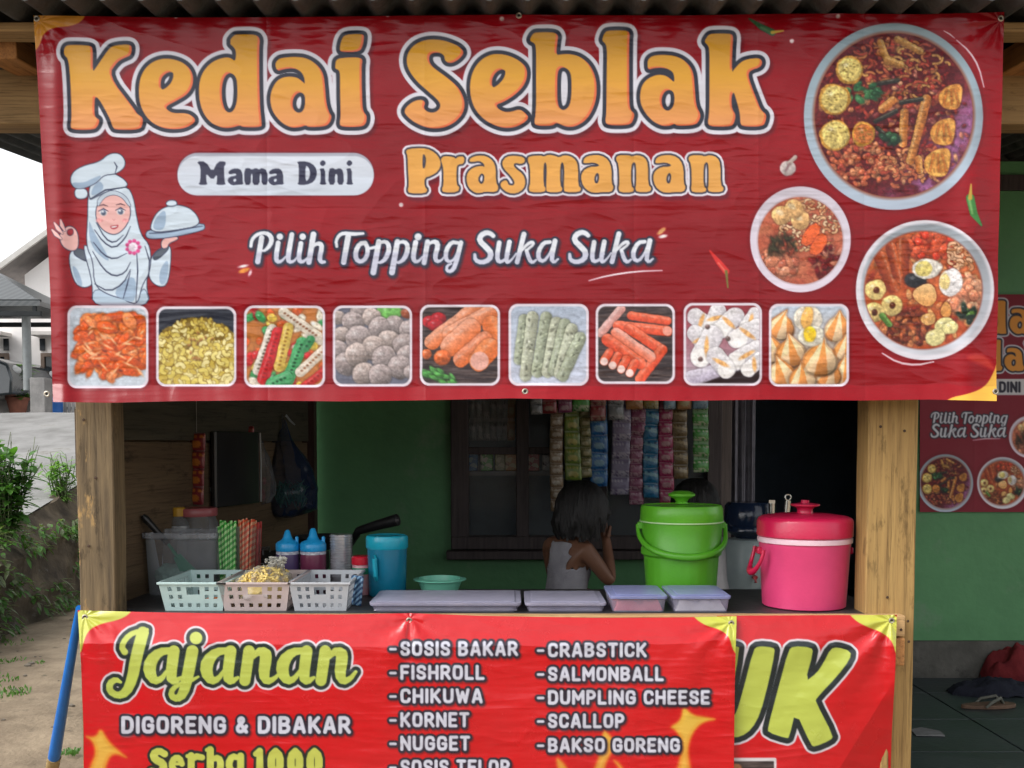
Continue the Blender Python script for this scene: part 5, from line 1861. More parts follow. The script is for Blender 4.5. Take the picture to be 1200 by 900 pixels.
def basket(label, c, px0, px1, yf, depth, h):
    Y0 = yf
    x0, x1 = X_at(px0, Y0), X_at(px1, Y0)
    w = x1 - x0
    t = thing('basket', label, 'basket', ((x0 + x1) / 2, Y0, CT), 0, 'plastic baskets along the counter front')
    m = plast('basket plastic', c, .4)
    bm = bmesh.new()
    f = .86                                         # the foot is narrower than the rim
    a, b, d0, d1 = w / 2, w / 2 * f, 0, depth
    i0, i1 = depth * .06, depth * .94
    nh = 6
    cols = [0, .07]
    for k in range(nh):
        cols += [.07 + (k + .34) * .86 / nh, .07 + (k + .78) * .86 / nh]
    cols += [1.0]
    cols = sorted(set(cols))
    rows = [0, .12, .27, .42, .57, .70, .85, 1.0]
    ho = set()
    for k in range(nh):
        ho |= {(2 + 2 * k, 1), (2 + 2 * k, 3), (2 + 2 * k, 5)}
    handle = {(i, j) for i in range(6, 9) for j in (4, 5)} | {(6, 3), (7, 3), (8, 3)} - {(6, 3), (7, 3), (8, 3)}
    front = {q for q in ho if not (q[1] in (3, 5) and q[0] in (6, 8))} | {(6, 4), (7, 4), (8, 4), (6, 5), (7, 5), (8, 5)}
    frustum_wall(bm, (-b, i0, 0), (b, i0, 0), (-a, d0, h), (a, d0, h), cols, rows, front)
    frustum_wall(bm, (b, i1, 0), (-b, i1, 0), (a, d1, h), (-a, d1, h), cols, rows, front)
    sc = [0, .05]
    ns = 13
    for k in range(ns):
        sc += [.05 + (k + .3) * .9 / ns, .05 + (k + .75) * .9 / ns]
    sc += [1.0]
    srow = [0, .10, .30, .36, .58, .64, .86, 1.0]
    sh_ = set()
    for k in range(ns):
        sh_ |= {(2 + 2 * k, 1), (2 + 2 * k, 3), (2 + 2 * k, 5)}
    frustum_wall(bm, (-b, i1, 0), (-b, i0, 0), (-a, d1, h), (-a, d0, h), sc, srow, sh_)
    frustum_wall(bm, (b, i0, 0), (b, i1, 0), (a, d0, h), (a, d1, h), sc, srow, sh_)
    bt = [bm.verts.new(p) for p in ((-b, i0, .001), (b, i0, .001), (b, i1, .001), (-b, i1, .001))]
    bm.faces.new(bt)
    bmesh.ops.remove_doubles(bm, verts=bm.verts, dist=.0004)
    o = mesh_obj('body', bm, m, t, smooth=False)
    s_ = o.modifiers.new('solid', 'SOLIDIFY')
    s_.thickness = .0028
    s_.offset = -1
    bm = bmesh.new()
    q = .004
    for (ax0, ax1, ay0, ay1) in ((-a - q, a + q, -q, .003), (-a - q, a + q, d1 - .003, d1 + q), (-a - q, -a + .003, .003, d1 - .003), (a - .003, a + q, .003, d1 - .003)):
        bx(bm, ax0, ax1, ay0, ay1, h - .005, h + .0015)
    mesh_obj('rim', bm, m, t, bevel=.0012)
    return t, w


b1, w1 = basket('pale mint plastic basket with square holes, leftmost on the counter', (.50, .66, .64), 183, 262, .028, .29, zpx(683, .028))
b2, w2 = basket('dusty beige plastic basket filled with a bag of yellow snacks', (.56, .46, .44), 253, 338, .028, .29, zpx(683, .028))
b3, w3 = basket('light grey plastic basket in front of the silver cup stack', (.50, .52, .55), 337, 408, .028, .29, zpx(683, .028))

# bag of yellow snacks heaped in the middle basket
t = thing('snack_bag', 'crinkled clear bag of small yellow snacks heaped in the beige basket', 'snack bag', (b2.location.x, .165, CT))
bm = bmesh.new()
rr = random.Random(3)
for k in range(330):
    u, v = rr.uniform(-1, 1), rr.uniform(-1, 1)
    if u * u + v * v > 1:
        continue
    z = .055 + .040 * (1 - u * u) * (1 - .6 * v * v) + rr.uniform(-.006, .004)
    c = (u * .073, v * .118, z + .012)
    g = bmesh.ops.create_cone(bm, cap_ends=True, segments=6, radius1=.0034, radius2=.0034, depth=rr.uniform(.010, .02))
    rm = Matrix.Translation(c) @ Matrix.Rotation(rr.uniform(0, 3.14), 4, 'Z') @ Matrix.Rotation(rr.uniform(.9, 2.2), 4, 'X')
    bmesh.ops.transform(bm, matrix=rm, verts=g['verts'])
blob(bm, (0, 0, .042), (.07, .112, .045), 3, .1, 3)
mesh_obj('snacks', bm, pmat('yellow snacks', (.72, .52, .12), (.80, .64, .26), 40, .6), t)
bm = bmesh.new()
blob(bm, (0, 0, .050), (.080, .128, .062), 5, .22, 3.0, 4)
for q in bm.verts:
    q.co += mnoise.noise_vector(q.co * 60) * .005
    if q.co.z < .02:
        q.co.z = .02
mesh_obj('wrapper', bm, clear_plastic('crinkled clear wrapper', (.85, .85, .85), .10, .12), t, autosmooth=25)
bm = bmesh.new()
for k in range(60):
    q = Vector((rr.uniform(-.010, .045), rr.uniform(.02, .10), rr.uniform(.105, .135)))
    blob(bm, q, (rr.uniform(.004, .011), rr.uniform(.003, .007), rr.uniform(.002, .006)), 1, .5, 4, k)
mesh_obj('knot', bm, clear_plastic('twisted clear wrapper end', (.8, .78, .7), .35, .1), t, autosmooth=20)
# small things inside the other two baskets
t = thing('spoon', 'orange plastic spoon lying inside the mint basket', 'spoon', (b1.location.x + .0, .085, CT + .012), .5)
bm = bmesh.new()
tube(bm, [(-.07, 0, .02), (-.01, 0, .010), (.02, 0, .006)], [.004, .004, .006], 8)
mesh_obj('handle', bm, plast('orange plastic', (.62, .16, .04)), t)
bm = bmesh.new()
blob(bm, (.042, 0, .01), (.028, .019, .008), 3, 0)
mesh_obj('bowl', bm, plast('orange plastic', (.62, .16, .04)), t)

# ---- lidded storage boxes
M_frost = clear_plastic('frosted lilac plastic', (.62, .60, .78), .22, .22)
M_frost2 = clear_plastic('frosted lid', (.60, .58, .74), .40, .2)
M_frost_b = clear_plastic('frosted blue lid', (.42, .46, .80), .44, .2)


def rounded_box(bm, x0, x1, y0, y1, z0, z1, r, taper=.94, open_top=True, n=5):
    def ring(sx, z):
        out = []
        cx, cy = (x0 + x1) / 2, (y0 + y1) / 2
        hx, hy = (x1 - x0) / 2 * sx, (y1 - y0) / 2 * sx
        for qx, qy, a0 in ((1, 1, 0), (-1, 1, 90), (-1, -1, 180), (1, -1, 270)):
            for k in range(n + 1):
                a = math.radians(a0 + 90 * k / n)
                out.append(bm.verts.new((cx + qx * (hx - r) + r * math.cos(a), cy + qy * (hy - r) + r * math.sin(a), z)))
        return out
    R0, R1 = ring(taper, z0), ring(1, z1)
    k = len(R0)
    for i in range(k):
        bm.faces.new((R0[i], R0[(i + 1) % k], R1[(i + 1) % k], R1[i]))
    bm.faces.new(R0[::-1])
    if not open_top:
        bm.faces.new(R1)
    return R1


def storage_box(label, px0, px1, ypx_top, dep, lid_m, fill=None):
    Y0 = .012
    x0, x1 = X_at(px0, Y0), X_at(px1, Y0)
    zt = P(0, ypx_top, Y0).z
    h = zt - CT
    t = thing('storage_box', label, 'storage box', ((x0 + x1) / 2, Y0 + dep / 2, CT), 0, 'lidded plastic boxes along the counter front')
    w = (x1 - x0) / 2
    bm = bmesh.new()
    rounded_box(bm, -w + .004, w - .004, -dep / 2 + .004, dep / 2 - .004, .001, h - .008, .012)
    o = mesh_obj('tub', bm, M_frost, t)
    bm = bmesh.new()
    rounded_box(bm, -w, w, -dep / 2, dep / 2, h - .010, h - .0015, .013, .99, False)
    bx(bm, -w + .018, w - .018, -dep / 2 + .014, dep / 2 - .014, h - .0012, h + .0012)
    mesh_obj('lid', bm, lid_m, t, bevel=.0012)
    if fill:
        bm = bmesh.new()
        c, kind = fill
        nu, nv, top = 60, 34, h - .018
        g = []
        for j in range(nv + 1):
            r_ = []
            for i in range(nu + 1):
                u, v = 2 * i / nu - 1, 2 * j / nv - 1
                q = Vector((u * (w - .012), v * (dep / 2 - .012), px0 * .1))
                edge = min(1, 6 * (1 - max(abs(u), abs(v))))
                if kind == 'roll':
                    bump_ = .006 * abs(math.sin(q.y * 210 + 3 * mnoise.noise(q * 30))) + .008 * mnoise.noise(q * 26)
                else:
                    bump_ = .012 * (1 - mnoise.voronoi(q * 34)[0][0] * 1.6)
                z = .004 + edge * max(.002, top * .72 + bump_)
                r_.append(bm.verts.new((q.x, q.y, min(z, top))))
            g.append(r_)
        for j in range(nv):
            for i in range(nu):
                bm.faces.new((g[j][i], g[j][i + 1], g[j + 1][i + 1], g[j + 1][i]))
        mesh_obj('food', bm, c, t)
    return t


storage_box('long low clear box with flat pale lid beside the blue jug', 431, 611, 706, .25, M_frost2,
            (pmat('pale sticks', (.55, .52, .58), (.40, .38, .46), 20, .6), 'roll'))
storage_box('low clear box with pale lid between the long box and the pink filled box', 615, 712, 706, .24, M_frost2,
            (pmat('pale lilac sticks', (.50, .46, .56), (.34, .32, .42), 20, .6), 'roll'))
storage_box('deeper clear box with bluish lid showing pink food inside', 716, 784, 698, .22, M_frost_b,
            (pmat('pink sausage', (.72, .20, .22), (.60, .12, .15), 20, .5), 'roll'))
storage_box('deeper clear box with pale blue lid and white balls, nearest the pink bucket', 789, 859, 698, .22, M_frost_b,
            (pmat('white fish balls', (.70, .66, .66), (.58, .54, .55), 20, .5), 'ball'))

# ---- the two rice buckets
def bucket(name, label, cx, cy, R0, body_c, lid_c, prof_lo, prof_lid, knob, ribs):
    t = thing(name, label, 'bucket', (cx, cy, CT))
    mb = plast(label[:10] + ' body plastic', body_c, .36)
    ml = plast(label[:10] + ' lid plastic', lid_c, .3)
    bm = bmesh.new()
    lathe(bm, prof_lo, 96, mod=ribs)
    mesh_obj('body', bm, mb, t)
    bm = bmesh.new()
    lathe(bm, prof_lid, 80, cap0=False)
    lid = mesh_obj('lid', bm, ml, t)
    bm = bmesh.new()
    lathe(bm, knob, 40, cap0=False)
    mesh_obj('knob', bm, ml, lid)
    return t, mb, ml


# green
gy = .385
gx = X_at(799, gy)
fy = gy - .12
rg = 48.5 / FP * (gy - CAM.y)
zl = [zpx(q, gy) for q in (591, 610, 617, 642, 649, 690)]
zl_g = zl[4]
green, mg, mgl = bucket('bucket', 'lime green lidded bucket with knob and draped carrying handle', gx, gy, rg, (.105, .42, .024), (.125, .47, .026),
    [(rg * .80, .001), (rg * .83, .004), (rg * .90, zl[4] - .006), (rg * .965, zl[4] + .002), (rg * .965, zl[3]), (rg * .945, zl[3] + .004), (rg * .975, zl[1] - .006), (rg * .98, zl[1] - .002)],
    [(rg * .985, zl[1]), (rg * 1.0, zl[1] + .003), (rg * .985, zl[0] - .012), (rg * .95, zl[0] - .002), (rg * .92, zl[0] - .006), (rg * .3, zl[0] - .001), (rg * .1, zl[0])],
    [(.021, zl[0] + .002), (.018, zl[0] + .008), (.0175, zpx(588, gy)), (.023, zpx(584.5, gy)), (.042, zpx(581, gy)), (.0425, zpx(578.5, gy)), (.025, zpx(575.5, gy)), (.001, zpx(575, gy))],
    lambda a, z: 1 + .012 * max(0, min(1, 3 * math.sin(a * 24) - .9)) * (1 if z < zl_g - .01 else 0))
bm = bmesh.new()
lathe(bm, [(rg * .99, zl[1] - .0035), (rg * 1.015, zl[1] - .003), (rg * 1.015, zl[1] + .0005), (rg * .99, zl[1] + .001)], 80, cap0=False, cap1=False)
mesh_obj('seal_ring', bm, plast('pale lime ring', (.55, .78, .42)), green)
bm = bmesh.new()      # handle hanging down across the front
pts = []
for k in range(41):
    a = math.pi * k / 40
    s_ = math.sin(a) ** .55
    pts.append(((rg * 1.06) * math.cos(a) * (1 - .02 * s_), -(rg * 1.045) * math.sin(a), zl[1] - .012 - (zl[1] - zl[4] - .016) * s_))
tube(bm, pts, [.0066 + .0050 * math.sin(math.pi * k / 40) for k in range(41)], 10)
mesh_obj('handle', bm, mg, green)
for sgn in (-1, 1):
    bm = box(min(sgn * rg * .94, sgn * (rg * 1.03 + .004)), max(sgn * rg * .94, sgn * (rg * 1.03 + .004)), -.012, .012, zl[1] - .026, zl[1] - .004)
    mesh_obj('handle_lug', bm, mg, green, bevel=.003)

# pink
py_ = .14
pxx = X_at(944, py_)
rp = 53.0 / FP * (py_ - CAM.y)
zl = [zpx(q, py_) for q in (606, 628, 634, 640, 717)]
pink, mp_, mpl = bucket('bucket', 'hot pink ribbed bucket with a darker raspberry lid beside the right post', pxx, py_, rp, (.66, .052, .17), (.52, .010, .062),
    [(rp * .87, .001), (rp * .90, .004), (rp * .975, zl[3] - .002), (rp * .985, zl[3] + .002), (rp * .985, zl[2] - .001)],
    [(rp * 1.0, zl[1] - .001), (rp * 1.035, zl[1] + .003), (rp * 1.035, zl[0] - .010), (rp * 1.0, zl[0] - .001), (rp * .92, zl[0] + .004), (rp * .6, zl[0] + .010), (rp * .2, zl[0] + .012), (rp * .05, zl[0] + .0125)],
    [(.027, zl[0] + .008), (.023, zl[0] + .014), (.022, zpx(597, py_)), (.026, zpx(594.5, py_)), (.042, zpx(592.5, py_)), (.0425, zpx(590.5, py_)), (.012, zpx(589, py_)), (.012, zpx(586, py_)), (.001, zpx(585.5, py_))],
    lambda a, z: 1 + .012 * max(0, min(1, 3 * math.sin(a * 20) - .6)) * (1 if .004 < z < zl[3] - .004 else 0))
bm = bmesh.new()
lathe(bm, [(rp * .985, zl[2] - .002), (rp * 1.02, zl[2] - .001), (rp * 1.025, zl[1] - .004), (rp * .99, zl[1] - .001)], 80, cap0=False, cap1=False)
mesh_obj('seal_ring', bm, plast('pale pink ring', (.78, .55, .62)), pink)
bm = bmesh.new()
pts = []
for k in range(33):
    a = math.pi * k / 32
    s_ = math.sin(a)
    pts.append((-rp * 1.02 - .024 * s_, -rp * .75 * math.cos(a) * .55 - .01, zl[3] - .004 - .070 * s_ ** .7))
tube(bm, pts, [.0055 + .0055 * max(0, math.sin(math.pi * k / 32)) ** 4 for k in range(33)], 10)
mesh_obj('handle', bm, mpl, pink)
for sgn in (-1, 1):
    bm = box(min(sgn * rp * .95, sgn * (rp * 1.03 + .004)), max(sgn * rp * .95, sgn * (rp * 1.03 + .004)), -.014, .014, zl[3] - .022, zl[3] - .002)
    mesh_obj('handle_lug', bm, mpl, pink, bevel=.003)

# ---- left group
M_clear = clear_plastic('clear tub plastic', (.50, .52, .55), .16, .15)
M_clear2 = clear_plastic('clear jar plastic', (.6, .62, .64), .12, .10)
# big clear tub
ty0 = .335
tx0, tx1 = X_at(165, ty0), X_at(252, ty0)
tw = (tx1 - tx0) / 2
tz = zpx(625, ty0)
tub = thing('tub', 'large clear plastic tub with thick rim behind the mint basket', 'tub', ((tx0 + tx1) / 2, .275, CT))
bm = bmesh.new()
rounded_box(bm, -tw, tw, -.0, .18, .001, tz - .004, .03, .93)
bmesh.ops.translate(bm, verts=bm.verts, vec=(0, .0, 0))
o = mesh_obj('body', bm, M_clear, tub)
bm = bmesh.new()
ring_o, n_ = [], 5
for (sx, z) in ((1.0, tz - .020), (1.06, tz - .016), (1.07, tz), (.99, tz + .001)):
    rr_ = []
    for qx, qy, a0 in ((1, 1, 0), (-1, 1, 90), (-1, -1, 180), (1, -1, 270)):
        for k in range(n_ + 1):
            a = math.radians(a0 + 90 * k / n_)
            rr_.append(bm.verts.new((qx * (tw * sx - .03) + .03 * math.cos(a), .09 + qy * (.09 * sx - .03) + .03 * math.sin(a), z)))
    ring_o.append(rr_)
for a_, b_ in zip(ring_o[:-1], ring_o[1:]):
    for i in range(len(a_)):
        bm.faces.new((a_[i], a_[(i + 1) % len(a_)], b_[(i + 1) % len(a_)], b_[i]))
mesh_obj('rim', bm, clear_plastic('tub rim', (.40, .42, .46), .42, .2), tub)
tub.location.y = ty0
# spatula standing in the tub
sp_ = thing('spatula', 'green spatula with black handle standing tilted in the clear tub', 'spatula', (X_at(200, .41), .41, CT + .02))
bm = bmesh.new()
p0 = P(167, 604, .345) - sp_.location
p1 = P(197, 637, .37) - sp_.location
p2 = P(230, 684, .41) - sp_.location
d = (p1 - p0)
tube(bm, [p0, p0 + d * .12, p0 + d * .5, p1], [.008, .0125, .0105, .009], 12)
bm2 = bmesh.new()
mesh_obj('grip', bm, M_black, sp_)
tube(bm2, [p1, p1.lerp(p2, .35)], [.005, .006], 8)
a_, b_ = p1.lerp(p2, .3), p2
nrm = Vector((.8, .2, .55)).normalized()
for s0, s1 in ((0, 1),):
    q = [a_ - nrm * .012, a_ + nrm * .012, b_ + nrm * .03, b_ - nrm * .03]
    f = bm2.faces.new([bm2.verts.new(v) for v in q])
    g = bmesh.ops.extrude_face_region(bm2, geom=[f])
    bmesh.ops.translate(bm2, verts=[e for e in g['geom'] if isinstance(e, bmesh.types.BMVert)], vec=(0, .004, 0))
mesh_obj('blade', bm2, plast('sea green plastic', (.02, .22, .13)), sp_)
# a folded cloth of sea-green colour lying in the tub's front
bm = bmesh.new()
blob(bm, (0, 0, .045), (.055, .05, .04), 4, .25, 3, 8)
o = mesh_obj('cloth', bm, pmat('mint cloth', (.30, .46, .42), (.2, .34, .3), 12, .9, .05, .4, 60), None, loc=(X_at(200, .42), .42, CT + .006))
tag(o, 'crumpled mint cleaning cloth lying inside the clear tub', 'cloth')

# jar with a pink lid and a smaller bottle with a yellow cap, behind the tub
M_pinklid = plast('dusty pink lid', (.42, .11, .12))
jy = .66
jr = 27 / FP * (jy - CAM.y)
jar = thing('jar', 'wide clear jar with dusty pink lid behind the clear tub', 'jar', (X_at(228, jy), jy, CT))
bm = bmesh.new()
zt = zpx(603, jy)
lathe(bm, [(jr * .9, .001), (jr * .96, .006), (jr * .96, zt - .03), (jr * .86, zt - .012), (jr * .86, zt)], 40, cap1=False)
o = mesh_obj('body', bm, M_clear2, jar)
bm = bmesh.new()
lathe(bm, [(jr * .84, .003), (jr * .9, .008), (jr * .9, zt * .62), (jr * .2, zt * .64)], 32)
mesh_obj('contents', bm, pmat('dim contents', (.16, .15, .16), (.09, .085, .09), 30, .9), jar)
bm = bmesh.new()
lathe(bm, [(jr * .92, zt - .004), (jr * .94, zt), (jr * .94, zt + .020), (jr * .9, zt + .024), (jr * .01, zt + .025)], 40)
mesh_obj('lid', bm, M_pinklid, jar)
bt_ = thing('bottle', 'small clear bottle with flat yellow cap and white label left of the jar', 'bottle', (X_at(208, .60), .60, CT))
bm = bmesh.new()
br = 12 / FP * 3.46
zt = zpx(602, .60)
lathe(bm, [(br * .9, .001), (br, .005), (br, zt - .03), (br * .6, zt - .012), (br * .6, zt)], 28)
mesh_obj('body', bm, clear_plastic('bottle plastic', (.4, .4, .4), .25, .12), bt_)
bm = bmesh.new()
lathe(bm, [(br * .68, zt - .008), (br * .7, zt + .018), (br * .6, zt + .022)], 28)
mesh_obj('cap', bm, plast('mustard cap', (.55, .30, .03)), bt_)
bm = bmesh.new()
lathe(bm, [(br * 1.02, zt - .085), (br * 1.02, zt - .040)], 28, cap0=False, cap1=False)
mesh_obj('label', bm, pmat('white paper label', (.60, .60, .58), (.12, .13, .15), 60, .7), bt_)


# straws in clear packs
def stripe_mat(name, c, w, fr=90):
    m, t, b = nmat(name)
    tc = N(t, 'ShaderNodeTexCoord')
    mp = N(t, 'ShaderNodeMapping')
    mp.inputs['Rotation'].default_value = (0, math.radians(38), 0)
    t.links.new(tc.outputs['Object'], mp.inputs['Vector'])
    wv = N(t, 'ShaderNodeTexWave', Scale=fr / 6.28, Distortion=.4)
    wv.bands_direction = 'Z'
    t.links.new(mp.outputs[0], wv.inputs['Vector'])
    r = ramp(t, wv.outputs['Fac'], [(.42, c), (.58, w)])
    t.links.new(r.outputs[0], b.inputs['Base Color'])
    b.inputs['Roughness'].default_value = .35
    return m


def straws(label, px0, px1, ytop, Y, m, n, tilt, seed):
    x0, x1 = X_at(px0, Y), X_at(px1, Y)
    t = thing('straw_pack', label, 'straws', ((x0 + x1) / 2, Y, CT), 0, 'packs of drinking straws')
    rq = random.Random(seed)
    bm = bmesh.new()
    h = zpx(ytop, Y)
    for k in range(n):
        u, v = rq.uniform(-1, 1) * (x1 - x0) / 2 * .85, rq.uniform(-.024, .024)
        hh = h + rq.uniform(-.012, .006)
        tube(bm, [(u * .7, v, .002), (u + tilt, v + .012, hh)], .0034, 8)
    mesh_obj('straws', bm, m, t)
    bm = bmesh.new()
    w = (x1 - x0) / 2
    lathe(bm, [(w * .8, .0015), (w * .92, .03), (w * .98, h * .6), (w * 1.02, h * .93)], 24, cap0=False, cap1=False, mod=lambda a, z: 1 + .05 * math.sin(a * 5 + z * 60))
    for q in bm.verts:
        q.co.y *= .034 / w if w > 0 else 1
        q.co.x += tilt * q.co.z / h
    mesh_obj('sleeve', bm, clear_plastic('straw sleeve', (.8, .85, .8), .03, .10), t)
    return t


straws('pack of green striped straws standing left of the orange ones', 254, 280, 612, .365, stripe_mat('green stripes', (.012, .36, .015), (.42, .72, .30), 130), 46, -.004, 1)
straws('pack of orange striped straws standing between green and red packs', 276, 296, 610, .40, stripe_mat('orange stripes', (.70, .075, .012), (.70, .36, .20), 130), 40, .004, 2)
straws('pack of plain red straws, rightmost of the straw packs', 291, 303, 614, .435, stripe_mat('red straws', (.45, .02, .02), (.50, .05, .04)), 18, .003, 3)


# sauce bottles with nozzle caps
def sauce(label, pxc, pw, ycap, ytip, Y, c, mirror):
    t = thing('sauce_bottle', label, 'sauce bottle', (X_at(pxc, Y), Y, CT), 0, 'squeeze bottles with blue caps')
    r = pw / 2 / FP * (Y - CAM.y)
    zc, zt = zpx(ycap, Y), zpx(ytip, Y)
    bm = bmesh.new()
    lathe(bm, [(r * .9, .001), (r, .006), (r, zc * .8), (r * .97, zc * .9), (r * .82, zc)], 40)
    mesh_obj('body', bm, c, t)
    mb = plast('sky blue cap', (.02, .36, .75), .3)
    bm = bmesh.new()
    lathe(bm, [(r * .98, zc - .012), (r * 1.02, zc - .009), (r * 1.02, zc + .010), (r * .88, zc + .017), (r * .5, zc + .024), (r * .36, zc + .034), (r * .22, zt - .004), (r * .12, zt)], 40)
    cap = mesh_obj('cap', bm, mb, t)
    bm = bmesh.new()
    sx = mirror * r * .8
    tube(bm, [(sx, 0, zc + .006), (sx * 1.02, 0, zc + .030), (sx * .96, 0, zc + .034)], [.0055, .0060, .004], 8)
    tube(bm, [(sx * .97, 0, zc + .012), (sx * .4, -.002, zc + .022)], [.003, .003], 6)
    mesh_obj('nozzle_cap', bm, mb, cap)
    bm = bmesh.new()
    lathe(bm, [(r * 1.004, zc - .022), (r * 1.004, zc - .0125)], 40, cap0=False, cap1=False)
    mesh_obj('label', bm, pmat('cap band', (.7, .72, .75), (.3, .3, .4), 80, .5), t)
    return t


sauce('squeeze bottle of purple sauce with a blue cap, left one', 336, 27, 641, 621, .40, plast('purple sauce bottle', (.085, .055, .15), .3), 1)
sauce('squeeze bottle of dark red sauce with a blue cap, right one', 366, 30, 641, 619, .40, plast('plum sauce bottle', (.17, .030, .075), .3), 1)

# stack of clear plastic cups
t = thing('cup_stack', 'tall silvery stack of nested plastic cups behind the grey basket', 'cups', (X_at(399, .43), .43, CT))
bm = bmesh.new()
cr = 13.5 / FP * 3.29
ztop = zpx(626, .43)
prof = [(cr * .74, .001)]
k = 0
z = .05
prof.append((cr * .96, z))
while z < ztop - .004:
    prof += [(cr * 1.0, z + .001), (cr * 1.0, z + .004), (cr * .95, z + .005), (cr * .955, z + .008)]
    z += .0085
lathe(bm, prof, 40)
mesh_obj('cups', bm, pmat('silvery cup plastic', (.62, .63, .66), (.45, .46, .50), 10, .18, .06, metal=.55), t)

# jar with a red cap
t = thing('jar', 'small jar of pink powder with red cap and green band left of the blue jug', 'jar', (X_at(423, .36), .36, CT))
jr = 11 / FP * 3.22
zt = zpx(661, .36)
bm = bmesh.new()
lathe(bm, [(jr * .95, .001), (jr, .004), (jr, zt - .004), (jr * .9, zt)], 32)
mesh_obj('body', bm, pmat('pink powder jar', (.55, .20, .24), (.45, .34, .36), 60, .35), t)
bm = bmesh.new()
lathe(bm, [(jr * 1.02, zt - .030), (jr * 1.02, zt - .010)], 32, cap0=False, cap1=False)
mesh_obj('label', bm, plast('green band', (.02, .22, .12)), t)
bm = bmesh.new()
lathe(bm, [(jr * 1.06, zt), (jr * 1.08, zt + .002), (jr * 1.08, zt + .022), (jr * .95, zt + .026), (.001, zt + .0265)], 32)
mesh_obj('lid', bm, plast('red lid', (.55, .010, .03)), t)

# striped pack
t = mesh_obj('snack_pack', box(-.026, .026, -.004, .004, 0, .088), stripe_mat('blue black stripes', (.015, .05, .13), (.16, .28, .40), 150), None, loc=(X_at(417, .17), .135, CT + .001), rot=(-.12, .0, -.75), bevel=.003)
tag(t, 'narrow pack with dark blue diagonal stripes leaning beside the grey basket', 'snack pack')

# blue jug
t = thing('jug', 'tall turquoise plastic jug with bright lid and side handle', 'jug', (X_at(453, .345), .345, CT))
jr = 24 / FP * 3.205
zt = zpx(641, .345)
M_jug = plast('turquoise jug plastic', (.008, .17, .28), .22)
M_juglid = plast('bright turquoise lid', (.012, .36, .50), .25)
bm = bmesh.new()
lathe(bm, [(jr * .88, .001), (jr * .92, .004), (jr * .97, zt - .01), (jr * .97, zt)], 56)
mesh_obj('body', bm, M_jug, t)
bm = bmesh.new()
lathe(bm, [(jr * .98, zt - .004), (jr * 1.03, zt), (jr * 1.03, zt + .030), (jr * .99, zt + .036), (jr * .90, zt + .038), (jr * .86, zt + .0365), (.001, zt + .037)], 56)
mesh_obj('lid', bm, M_juglid, t)
bm = bmesh.new()
tube(bm, [(-jr * .45, -jr * .84, zt - .022), (-jr * .47, -jr * 1.02, zt - .030), (-jr * .44, -jr * 1.0, zt * .45), (-jr * .41, -jr * .80, zt * .36)], [.006, .008, .008, .006], 8)
mesh_obj('handle', bm, M_juglid, t)

# mint dish
bm = bmesh.new()
dr = 31 / FP * 3.24
dh = zpx(677, .38)
lathe(bm, [(dr * .58, .001), (dr * .66, .004), (dr * .84, dh - .010), (dr * 1.0, dh - .006), (dr * 1.0, dh - .003), (dr * .80, dh), (dr * .62, .010), (.001, .008)], 48)
t = mesh_obj('dish', bm, plast('mint dish plastic', (.16, .50, .36), .3), None, loc=(X_at(515, .38), .38, CT))
tag(t, 'shallow mint green dish behind the long low box', 'dish')

# cooker and pan on the wing behind
t = thing('stove', 'black two burner gas stove with pale wire grates behind the sauce bottles', 'stove', (X_at(322, .80), .80, CT))
bm = bmesh.new()
bx(bm, -.17, .17, -.13, .13, .012, .082)
mesh_obj('body', bm, M_black, t, bevel=.008)
M_wire = pmat('steel wire', (.42, .42, .42), (.25, .25, .25), 30, .35, metal=.8)
for cx in (-.082, .082):
    bm = bmesh.new()
    for k in range(4):
        a = math.pi / 4 + k * math.pi / 2
        tube(bm, [(cx + .02 * math.cos(a), .02 * math.sin(a), .100), (cx + .068 * math.cos(a), .068 * math.sin(a), .102), (cx + .07 * math.cos(a), .07 * math.sin(a), .083)], .003, 6)
    tube(bm, [(cx + .055 * math.cos(q * .3307), .055 * math.sin(q * .3307), .100) for q in range(20)], .003, 6, cap=False)
    mesh_obj('grate', bm, M_wire, t)
bm = bmesh.new()
for z in (.032, .060):
    bx(bm, -.165, .165, -.136, -.1305, z, z + .004)
mesh_obj('trim', bm, M_wire, t)
for cx in (-.09, .09):
    bm = bmesh.new()
    lathe(bm, [(.018, 0), (.018, .014), (.013, .02)], 20)
    mesh_obj('knob', bm, M_black, t, loc=(cx, -.137, .047), rot=(math.radians(90), 0, 0))
pan = thing('frying_pan', 'black frying pan whose thick handle sticks out above the blue jug', 'frying pan', (X_at(398, .80), .80, CT))
bm = bmesh.new()
lathe(bm, [(.075, .083), (.09, .086), (.118, .125), (.121, .125), (.092, .084), (.001, .0838)], 40)
bmesh.ops.translate(bm, verts=bm.verts, vec=(-.05, 0, .021))
mesh_obj('bowl', bm, M_black, pan)
bm = bmesh.new()
h0 = P(420, 622, .72) - pan.location
h1 = P(466, 609, .66) - pan.location
hm = h0.lerp(h1, .5) + Vector((0, 0, .001))
tube(bm, [Vector((.045, -.01, .13)), h0, hm, h1, h1 + Vector((.006, 0, .001))], [.010, .014, .018, .021, .013], 12)
mesh_obj('handle', bm, M_black, pan)

# ------------------------------------------------------------------ things hanging on the left wall
def wall_x(Y):
    return WX + math.tan(WA) * Y + .014


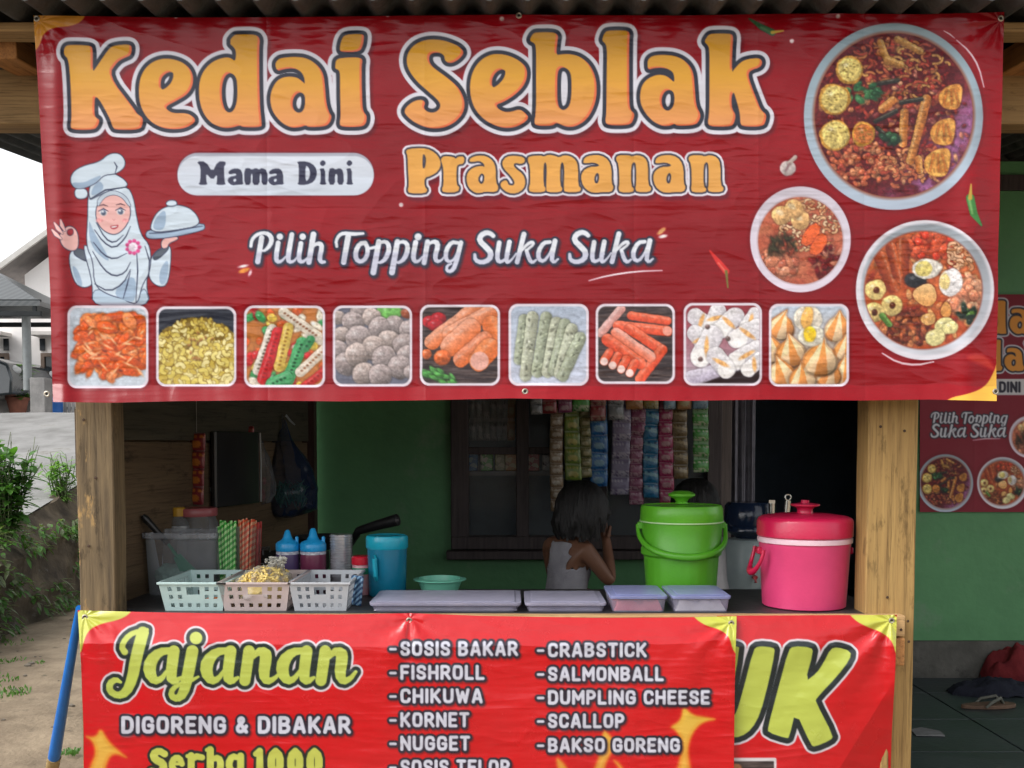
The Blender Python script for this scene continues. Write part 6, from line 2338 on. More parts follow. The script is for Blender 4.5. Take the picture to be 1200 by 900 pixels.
def sachet(bm, w, h, z, rq, mi=0):
    """one pillow-shaped pack with crimped ends"""
    nu, nv = 4, 5
    g = []
    for j in range(nv + 1):
        v = j / nv
        r = []
        for i in range(nu + 1):
            u = i / nu
            d = .0075 * math.sin(math.pi * u) ** .6 * math.sin(math.pi * v) ** .5 + rq.uniform(-.0007, .0007)
            r.append(bm.verts.new(((u - .5) * w, -d, z - h * v)))
        g.append(r)
    back = [[bm.verts.new((v.co.x, -v.co.y * .5 + .0012, v.co.z)) for v in r] for r in g]
    for G, fl in ((g, False), (back, True)):
        for j in range(nv):
            for i in range(nu):
                q = (G[j][i], G[j + 1][i], G[j + 1][i + 1], G[j][i + 1])
                f = bm.faces.new(q[::-1] if fl else q)
                f.material_index = mi


def pack_mat(name, c, c2, c3, sc=1.0):
    """foil printed with patches of colour"""
    m, t, b = nmat(name)
    tc = N(t, 'ShaderNodeTexCoord')
    vo = N(t, 'ShaderNodeTexVoronoi', Scale=46.0 * sc)
    t.links.new(tc.outputs['Object'], vo.inputs['Vector'])
    nz = N(t, 'ShaderNodeTexNoise', Scale=70.0 * sc, Detail=3)
    t.links.new(tc.outputs['Object'], nz.inputs['Vector'])
    sep = N(t, 'ShaderNodeSeparateColor')
    t.links.new(vo.outputs['Color'], sep.inputs[0])
    r = ramp(t, sep.outputs[0], [(.0, c), (.52, c), (.55, c2), (.80, c2), (.83, c3)])
    r2 = ramp(t, nz.outputs['Fac'], [(.56, (0, 0, 0)), (.62, (.7, .7, .7))])
    mx = N(t, 'ShaderNodeMix', data_type='RGBA')
    t.links.new(r2.outputs[0], mx.inputs[0])
    t.links.new(r.outputs[0], mx.inputs[6])
    mx.inputs[7].default_value = (*c2, 1)
    t.links.new(mx.outputs[2], b.inputs['Base Color'])
    b.inputs['Roughness'].default_value = .33
    b.inputs['Specular IOR Level'].default_value = .6
    return m


def foil(name):
    m, t, b = nmat(name)
    at = N(t, 'ShaderNodeAttribute', attribute_name='print')
    t.links.new(at.outputs['Color'], b.inputs['Base Color'])
    b.inputs['Roughness'].default_value = .30
    b.inputs['Specular IOR Level'].default_value = .7
    tc = N(t, 'ShaderNodeTexCoord')
    nz = N(t, 'ShaderNodeTexNoise', Scale=120.0, Detail=3)
    t.links.new(tc.outputs['Object'], nz.inputs['Vector'])
    bp = N(t, 'ShaderNodeBump', Strength=.5, Distance=.003)
    t.links.new(nz.outputs['Fac'], bp.inputs['Height'])
    t.links.new(bp.outputs[0], b.inputs['Normal'])
    return m


M_foil = foil('printed sachet foil')
M_string = pmat('string', (.25, .23, .2))


def strip(label, px0, px1, y1, cols, Y=1.90, ytop=430, n=None, rz=0.0, group='sachet strips hanging in front of the window', gap=.10, seed=1):
    """a hanging strip of pillow-shaped packs, each printed with a band, a disc and blotches"""
    x0, x1 = X_at(px0 - 1, Y), X_at(px1 + 1.2, Y)
    zt, zb = P(0, ytop, Y).z, P(0, y1, Y).z
    w = x1 - x0
    n = n or max(2, round((zt - zb) / (w * .95)))
    h = (zt - zb) / n
    t = thing('sachet_strip', label, 'sachets', ((x0 + x1) / 2, Y, zt), rz, group or None)
    rq = random.Random(seed)
    base, light, dark = (np.array(c) for c in cols)
    co, fa, cl = [], [], []
    NU, NVV = 12, 13
    kind = rq.randint(0, 2)
    for k in range(n):
        lean, puff = rq.uniform(-.05, .05), rq.uniform(.7, 1.2)
        tw = rq.uniform(-.5, .5)
        i0 = len(co)
        for j in range(NVV + 1):
            v = j / NVV
            for i in range(NU + 1):
                u = i / NU
                d = .009 * puff * math.sin(math.pi * u) ** .6 * math.sin(math.pi * v) ** .5
                d += .0016 * mnoise.noise((u * 5, v * 5, seed + k)) + (.0012 * (-1) ** i if j in (0, NVV) else 0)
                X_ = (u - .5) * w * .97
                co.append((X_ + .004 * math.sin((h * k + h * v) * 9 + seed), -d + tw * X_ * .25 + .006 * math.sin((h * k) * 6 + seed), -h * k - h * (1 - gap) * v + lean * X_))
                q = base
                if j in (0, NVV):
                    q = base * .75 + .12
                elif kind == 0 and (u - .5) ** 2 / .10 + (v - .60) ** 2 / .045 < 1:
                    q = light
                elif kind == 1 and abs(v - .35 - .3 * (u - .5)) < .13:
                    q = light
                elif kind == 2 and v > .62 and mnoise.noise((u * 6, v * 6, seed)) > -.15:
                    q = light
                if .14 < v < .30 and mnoise.noise((u * 14, v * 3, seed * 3)) > .02:
                    q = dark if kind == 1 else light
                if v > .7 and mnoise.noise((u * 10, v * 12, seed * 5)) > .22:
                    q = dark
                cl.append((*np.clip(q * rq.uniform(.9, 1.1), 0, 1), 1))
        for j in range(NVV):
            for i in range(NU):
                a = i0 + j * (NU + 1) + i
                fa.append((a, a + NU + 1, a + NU + 2, a + 1))
        if k < n - 1:                                  # the flat uncut film between two packs
            a = i0 + NVV * (NU + 1)
            b = i0 + (NVV + 1) * (NU + 1)
            for i in range(NU):
                fa.append((a + i, b + i, b + i + 1, a + i + 1))
    me = bpy.data.meshes.new('sachets')
    me.from_pydata(co, [], fa)
    at = me.color_attributes.new('print', 'FLOAT_COLOR', 'POINT')
    at.data.foreach_set('color', np.array(cl, np.float32).ravel())
    for p in me.polygons:
        p.use_smooth = True
    me.materials.append(M_foil)
    o = link(bpy.data.objects.new('sachets', me), t)
    sd_ = o.modifiers.new('solid', 'SOLIDIFY')
    sd_.thickness = .004
    sd_.offset = 1
    bm = bmesh.new()
    tube(bm, [(0, .002, -.002), (.001, .002, .04), (0, .002, 2.50 - zt)], .0012, 5)
    mesh_obj('string', bm, M_string, t)
    return t


pm, pk = {}, {}
for nme, c, c2, c3 in (('tan', (.40, .27, .15), (.68, .60, .48), (.22, .09, .05)), ('lime', (.26, .40, .05), (.62, .55, .12), (.08, .18, .03)),
                       ('olive', (.28, .27, .09), (.55, .48, .25), (.12, .17, .04)), ('blue', (.012, .20, .55), (.25, .50, .66), (.01, .06, .26)),
                       ('lilac', (.30, .25, .42), (.62, .58, .70), (.14, .08, .24)), ('plum', (.34, .05, .16), (.58, .36, .42), (.14, .02, .09)),
                       ('sea', (.015, .25, .50), (.22, .52, .62), (.01, .10, .26)), ('magenta', (.55, .03, .16), (.66, .34, .38), (.26, .015, .07)),
                       ('brown', (.26, .18, .07), (.50, .38, .18), (.14, .07, .03)), ('bright green', (.10, .52, .08), (.68, .76, .50), (.03, .22, .03)),
                       ('red', (.42, .04, .05), (.50, .30, .22), (.2, .02, .03)), ('grey', (.30, .32, .33), (.5, .5, .5), (.12, .12, .14)),
                       ('orange', (.52, .22, .05), (.55, .42, .18), (.3, .10, .03)), ('yellow', (.50, .38, .08), (.55, .5, .3), (.28, .18, .04)),
                       ('pale blue', (.25, .42, .55), (.5, .55, .6), (.1, .2, .3))):
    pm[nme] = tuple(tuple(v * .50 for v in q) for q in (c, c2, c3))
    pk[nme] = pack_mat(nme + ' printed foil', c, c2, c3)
for i, (lab, a, b, y, mname, g) in enumerate((
        ('long tan sachet strip hanging nearest the window mullion', 646, 659, 600, 'tan', .08),
        ('lime and yellow sachet strip above the seated child\'s head', 663, 680, 564, 'lime', .08),
        ('olive sachet strip between the lime strip and the first blue strip', 681, 691, 560, 'olive', .08),
        ('bright blue sachet strip just right of the olive strip', 692, 710, 571, 'blue', .06),
        ('pale lilac grey sachet strip beside the right window mullion', 717, 737, 581, 'lilac', .06),
        ('plum coloured sachet strip left of the sea blue strip', 739, 754, 592, 'plum', .06),
        ('sea blue sachet strip between plum and magenta strips', 755, 771, 584, 'sea', .06),
        ('magenta sachet strip right of the sea blue strip', 773, 788, 591, 'magenta', .06),
        ('brown olive sachet strip above the green bucket knob', 789, 804, 562, 'brown', .08),
        ('bright green strip of separate square sachets, rightmost of the long strips', 812, 828, 557, 'bright green', .22))):
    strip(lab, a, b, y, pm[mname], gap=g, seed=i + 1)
for i, (lab, a, b, y, mname) in enumerate((
        ('short grey sachet strip at the left end of the top row', 623, 634, 486, 'grey'),
        ('short red sachet strip second in the top row', 635, 650, 485, 'red'),
        ('short dark plum sachet strip third in the top row', 654, 668, 484, 'plum'),
        ('short green sachet strip in the top row above the lime strip', 671, 689, 483, 'bright green'),
        ('short red sachet strip above the bright blue strip', 693, 709, 494, 'red'),
        ('short grey sachet strip above the lilac strip', 714, 730, 493, 'grey'),
        ('short orange sachet strip above the plum strip', 734, 752, 481, 'orange'),
        ('short yellow sachet strip above the sea blue strip', 754, 769, 480, 'yellow'),
        ('short pale blue sachet strip in the top row right of the yellow one', 777, 789, 480, 'pale blue'),
        ('short orange sachet strip near the right end of the top row', 793, 808, 481, 'orange'),
        ('short pale blue sachet strip at the right end of the top row', 812, 828, 480, 'pale blue'))):
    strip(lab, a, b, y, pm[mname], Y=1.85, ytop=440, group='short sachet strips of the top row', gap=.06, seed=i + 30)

# goods seen through the window: packs hanging from the lintel and a shelf
bm = bmesh.new()
zs_ = P(0, 552, 2.42).z
bx(bm, X_at(520, 2.42), X_at(712, 2.42), 2.36, 2.62, zs_ - .022, zs_)
for x in (X_at(522, 2.42), X_at(706, 2.42)):
    bx(bm, x, x + .025, 2.38, 2.60, FZ, zs_ - .0225)
sh_o = mesh_obj('shelf', bm, pmat('pale shelf board', (.22, .22, .23), (.14, .14, .15), 8, .5), smooth=False)
tag(sh_o, 'pale shelf with packets standing on it behind the left window panes', 'shelf')
for i, (a, b, yt, mname, lab) in enumerate(((546, 560, 527, 'blue', 'blue packet at the left end of the shelf behind the window'), (563, 578, 532, 'bright green', 'green packet on the shelf behind the window'),
                                            (580, 592, 531, 'olive', 'olive packet on the shelf behind the window'), (592, 606, 528, 'orange', 'orange packet on the shelf just left of the mullion'),
                                            (618, 632, 530, 'red', 'red packet on the shelf just right of the mullion'), (636, 650, 533, 'grey', 'grey packet on the shelf behind the tan strip'))):
    x0, x1 = X_at(a, 2.42), X_at(b, 2.42)
    bm = box(-(x1 - x0) / 2, (x1 - x0) / 2, -.03, .03, .0005, P(0, yt, 2.42).z - zs_)
    o = mesh_obj('packet', bm, pk[mname], loc=((x0 + x1) / 2, 2.44 + .01 * (i % 3), zs_), bevel=.006)
    tag(o, lab, 'packet', 'packets on the window shelf')
for i in range(7):
    a = 551 + i * 7.6
    lab = ['leftmost of the slim pale packs hung behind the left pane', 'second slim pale pack from the left behind the left pane', 'third slim pale pack from the left behind the left pane',
           'middle slim pale pack hung behind the left pane', 'fifth slim pale pack from the left behind the left pane', 'slim grey pack hung beside the orange one', 'orange slim pack hung nearest the mullion'][i]
    t = strip(lab, a, a + 6.4, 519, pm['orange' if i == 6 else 'grey'], Y=2.30, ytop=468, n=2, group='slim packs hung behind the left window pane', gap=.12, seed=60 + i)

# maroon and orange sachets, black tray, hanging bag on the left wall
strip('maroon and orange snack strip hanging on the left board wall', 221, 240, 592, ((.22, .02, .03), (.50, .17, .03), (.08, .01, .02)), Y=.74, ytop=508, n=4, rz=-.35, group='', gap=.04, seed=90)
strip('narrow red snack strip hanging between black tray and plastic bag', 285, 298, 577, ((.32, .015, .025), (.36, .12, .06), (.12, .01, .01)), Y=1.26, ytop=500, n=4, rz=-.35, group='', gap=.04, seed=91)
za, zb = P(0, 506, 1.03).z, P(0, 592, 1.03).z
t = thing('tray', 'black glossy tray with pale edge hung on the left board wall', 'tray', (wall_x(1.035), 1.035, (za + zb) / 2), -.045 + math.radians(90) * 0)
t.rotation_euler = (0, 0, -WA - .10)
bm = bmesh.new()
rounded_box(bm, -.012, .012, -.175, .175, -(za - zb) / 2, (za - zb) / 2, .01, 1.0, False)
mesh_obj('plate', bm, pmat('black lacquer', (.014, .014, .016), (.03, .028, .026), 3, .22, .1), t, bevel=.003)
bm = bmesh.new()
tube(bm, [(.013, .177, -(za - zb) / 2 + .004), (.014, .179, .02), (.013, .177, (za - zb) / 2 - .002)], .0032, 6)
mesh_obj('edge', bm, pmat('pale edge', (.45, .45, .45)), t)
t.location.x += .035
# shopping bag on a nail
bagp = P(332, 490, 1.60)
t = thing('plastic_bag', 'dark blue translucent plastic bag of greens hanging from a nail on the left wall', 'plastic bag', bagp)
bm = bmesh.new()
H = bagp.z - P(0, 607, 1.60).z
prof = [(.004, 0), (.012, -.04), (.06, -.12), (.12, -.22), (.150, -.31), (.135, -H + .05), (.08, -H + .012), (.01, -H)]
lathe(bm, prof[::-1], 40, cap0=False, cap1=False)
bmesh.ops.subdivide_edges(bm, edges=bm.edges[:], cuts=1, use_grid_fill=True)
for q in bm.verts:
    q.co.y *= .7
    q.co += mnoise.noise_vector(q.co * 14) * .016 + mnoise.noise_vector(q.co * 40) * .006
mesh_obj('bag', bm, clear_plastic('navy film', (.030, .055, .12), .34, .16), t, autosmooth=28)
bm = bmesh.new()
rq = random.Random(8)
for k in range(70):
    q = Vector((rq.uniform(-.07, .08), rq.uniform(-.05, .05), -H + rq.uniform(.03, .10)))
    tube(bm, [q, q + Vector((rq.uniform(-.02, .02), 0, .04)), q + Vector((rq.uniform(-.04, .04), rq.uniform(-.01, .01), .07))], [.003, .004, .001], 5)
mesh_obj('greens', bm, pmat('green vegetables', (.05, .20, .10), (.10, .22, .16), 20, .6), t)
bm = bmesh.new()
tube(bm, [(-.03, .07, .02), (-.01, .03, .012), (0, 0, .0)], .003, 6)
tube(bm, [(0, 0, .002), (.014, -.01, .012), (.03, 0, -.012), (.05, .004, -.03)], [.003, .006, .005, .003], 6)
mesh_obj('knot', bm, clear_plastic('pale film', (.4, .42, .45), .6, .2), t)

t = thing('clear_bag', 'thin clear crumpled bag hanging beside the dark blue plastic bag', 'plastic bag', P(300, 498, 1.42))
bm = bmesh.new()
lathe(bm, [(.005, 0), (.02, -.05), (.055, -.14), (.075, -.24), (.06, -.33), (.01, -.35)][::-1], 28, cap0=False, cap1=False)
bmesh.ops.subdivide_edges(bm, edges=bm.edges[:], cuts=1, use_grid_fill=True)
for q in bm.verts:
    q.co.y *= .6
    q.co += mnoise.noise_vector(q.co * 18 + Vector((5, 0, 0))) * .018 + mnoise.noise_vector(q.co * 50) * .007
mesh_obj('bag', bm, clear_plastic('clear crumpled film', (.35, .37, .40), .13, .12), t, autosmooth=25)
bm = bmesh.new()
rq = random.Random(18)
for k in range(16):
    blob(bm, Vector((rq.uniform(-.04, .04), rq.uniform(-.02, .02), rq.uniform(-.32, -.22))), rq.uniform(.014, .024), 2, .2, 3, k)
mesh_obj('contents', bm, pmat('red and brown packets', (.22, .03, .03), (.10, .06, .04), 18, .5), t)
t = thing('ladle', 'thin steel ladle hanging on the left board wall between maroon strip and tray', 'ladle', P(243, 500, .93))
bm = bmesh.new()
tube(bm, [(.006 * math.cos(q * .42), 0, .006 * math.sin(q * .42)) for q in range(16)], .0016, 6)
tube(bm, [(0, 0, -.006), (.002, 0, -.12), (0, 0, -.22)], [.0035, .003, .004], 8)
mesh_obj('handle', bm, M_wire, t)
bm = bmesh.new()
lathe(bm, [(.001, -.030), (.018, -.027), (.030, -.012), (.033, 0), (.031, 0), (.028, -.011), (.016, -.024), (.001, -.027)], 24, cap0=False, cap1=False)
mesh_obj('scoop', bm, M_wire, t, loc=(0, -.026, -.222))

# ------------------------------------------------------------------ behind the buckets: water dispenser and steel bottles on a low table
dy = 1.20
dtz = P(0, 697, dy).z
t = thing('side_table', 'low dark wooden table under the water dispenser', 'side table', (X_at(905, dy), dy, 0))
bm = bmesh.new()
bx(bm, -.20, .20, -.16, .16, dtz - .025, dtz)
mesh_obj('top', bm, M_brownwood, t, bevel=.003)
for sx in (-.17, .17):
    for sy in (-.13, .13):
        mesh_obj('leg', box(sx - .02, sx + .02, sy - .02, sy + .02, FZ, dtz - .026), M_brownwood, t, smooth=False)
t = thing('water_dispenser', 'pale grey water dispenser with dark blue bottle on top, left of pink bucket', 'water dispenser', (X_at(878, dy), dy - .01, dtz))
bm = bmesh.new()
wz = P(0, 630, dy).z - dtz
lathe(bm, [(.075, .001), (.088, .01), (.094, .06), (.094, wz - .02), (.085, wz - .004), (.06, wz)], 40)
mesh_obj('body', bm, pmat('grey green plastic', (.30, .36, .36), (.22, .27, .28), 5, .4), t)
bm = bmesh.new()
bz = P(0, 588, dy).z - dtz
lathe(bm, [(.05, wz - .002), (.06, wz + .01), (.098, wz + .03), (.098, wz + .045), (.094, wz + .05), (.098, wz + .06), (.097, bz - .015), (.085, bz), (.001, bz)], 40)
mesh_obj('bottle', bm, plast('dark blue bottle', (.012, .022, .05), .12), t)
bm = bmesh.new()
tube(bm, [(0, -.094, .085), (0, -.115, .085), (0, -.118, .065)], [.010, .010, .008], 8)
mesh_obj('tap', bm, plast('red tap', (.45, .02, .03)), t)
M_steel = pmat('brushed steel', (.62, .60, .56), (.5, .49, .46), 30, .22, .08, metal=1.0)
for lab, px, yt, tilt, hook in (('shorter plain steel rod standing behind the pink bucket', 905, 586, 0, False), ('steel ladle handle with ring end standing behind the pink bucket', 921, 583, .06, True)):
    t = thing('ladle', lab, 'ladle', (X_at(px, 1.08), 1.08, dtz))
    if not hook:
        tag(t, 'steel spatula with plain flat handle standing behind the pink bucket', 'spatula')
        t.name = 'steel_spatula'
    h = P(0, yt, 1.08).z - dtz
    bm = bmesh.new()
    tube(bm, [(-tilt * .6, 0, .03), (0, 0, h * .6), (tilt * .15, 0, h - .012)], [.006, .010, .013], 12)
    mesh_obj('handle', bm, M_steel, t)
    bm = bmesh.new()
    if hook:
        tube(bm, [(tilt * .15 + .011 * math.cos(q * .4), 0, h + .001 + .011 * math.sin(q * .4)) for q in range(17)], .004, 8)
    else:
        bx(bm, -.012, .012, -.003, .003, h - .012, h)
    mesh_obj('hanging_loop', bm, M_steel, t)
    bm = bmesh.new()
    blob(bm, (-tilt * .6, 0, .028), (.035, .035, .026), 2, 0)
    mesh_obj('scoop', bm, M_steel, t)

# ------------------------------------------------------------------ two seated people
M_skin = pmat('brown skin', (.21, .10, .06), (.16, .074, .044), 12, .5, .08, .1, 200, .4)
M_hair = pmat('black hair', (.007, .0066, .007), (.015, .0135, .0135), 60, .6, .1, .6, 90, .5, stretch=(1, 1, .08))


def skin_body(name, verts, edges, m, parent, levels=2):
    me = bpy.data.meshes.new(name)
    me.from_pydata([v[:3] for v in verts], edges, [])
    o = link(bpy.data.objects.new(name, me), parent)
    md = o.modifiers.new('skin', 'SKIN')
    md.use_smooth_shade = True
    for i, v in enumerate(verts):
        r = v[3] if isinstance(v[3], tuple) else (v[3], v[3])
        me.skin_vertices[0].data[i].radius = r
        me.skin_vertices[0].data[i].use_root = (i == 0)
    sub = o.modifiers.new('sub', 'SUBSURF')
    sub.levels = sub.render_levels = levels
    me.materials.append(m)
    return o


def to_mesh(o):
    """apply the modifiers so that the figure is one plain continuous mesh"""
    dg = bpy.context.evaluated_depsgraph_get()
    me = bpy.data.meshes.new_from_object(o.evaluated_get(dg))
    o.modifiers.clear()
    o.data = me
    for p in me.polygons:
        p.use_smooth = True
    return o


def person(label, root, yaw, J, garment, gcol, hair_len, hair_c=None, seat_z=.46):
    """J: joint positions in body space (x right, y forward, z up) measured from the pelvis"""
    t = thing('person', label, 'person', root, yaw)
    V, E = [], []

    def add(p, r, to=None):
        V.append((*p, r))
        if to is not None:
            E.append((to, len(V) - 1))
        return len(V) - 1
    pel = add((0, 0, 0), (.095, .075))
    wa = add(J['waist'], (.080, .064), pel)
    ch = add(J['chest'], (.098, .070), wa)
    up = add(J['upper'], (.075, .055), ch)
    nk = add(J['neck'], .033, up)
    j0 = add(J['jaw'], (.048, .052), nk)
    h0 = add(J['head'], (.072, .082), j0)
    h1 = add(J['crown'], (.050, .056), h0)
    for s_ in ('l', 'r'):
        sh0 = add(J['sh_' + s_], .036, up)
        el = add(J['el_' + s_], .026, sh0)
        m_ = add(tuple((a + b) / 2 for a, b in zip(J['el_' + s_], J['wr_' + s_])), .024, el)
        wr = add(J['wr_' + s_], .017, m_)
        d = Vector(J['hd_' + s_]) - Vector(J['wr_' + s_])
        L_ = d.length
        d.normalize()
        side = d.cross(Vector((0, 1, .2))).normalized()
        pm_ = add(tuple(Vector(J['wr_' + s_]) + d * .045), (.022, .011), wr)
        nrm_ = side.cross(d).normalized()
        for k, (o_, ln) in enumerate(((-.018, .05), (-.006, .058), (.006, .055), (.017, .043))):
            b0 = Vector(J['wr_' + s_]) + d * .060 + side * o_
            i1 = add(tuple(b0), .0075, pm_)
            i2 = add(tuple(b0 + d * ln * .5 + nrm_ * .004), .0066, i1)
            add(tuple(b0 + d * ln * .9 + nrm_ * .014), .0056, i2)
        b0 = Vector(J['wr_' + s_]) + d * .025 - side * .022
        i1 = add(tuple(b0), .0080, wr)
        add(tuple(b0 + d * .026 - side * .012 + nrm_ * .008), .0066, i1)
    for s_ in ('l', 'r'):
        hp = add(J['hp_' + s_], .068, pel)
        kn = add(J['kn_' + s_], .046, hp)
        cf = add(tuple(Vector(J['kn_' + s_]).lerp(Vector(J['an_' + s_]), .35)), .042, kn)
        an = add(J['an_' + s_], .026, cf)
        add(tuple(Vector(J['an_' + s_]) + Vector((0, .05, -.025))), .027, an)
        add(tuple(Vector(J['an_' + s_]) + Vector((0, .11, -.033))), .018, len(V) - 1)
    body = to_mesh(skin_body('body', V, E, M_skin, t))
    # face on the head
    hd = Vector(J['head'])
    f = (Vector(J['jaw']) - Vector(J['neck']))
    fd = Vector(J.get('look', (0, 1, 0))).normalized()
    rt = fd.cross(Vector((0, 0, 1))).normalized()
    m_lip, m_eye = pmat('lips', (.25, .08, .07)), pmat('eyes', (.04, .03, .03), rough=.2)
    for nm, p_, r_, mm in [('nose', hd + fd * .083 - Vector((0, 0, .018)), (.011, .014, .015), M_skin), ('mouth', hd + fd * .073 - Vector((0, 0, .048)), (.020, .010, .007), m_lip)] + \
            [('ear', hd + rt * .073 * s_ - Vector((0, 0, .012)), (.009, .016, .024), M_skin) for s_ in (-1, 1)] + \
            [('eye', hd + fd * .074 + rt * .030 * s_ + Vector((0, 0, .006)), (.012, .008, .007), m_eye) for s_ in (-1, 1)]:
        bm = bmesh.new()
        blob(bm, p_, r_, 2, 0)
        mesh_obj(nm, bm, mm, t)
    # the shirt follows the torso: a second skin a few millimetres off it
    bm = bmesh.new()
    bm.from_mesh(body.data)
    bm.normal_update()
    spine = [Vector((0, 0, -.03)), Vector(J['waist']), Vector(J['chest']), Vector(J['upper'])]

    def seg_d(p, a, b):
        ab = b - a
        k = max(0, min(1, (p - a).dot(ab) / ab.length_squared))
        return (p - a - ab * k).length

    def covered(p):
        top = J['upper'][2] + (.030 if garment == 'tank' else .045)
        if not -.06 < p.z < top or p.y > J['upper'][1] + .20:
            return False
        up_ = Vector(J['upper'])
        for s_ in ('l', 'r'):
            sh_, el_ = Vector(J['sh_' + s_]), Vector(J['el_' + s_])
            if garment == 'tank':
                if p.z > J['chest'][2] + .02 and (p - up_).dot((sh_ - up_).normalized()) > .066:
                    return False
                if seg_d(p, sh_.lerp(el_, .25), el_) < .045:
                    return False
            elif seg_d(p, sh_, sh_.lerp(el_, .6)) < .055:
                return True
            if seg_d(p, Vector(J['el_' + s_]), Vector(J['wr_' + s_])) < .045:
                return False
        return min(seg_d(p, a_, b_) for a_, b_ in zip(spine[:-1], spine[1:])) < .15
    bmesh.ops.delete(bm, geom=[f for f in bm.faces if not covered(f.calc_center_median())], context='FACES')
    bmesh.ops.subdivide_edges(bm, edges=bm.edges[:], cuts=2, use_grid_fill=True)
    for _ in range(14):
        bmesh.ops.smooth_vert(bm, verts=[v for v in bm.verts if v.is_boundary], factor=.5, use_axis_x=True, use_axis_y=True, use_axis_z=True)
    bm.normal_update()
    for v in bm.verts:
        k = .007 + .004 * mnoise.noise(Vector((v.co.x * 22, v.co.y * 22, v.co.z * 12)))
        v.co += v.normal * k
    g = mesh_obj('shirt', bm, gcol, t, autosmooth=180)
    g.modifiers.new('solid', 'SOLIDIFY').thickness = .003
    SV = [(0, 0, -.005, (.115, .095))]
    SE = []
    for s_ in ('l', 'r'):
        SV.append((*J['hp_' + s_], .082))
        SE.append((0, len(SV) - 1))
        SV.append((*Vector(J['hp_' + s_]).lerp(Vector(J['kn_' + s_]), .65), .066))
        SE.append((len(SV) - 2, len(SV) - 1))
    to_mesh(skin_body('shorts', SV, SE, pmat('dark shorts', (.03, .035, .06), (.02, .02, .035), 15, .9), t))
    # hair: a cap of combed strands that opens at the face
    bm = bmesh.new()
    rq = random.Random(4)
    n, ml = 96, 14
    for k in range(n):
        a = 2 * math.pi * k / n
        dirv = Vector((math.cos(a), math.sin(a), 0))
        front = dirv.dot(Vector((fd.x, fd.y, 0)))
        drop = hair_len * (.38 if front > .62 else (.72 if front > .35 else 1)) * rq.uniform(.80, 1.10)
        prev = None
        wdt = 2 * math.pi / n * 1.35
        for j in range(ml + 1):
            u = j / ml
            if u < .45:
                q = u / .45 * math.pi * .5
                r0, z0 = math.sin(q), .118 * math.cos(q)
            else:
                r0, z0 = 1 + .10 * math.sin((u - .45) / .55 * math.pi) - .12 * (u - .45), -drop * (u - .45) / .55
            rad = (.096 + .010 * mnoise.noise((a * 3, u * 3, 1)) + rq.uniform(-.004, .004)) * r0 + .002
            c0 = hd + Vector((0, -.006, .012)) if True else hd
            p = c0 + Vector((dirv.x * rad * .95, dirv.y * rad * 1.05, z0))
            tg = Vector((-dirv.y, dirv.x, 0)) * (rad * wdt * .5 + .0015)
            cur = (bm.verts.new(p - tg), bm.verts.new(p + dirv * (.006 + .004 * mnoise.noise((k * 1.7, u * 4, 3))) + Vector((0, 0, .002))), bm.verts.new(p + tg))
            if prev:
                for i in range(2):
                    bm.faces.new((prev[i], cur[i], cur[i + 1], prev[i + 1]))
            prev = cur
    mesh_obj('hair', bm, M_hair, t, autosmooth=180)
    return t


# child with a grey tank top, seen from behind, leaning on the right hand
root = Vector((X_at(656, 1.05), 1.05, .44))
J = dict(waist=(.005, .015, .14), chest=(.02, .03, .28), upper=(.035, .035, .355), neck=(.05, .045, .400), jaw=(.062, .065, .430), head=(.066, .058, .490), crown=(.066, .050, .548),
         sh_l=(-.085, .03, .372), el_l=(-.12, .10, .20), wr_l=(-.03, .25, .15), hd_l=(.03, .33, .16),
         sh_r=(.125, .015, .360), el_r=(.185, .085, .235), wr_r=(.095, .165, .385), hd_r=(.055, .170, .48),
         hp_l=(-.07, .03, 0), kn_l=(-.09, .34, .03), an_l=(-.09, .33, -.34), hp_r=(.075, .03, .01), kn_r=(.16, .28, .17), an_r=(.13, .30, -.20), look=(.35, .93, -.05))
person('child in pale grey tank top with shoulder-length black hair, seen from behind, head on hand', root, -.80, J, 'tank', pmat('grey jersey', (.37, .36, .39), (.28, .27, .30), 14, .9, .05, .3, 140, .2), .10)
t = thing('stool', 'small wooden stool under the child in the grey tank top', 'stool', (root.x, root.y + .04, FZ))
mesh_obj('seat', box(-.17, .17, -.15, .15, .25, .28), M_ply, t, bevel=.006)
for sx in (-.13, .13):
    for sy in (-.11, .11):
        mesh_obj('leg', box(sx - .018, sx + .018, sy - .018, sy + .018, 0, .25), M_ply, t, smooth=False)
root = Vector((X_at(838, 1.15), 1.15, .425))
J2 = dict(waist=(.0, .03, .14), chest=(-.005, .07, .27), upper=(-.01, .10, .36), neck=(-.015, .125, .41), jaw=(-.02, .16, .44), head=(-.025, .165, .505), crown=(-.025, .150, .565),
          sh_l=(-.135, .10, .35), el_l=(-.17, .16, .18), wr_l=(-.06, .29, .14), hd_l=(.02, .36, .13),
          sh_r=(.115, .09, .35), el_r=(.165, .10, .17), wr_r=(.12, .27, .13), hd_r=(.06, .36, .12),
          hp_l=(-.075, .03, 0), kn_l=(-.10, .33, .02), an_l=(-.10, .33, -.325), hp_r=(.075, .03, 0), kn_r=(.10, .33, .02), an_r=(.10, .33, -.325), look=(-.2, .9, -.35))
person('child in white T-shirt with short black hair bending forward behind the green bucket', root, .15, J2, 'tee', pmat('white jersey', (.58, .56, .57), (.46, .45, .46), 14, .9, .05, .3, 140, .2), .07)
t = thing('stool', 'small wooden stool under the child in the white T-shirt', 'stool', (root.x, root.y + .04, FZ))
mesh_obj('seat', box(-.17, .17, -.15, .15, .235, .265), M_ply, t, bevel=.006)
for sx in (-.13, .13):
    for sy in (-.11, .11):
        mesh_obj('leg', box(sx - .018, sx + .018, sy - .018, sy + .018, 0, .235), M_ply, t, smooth=False)

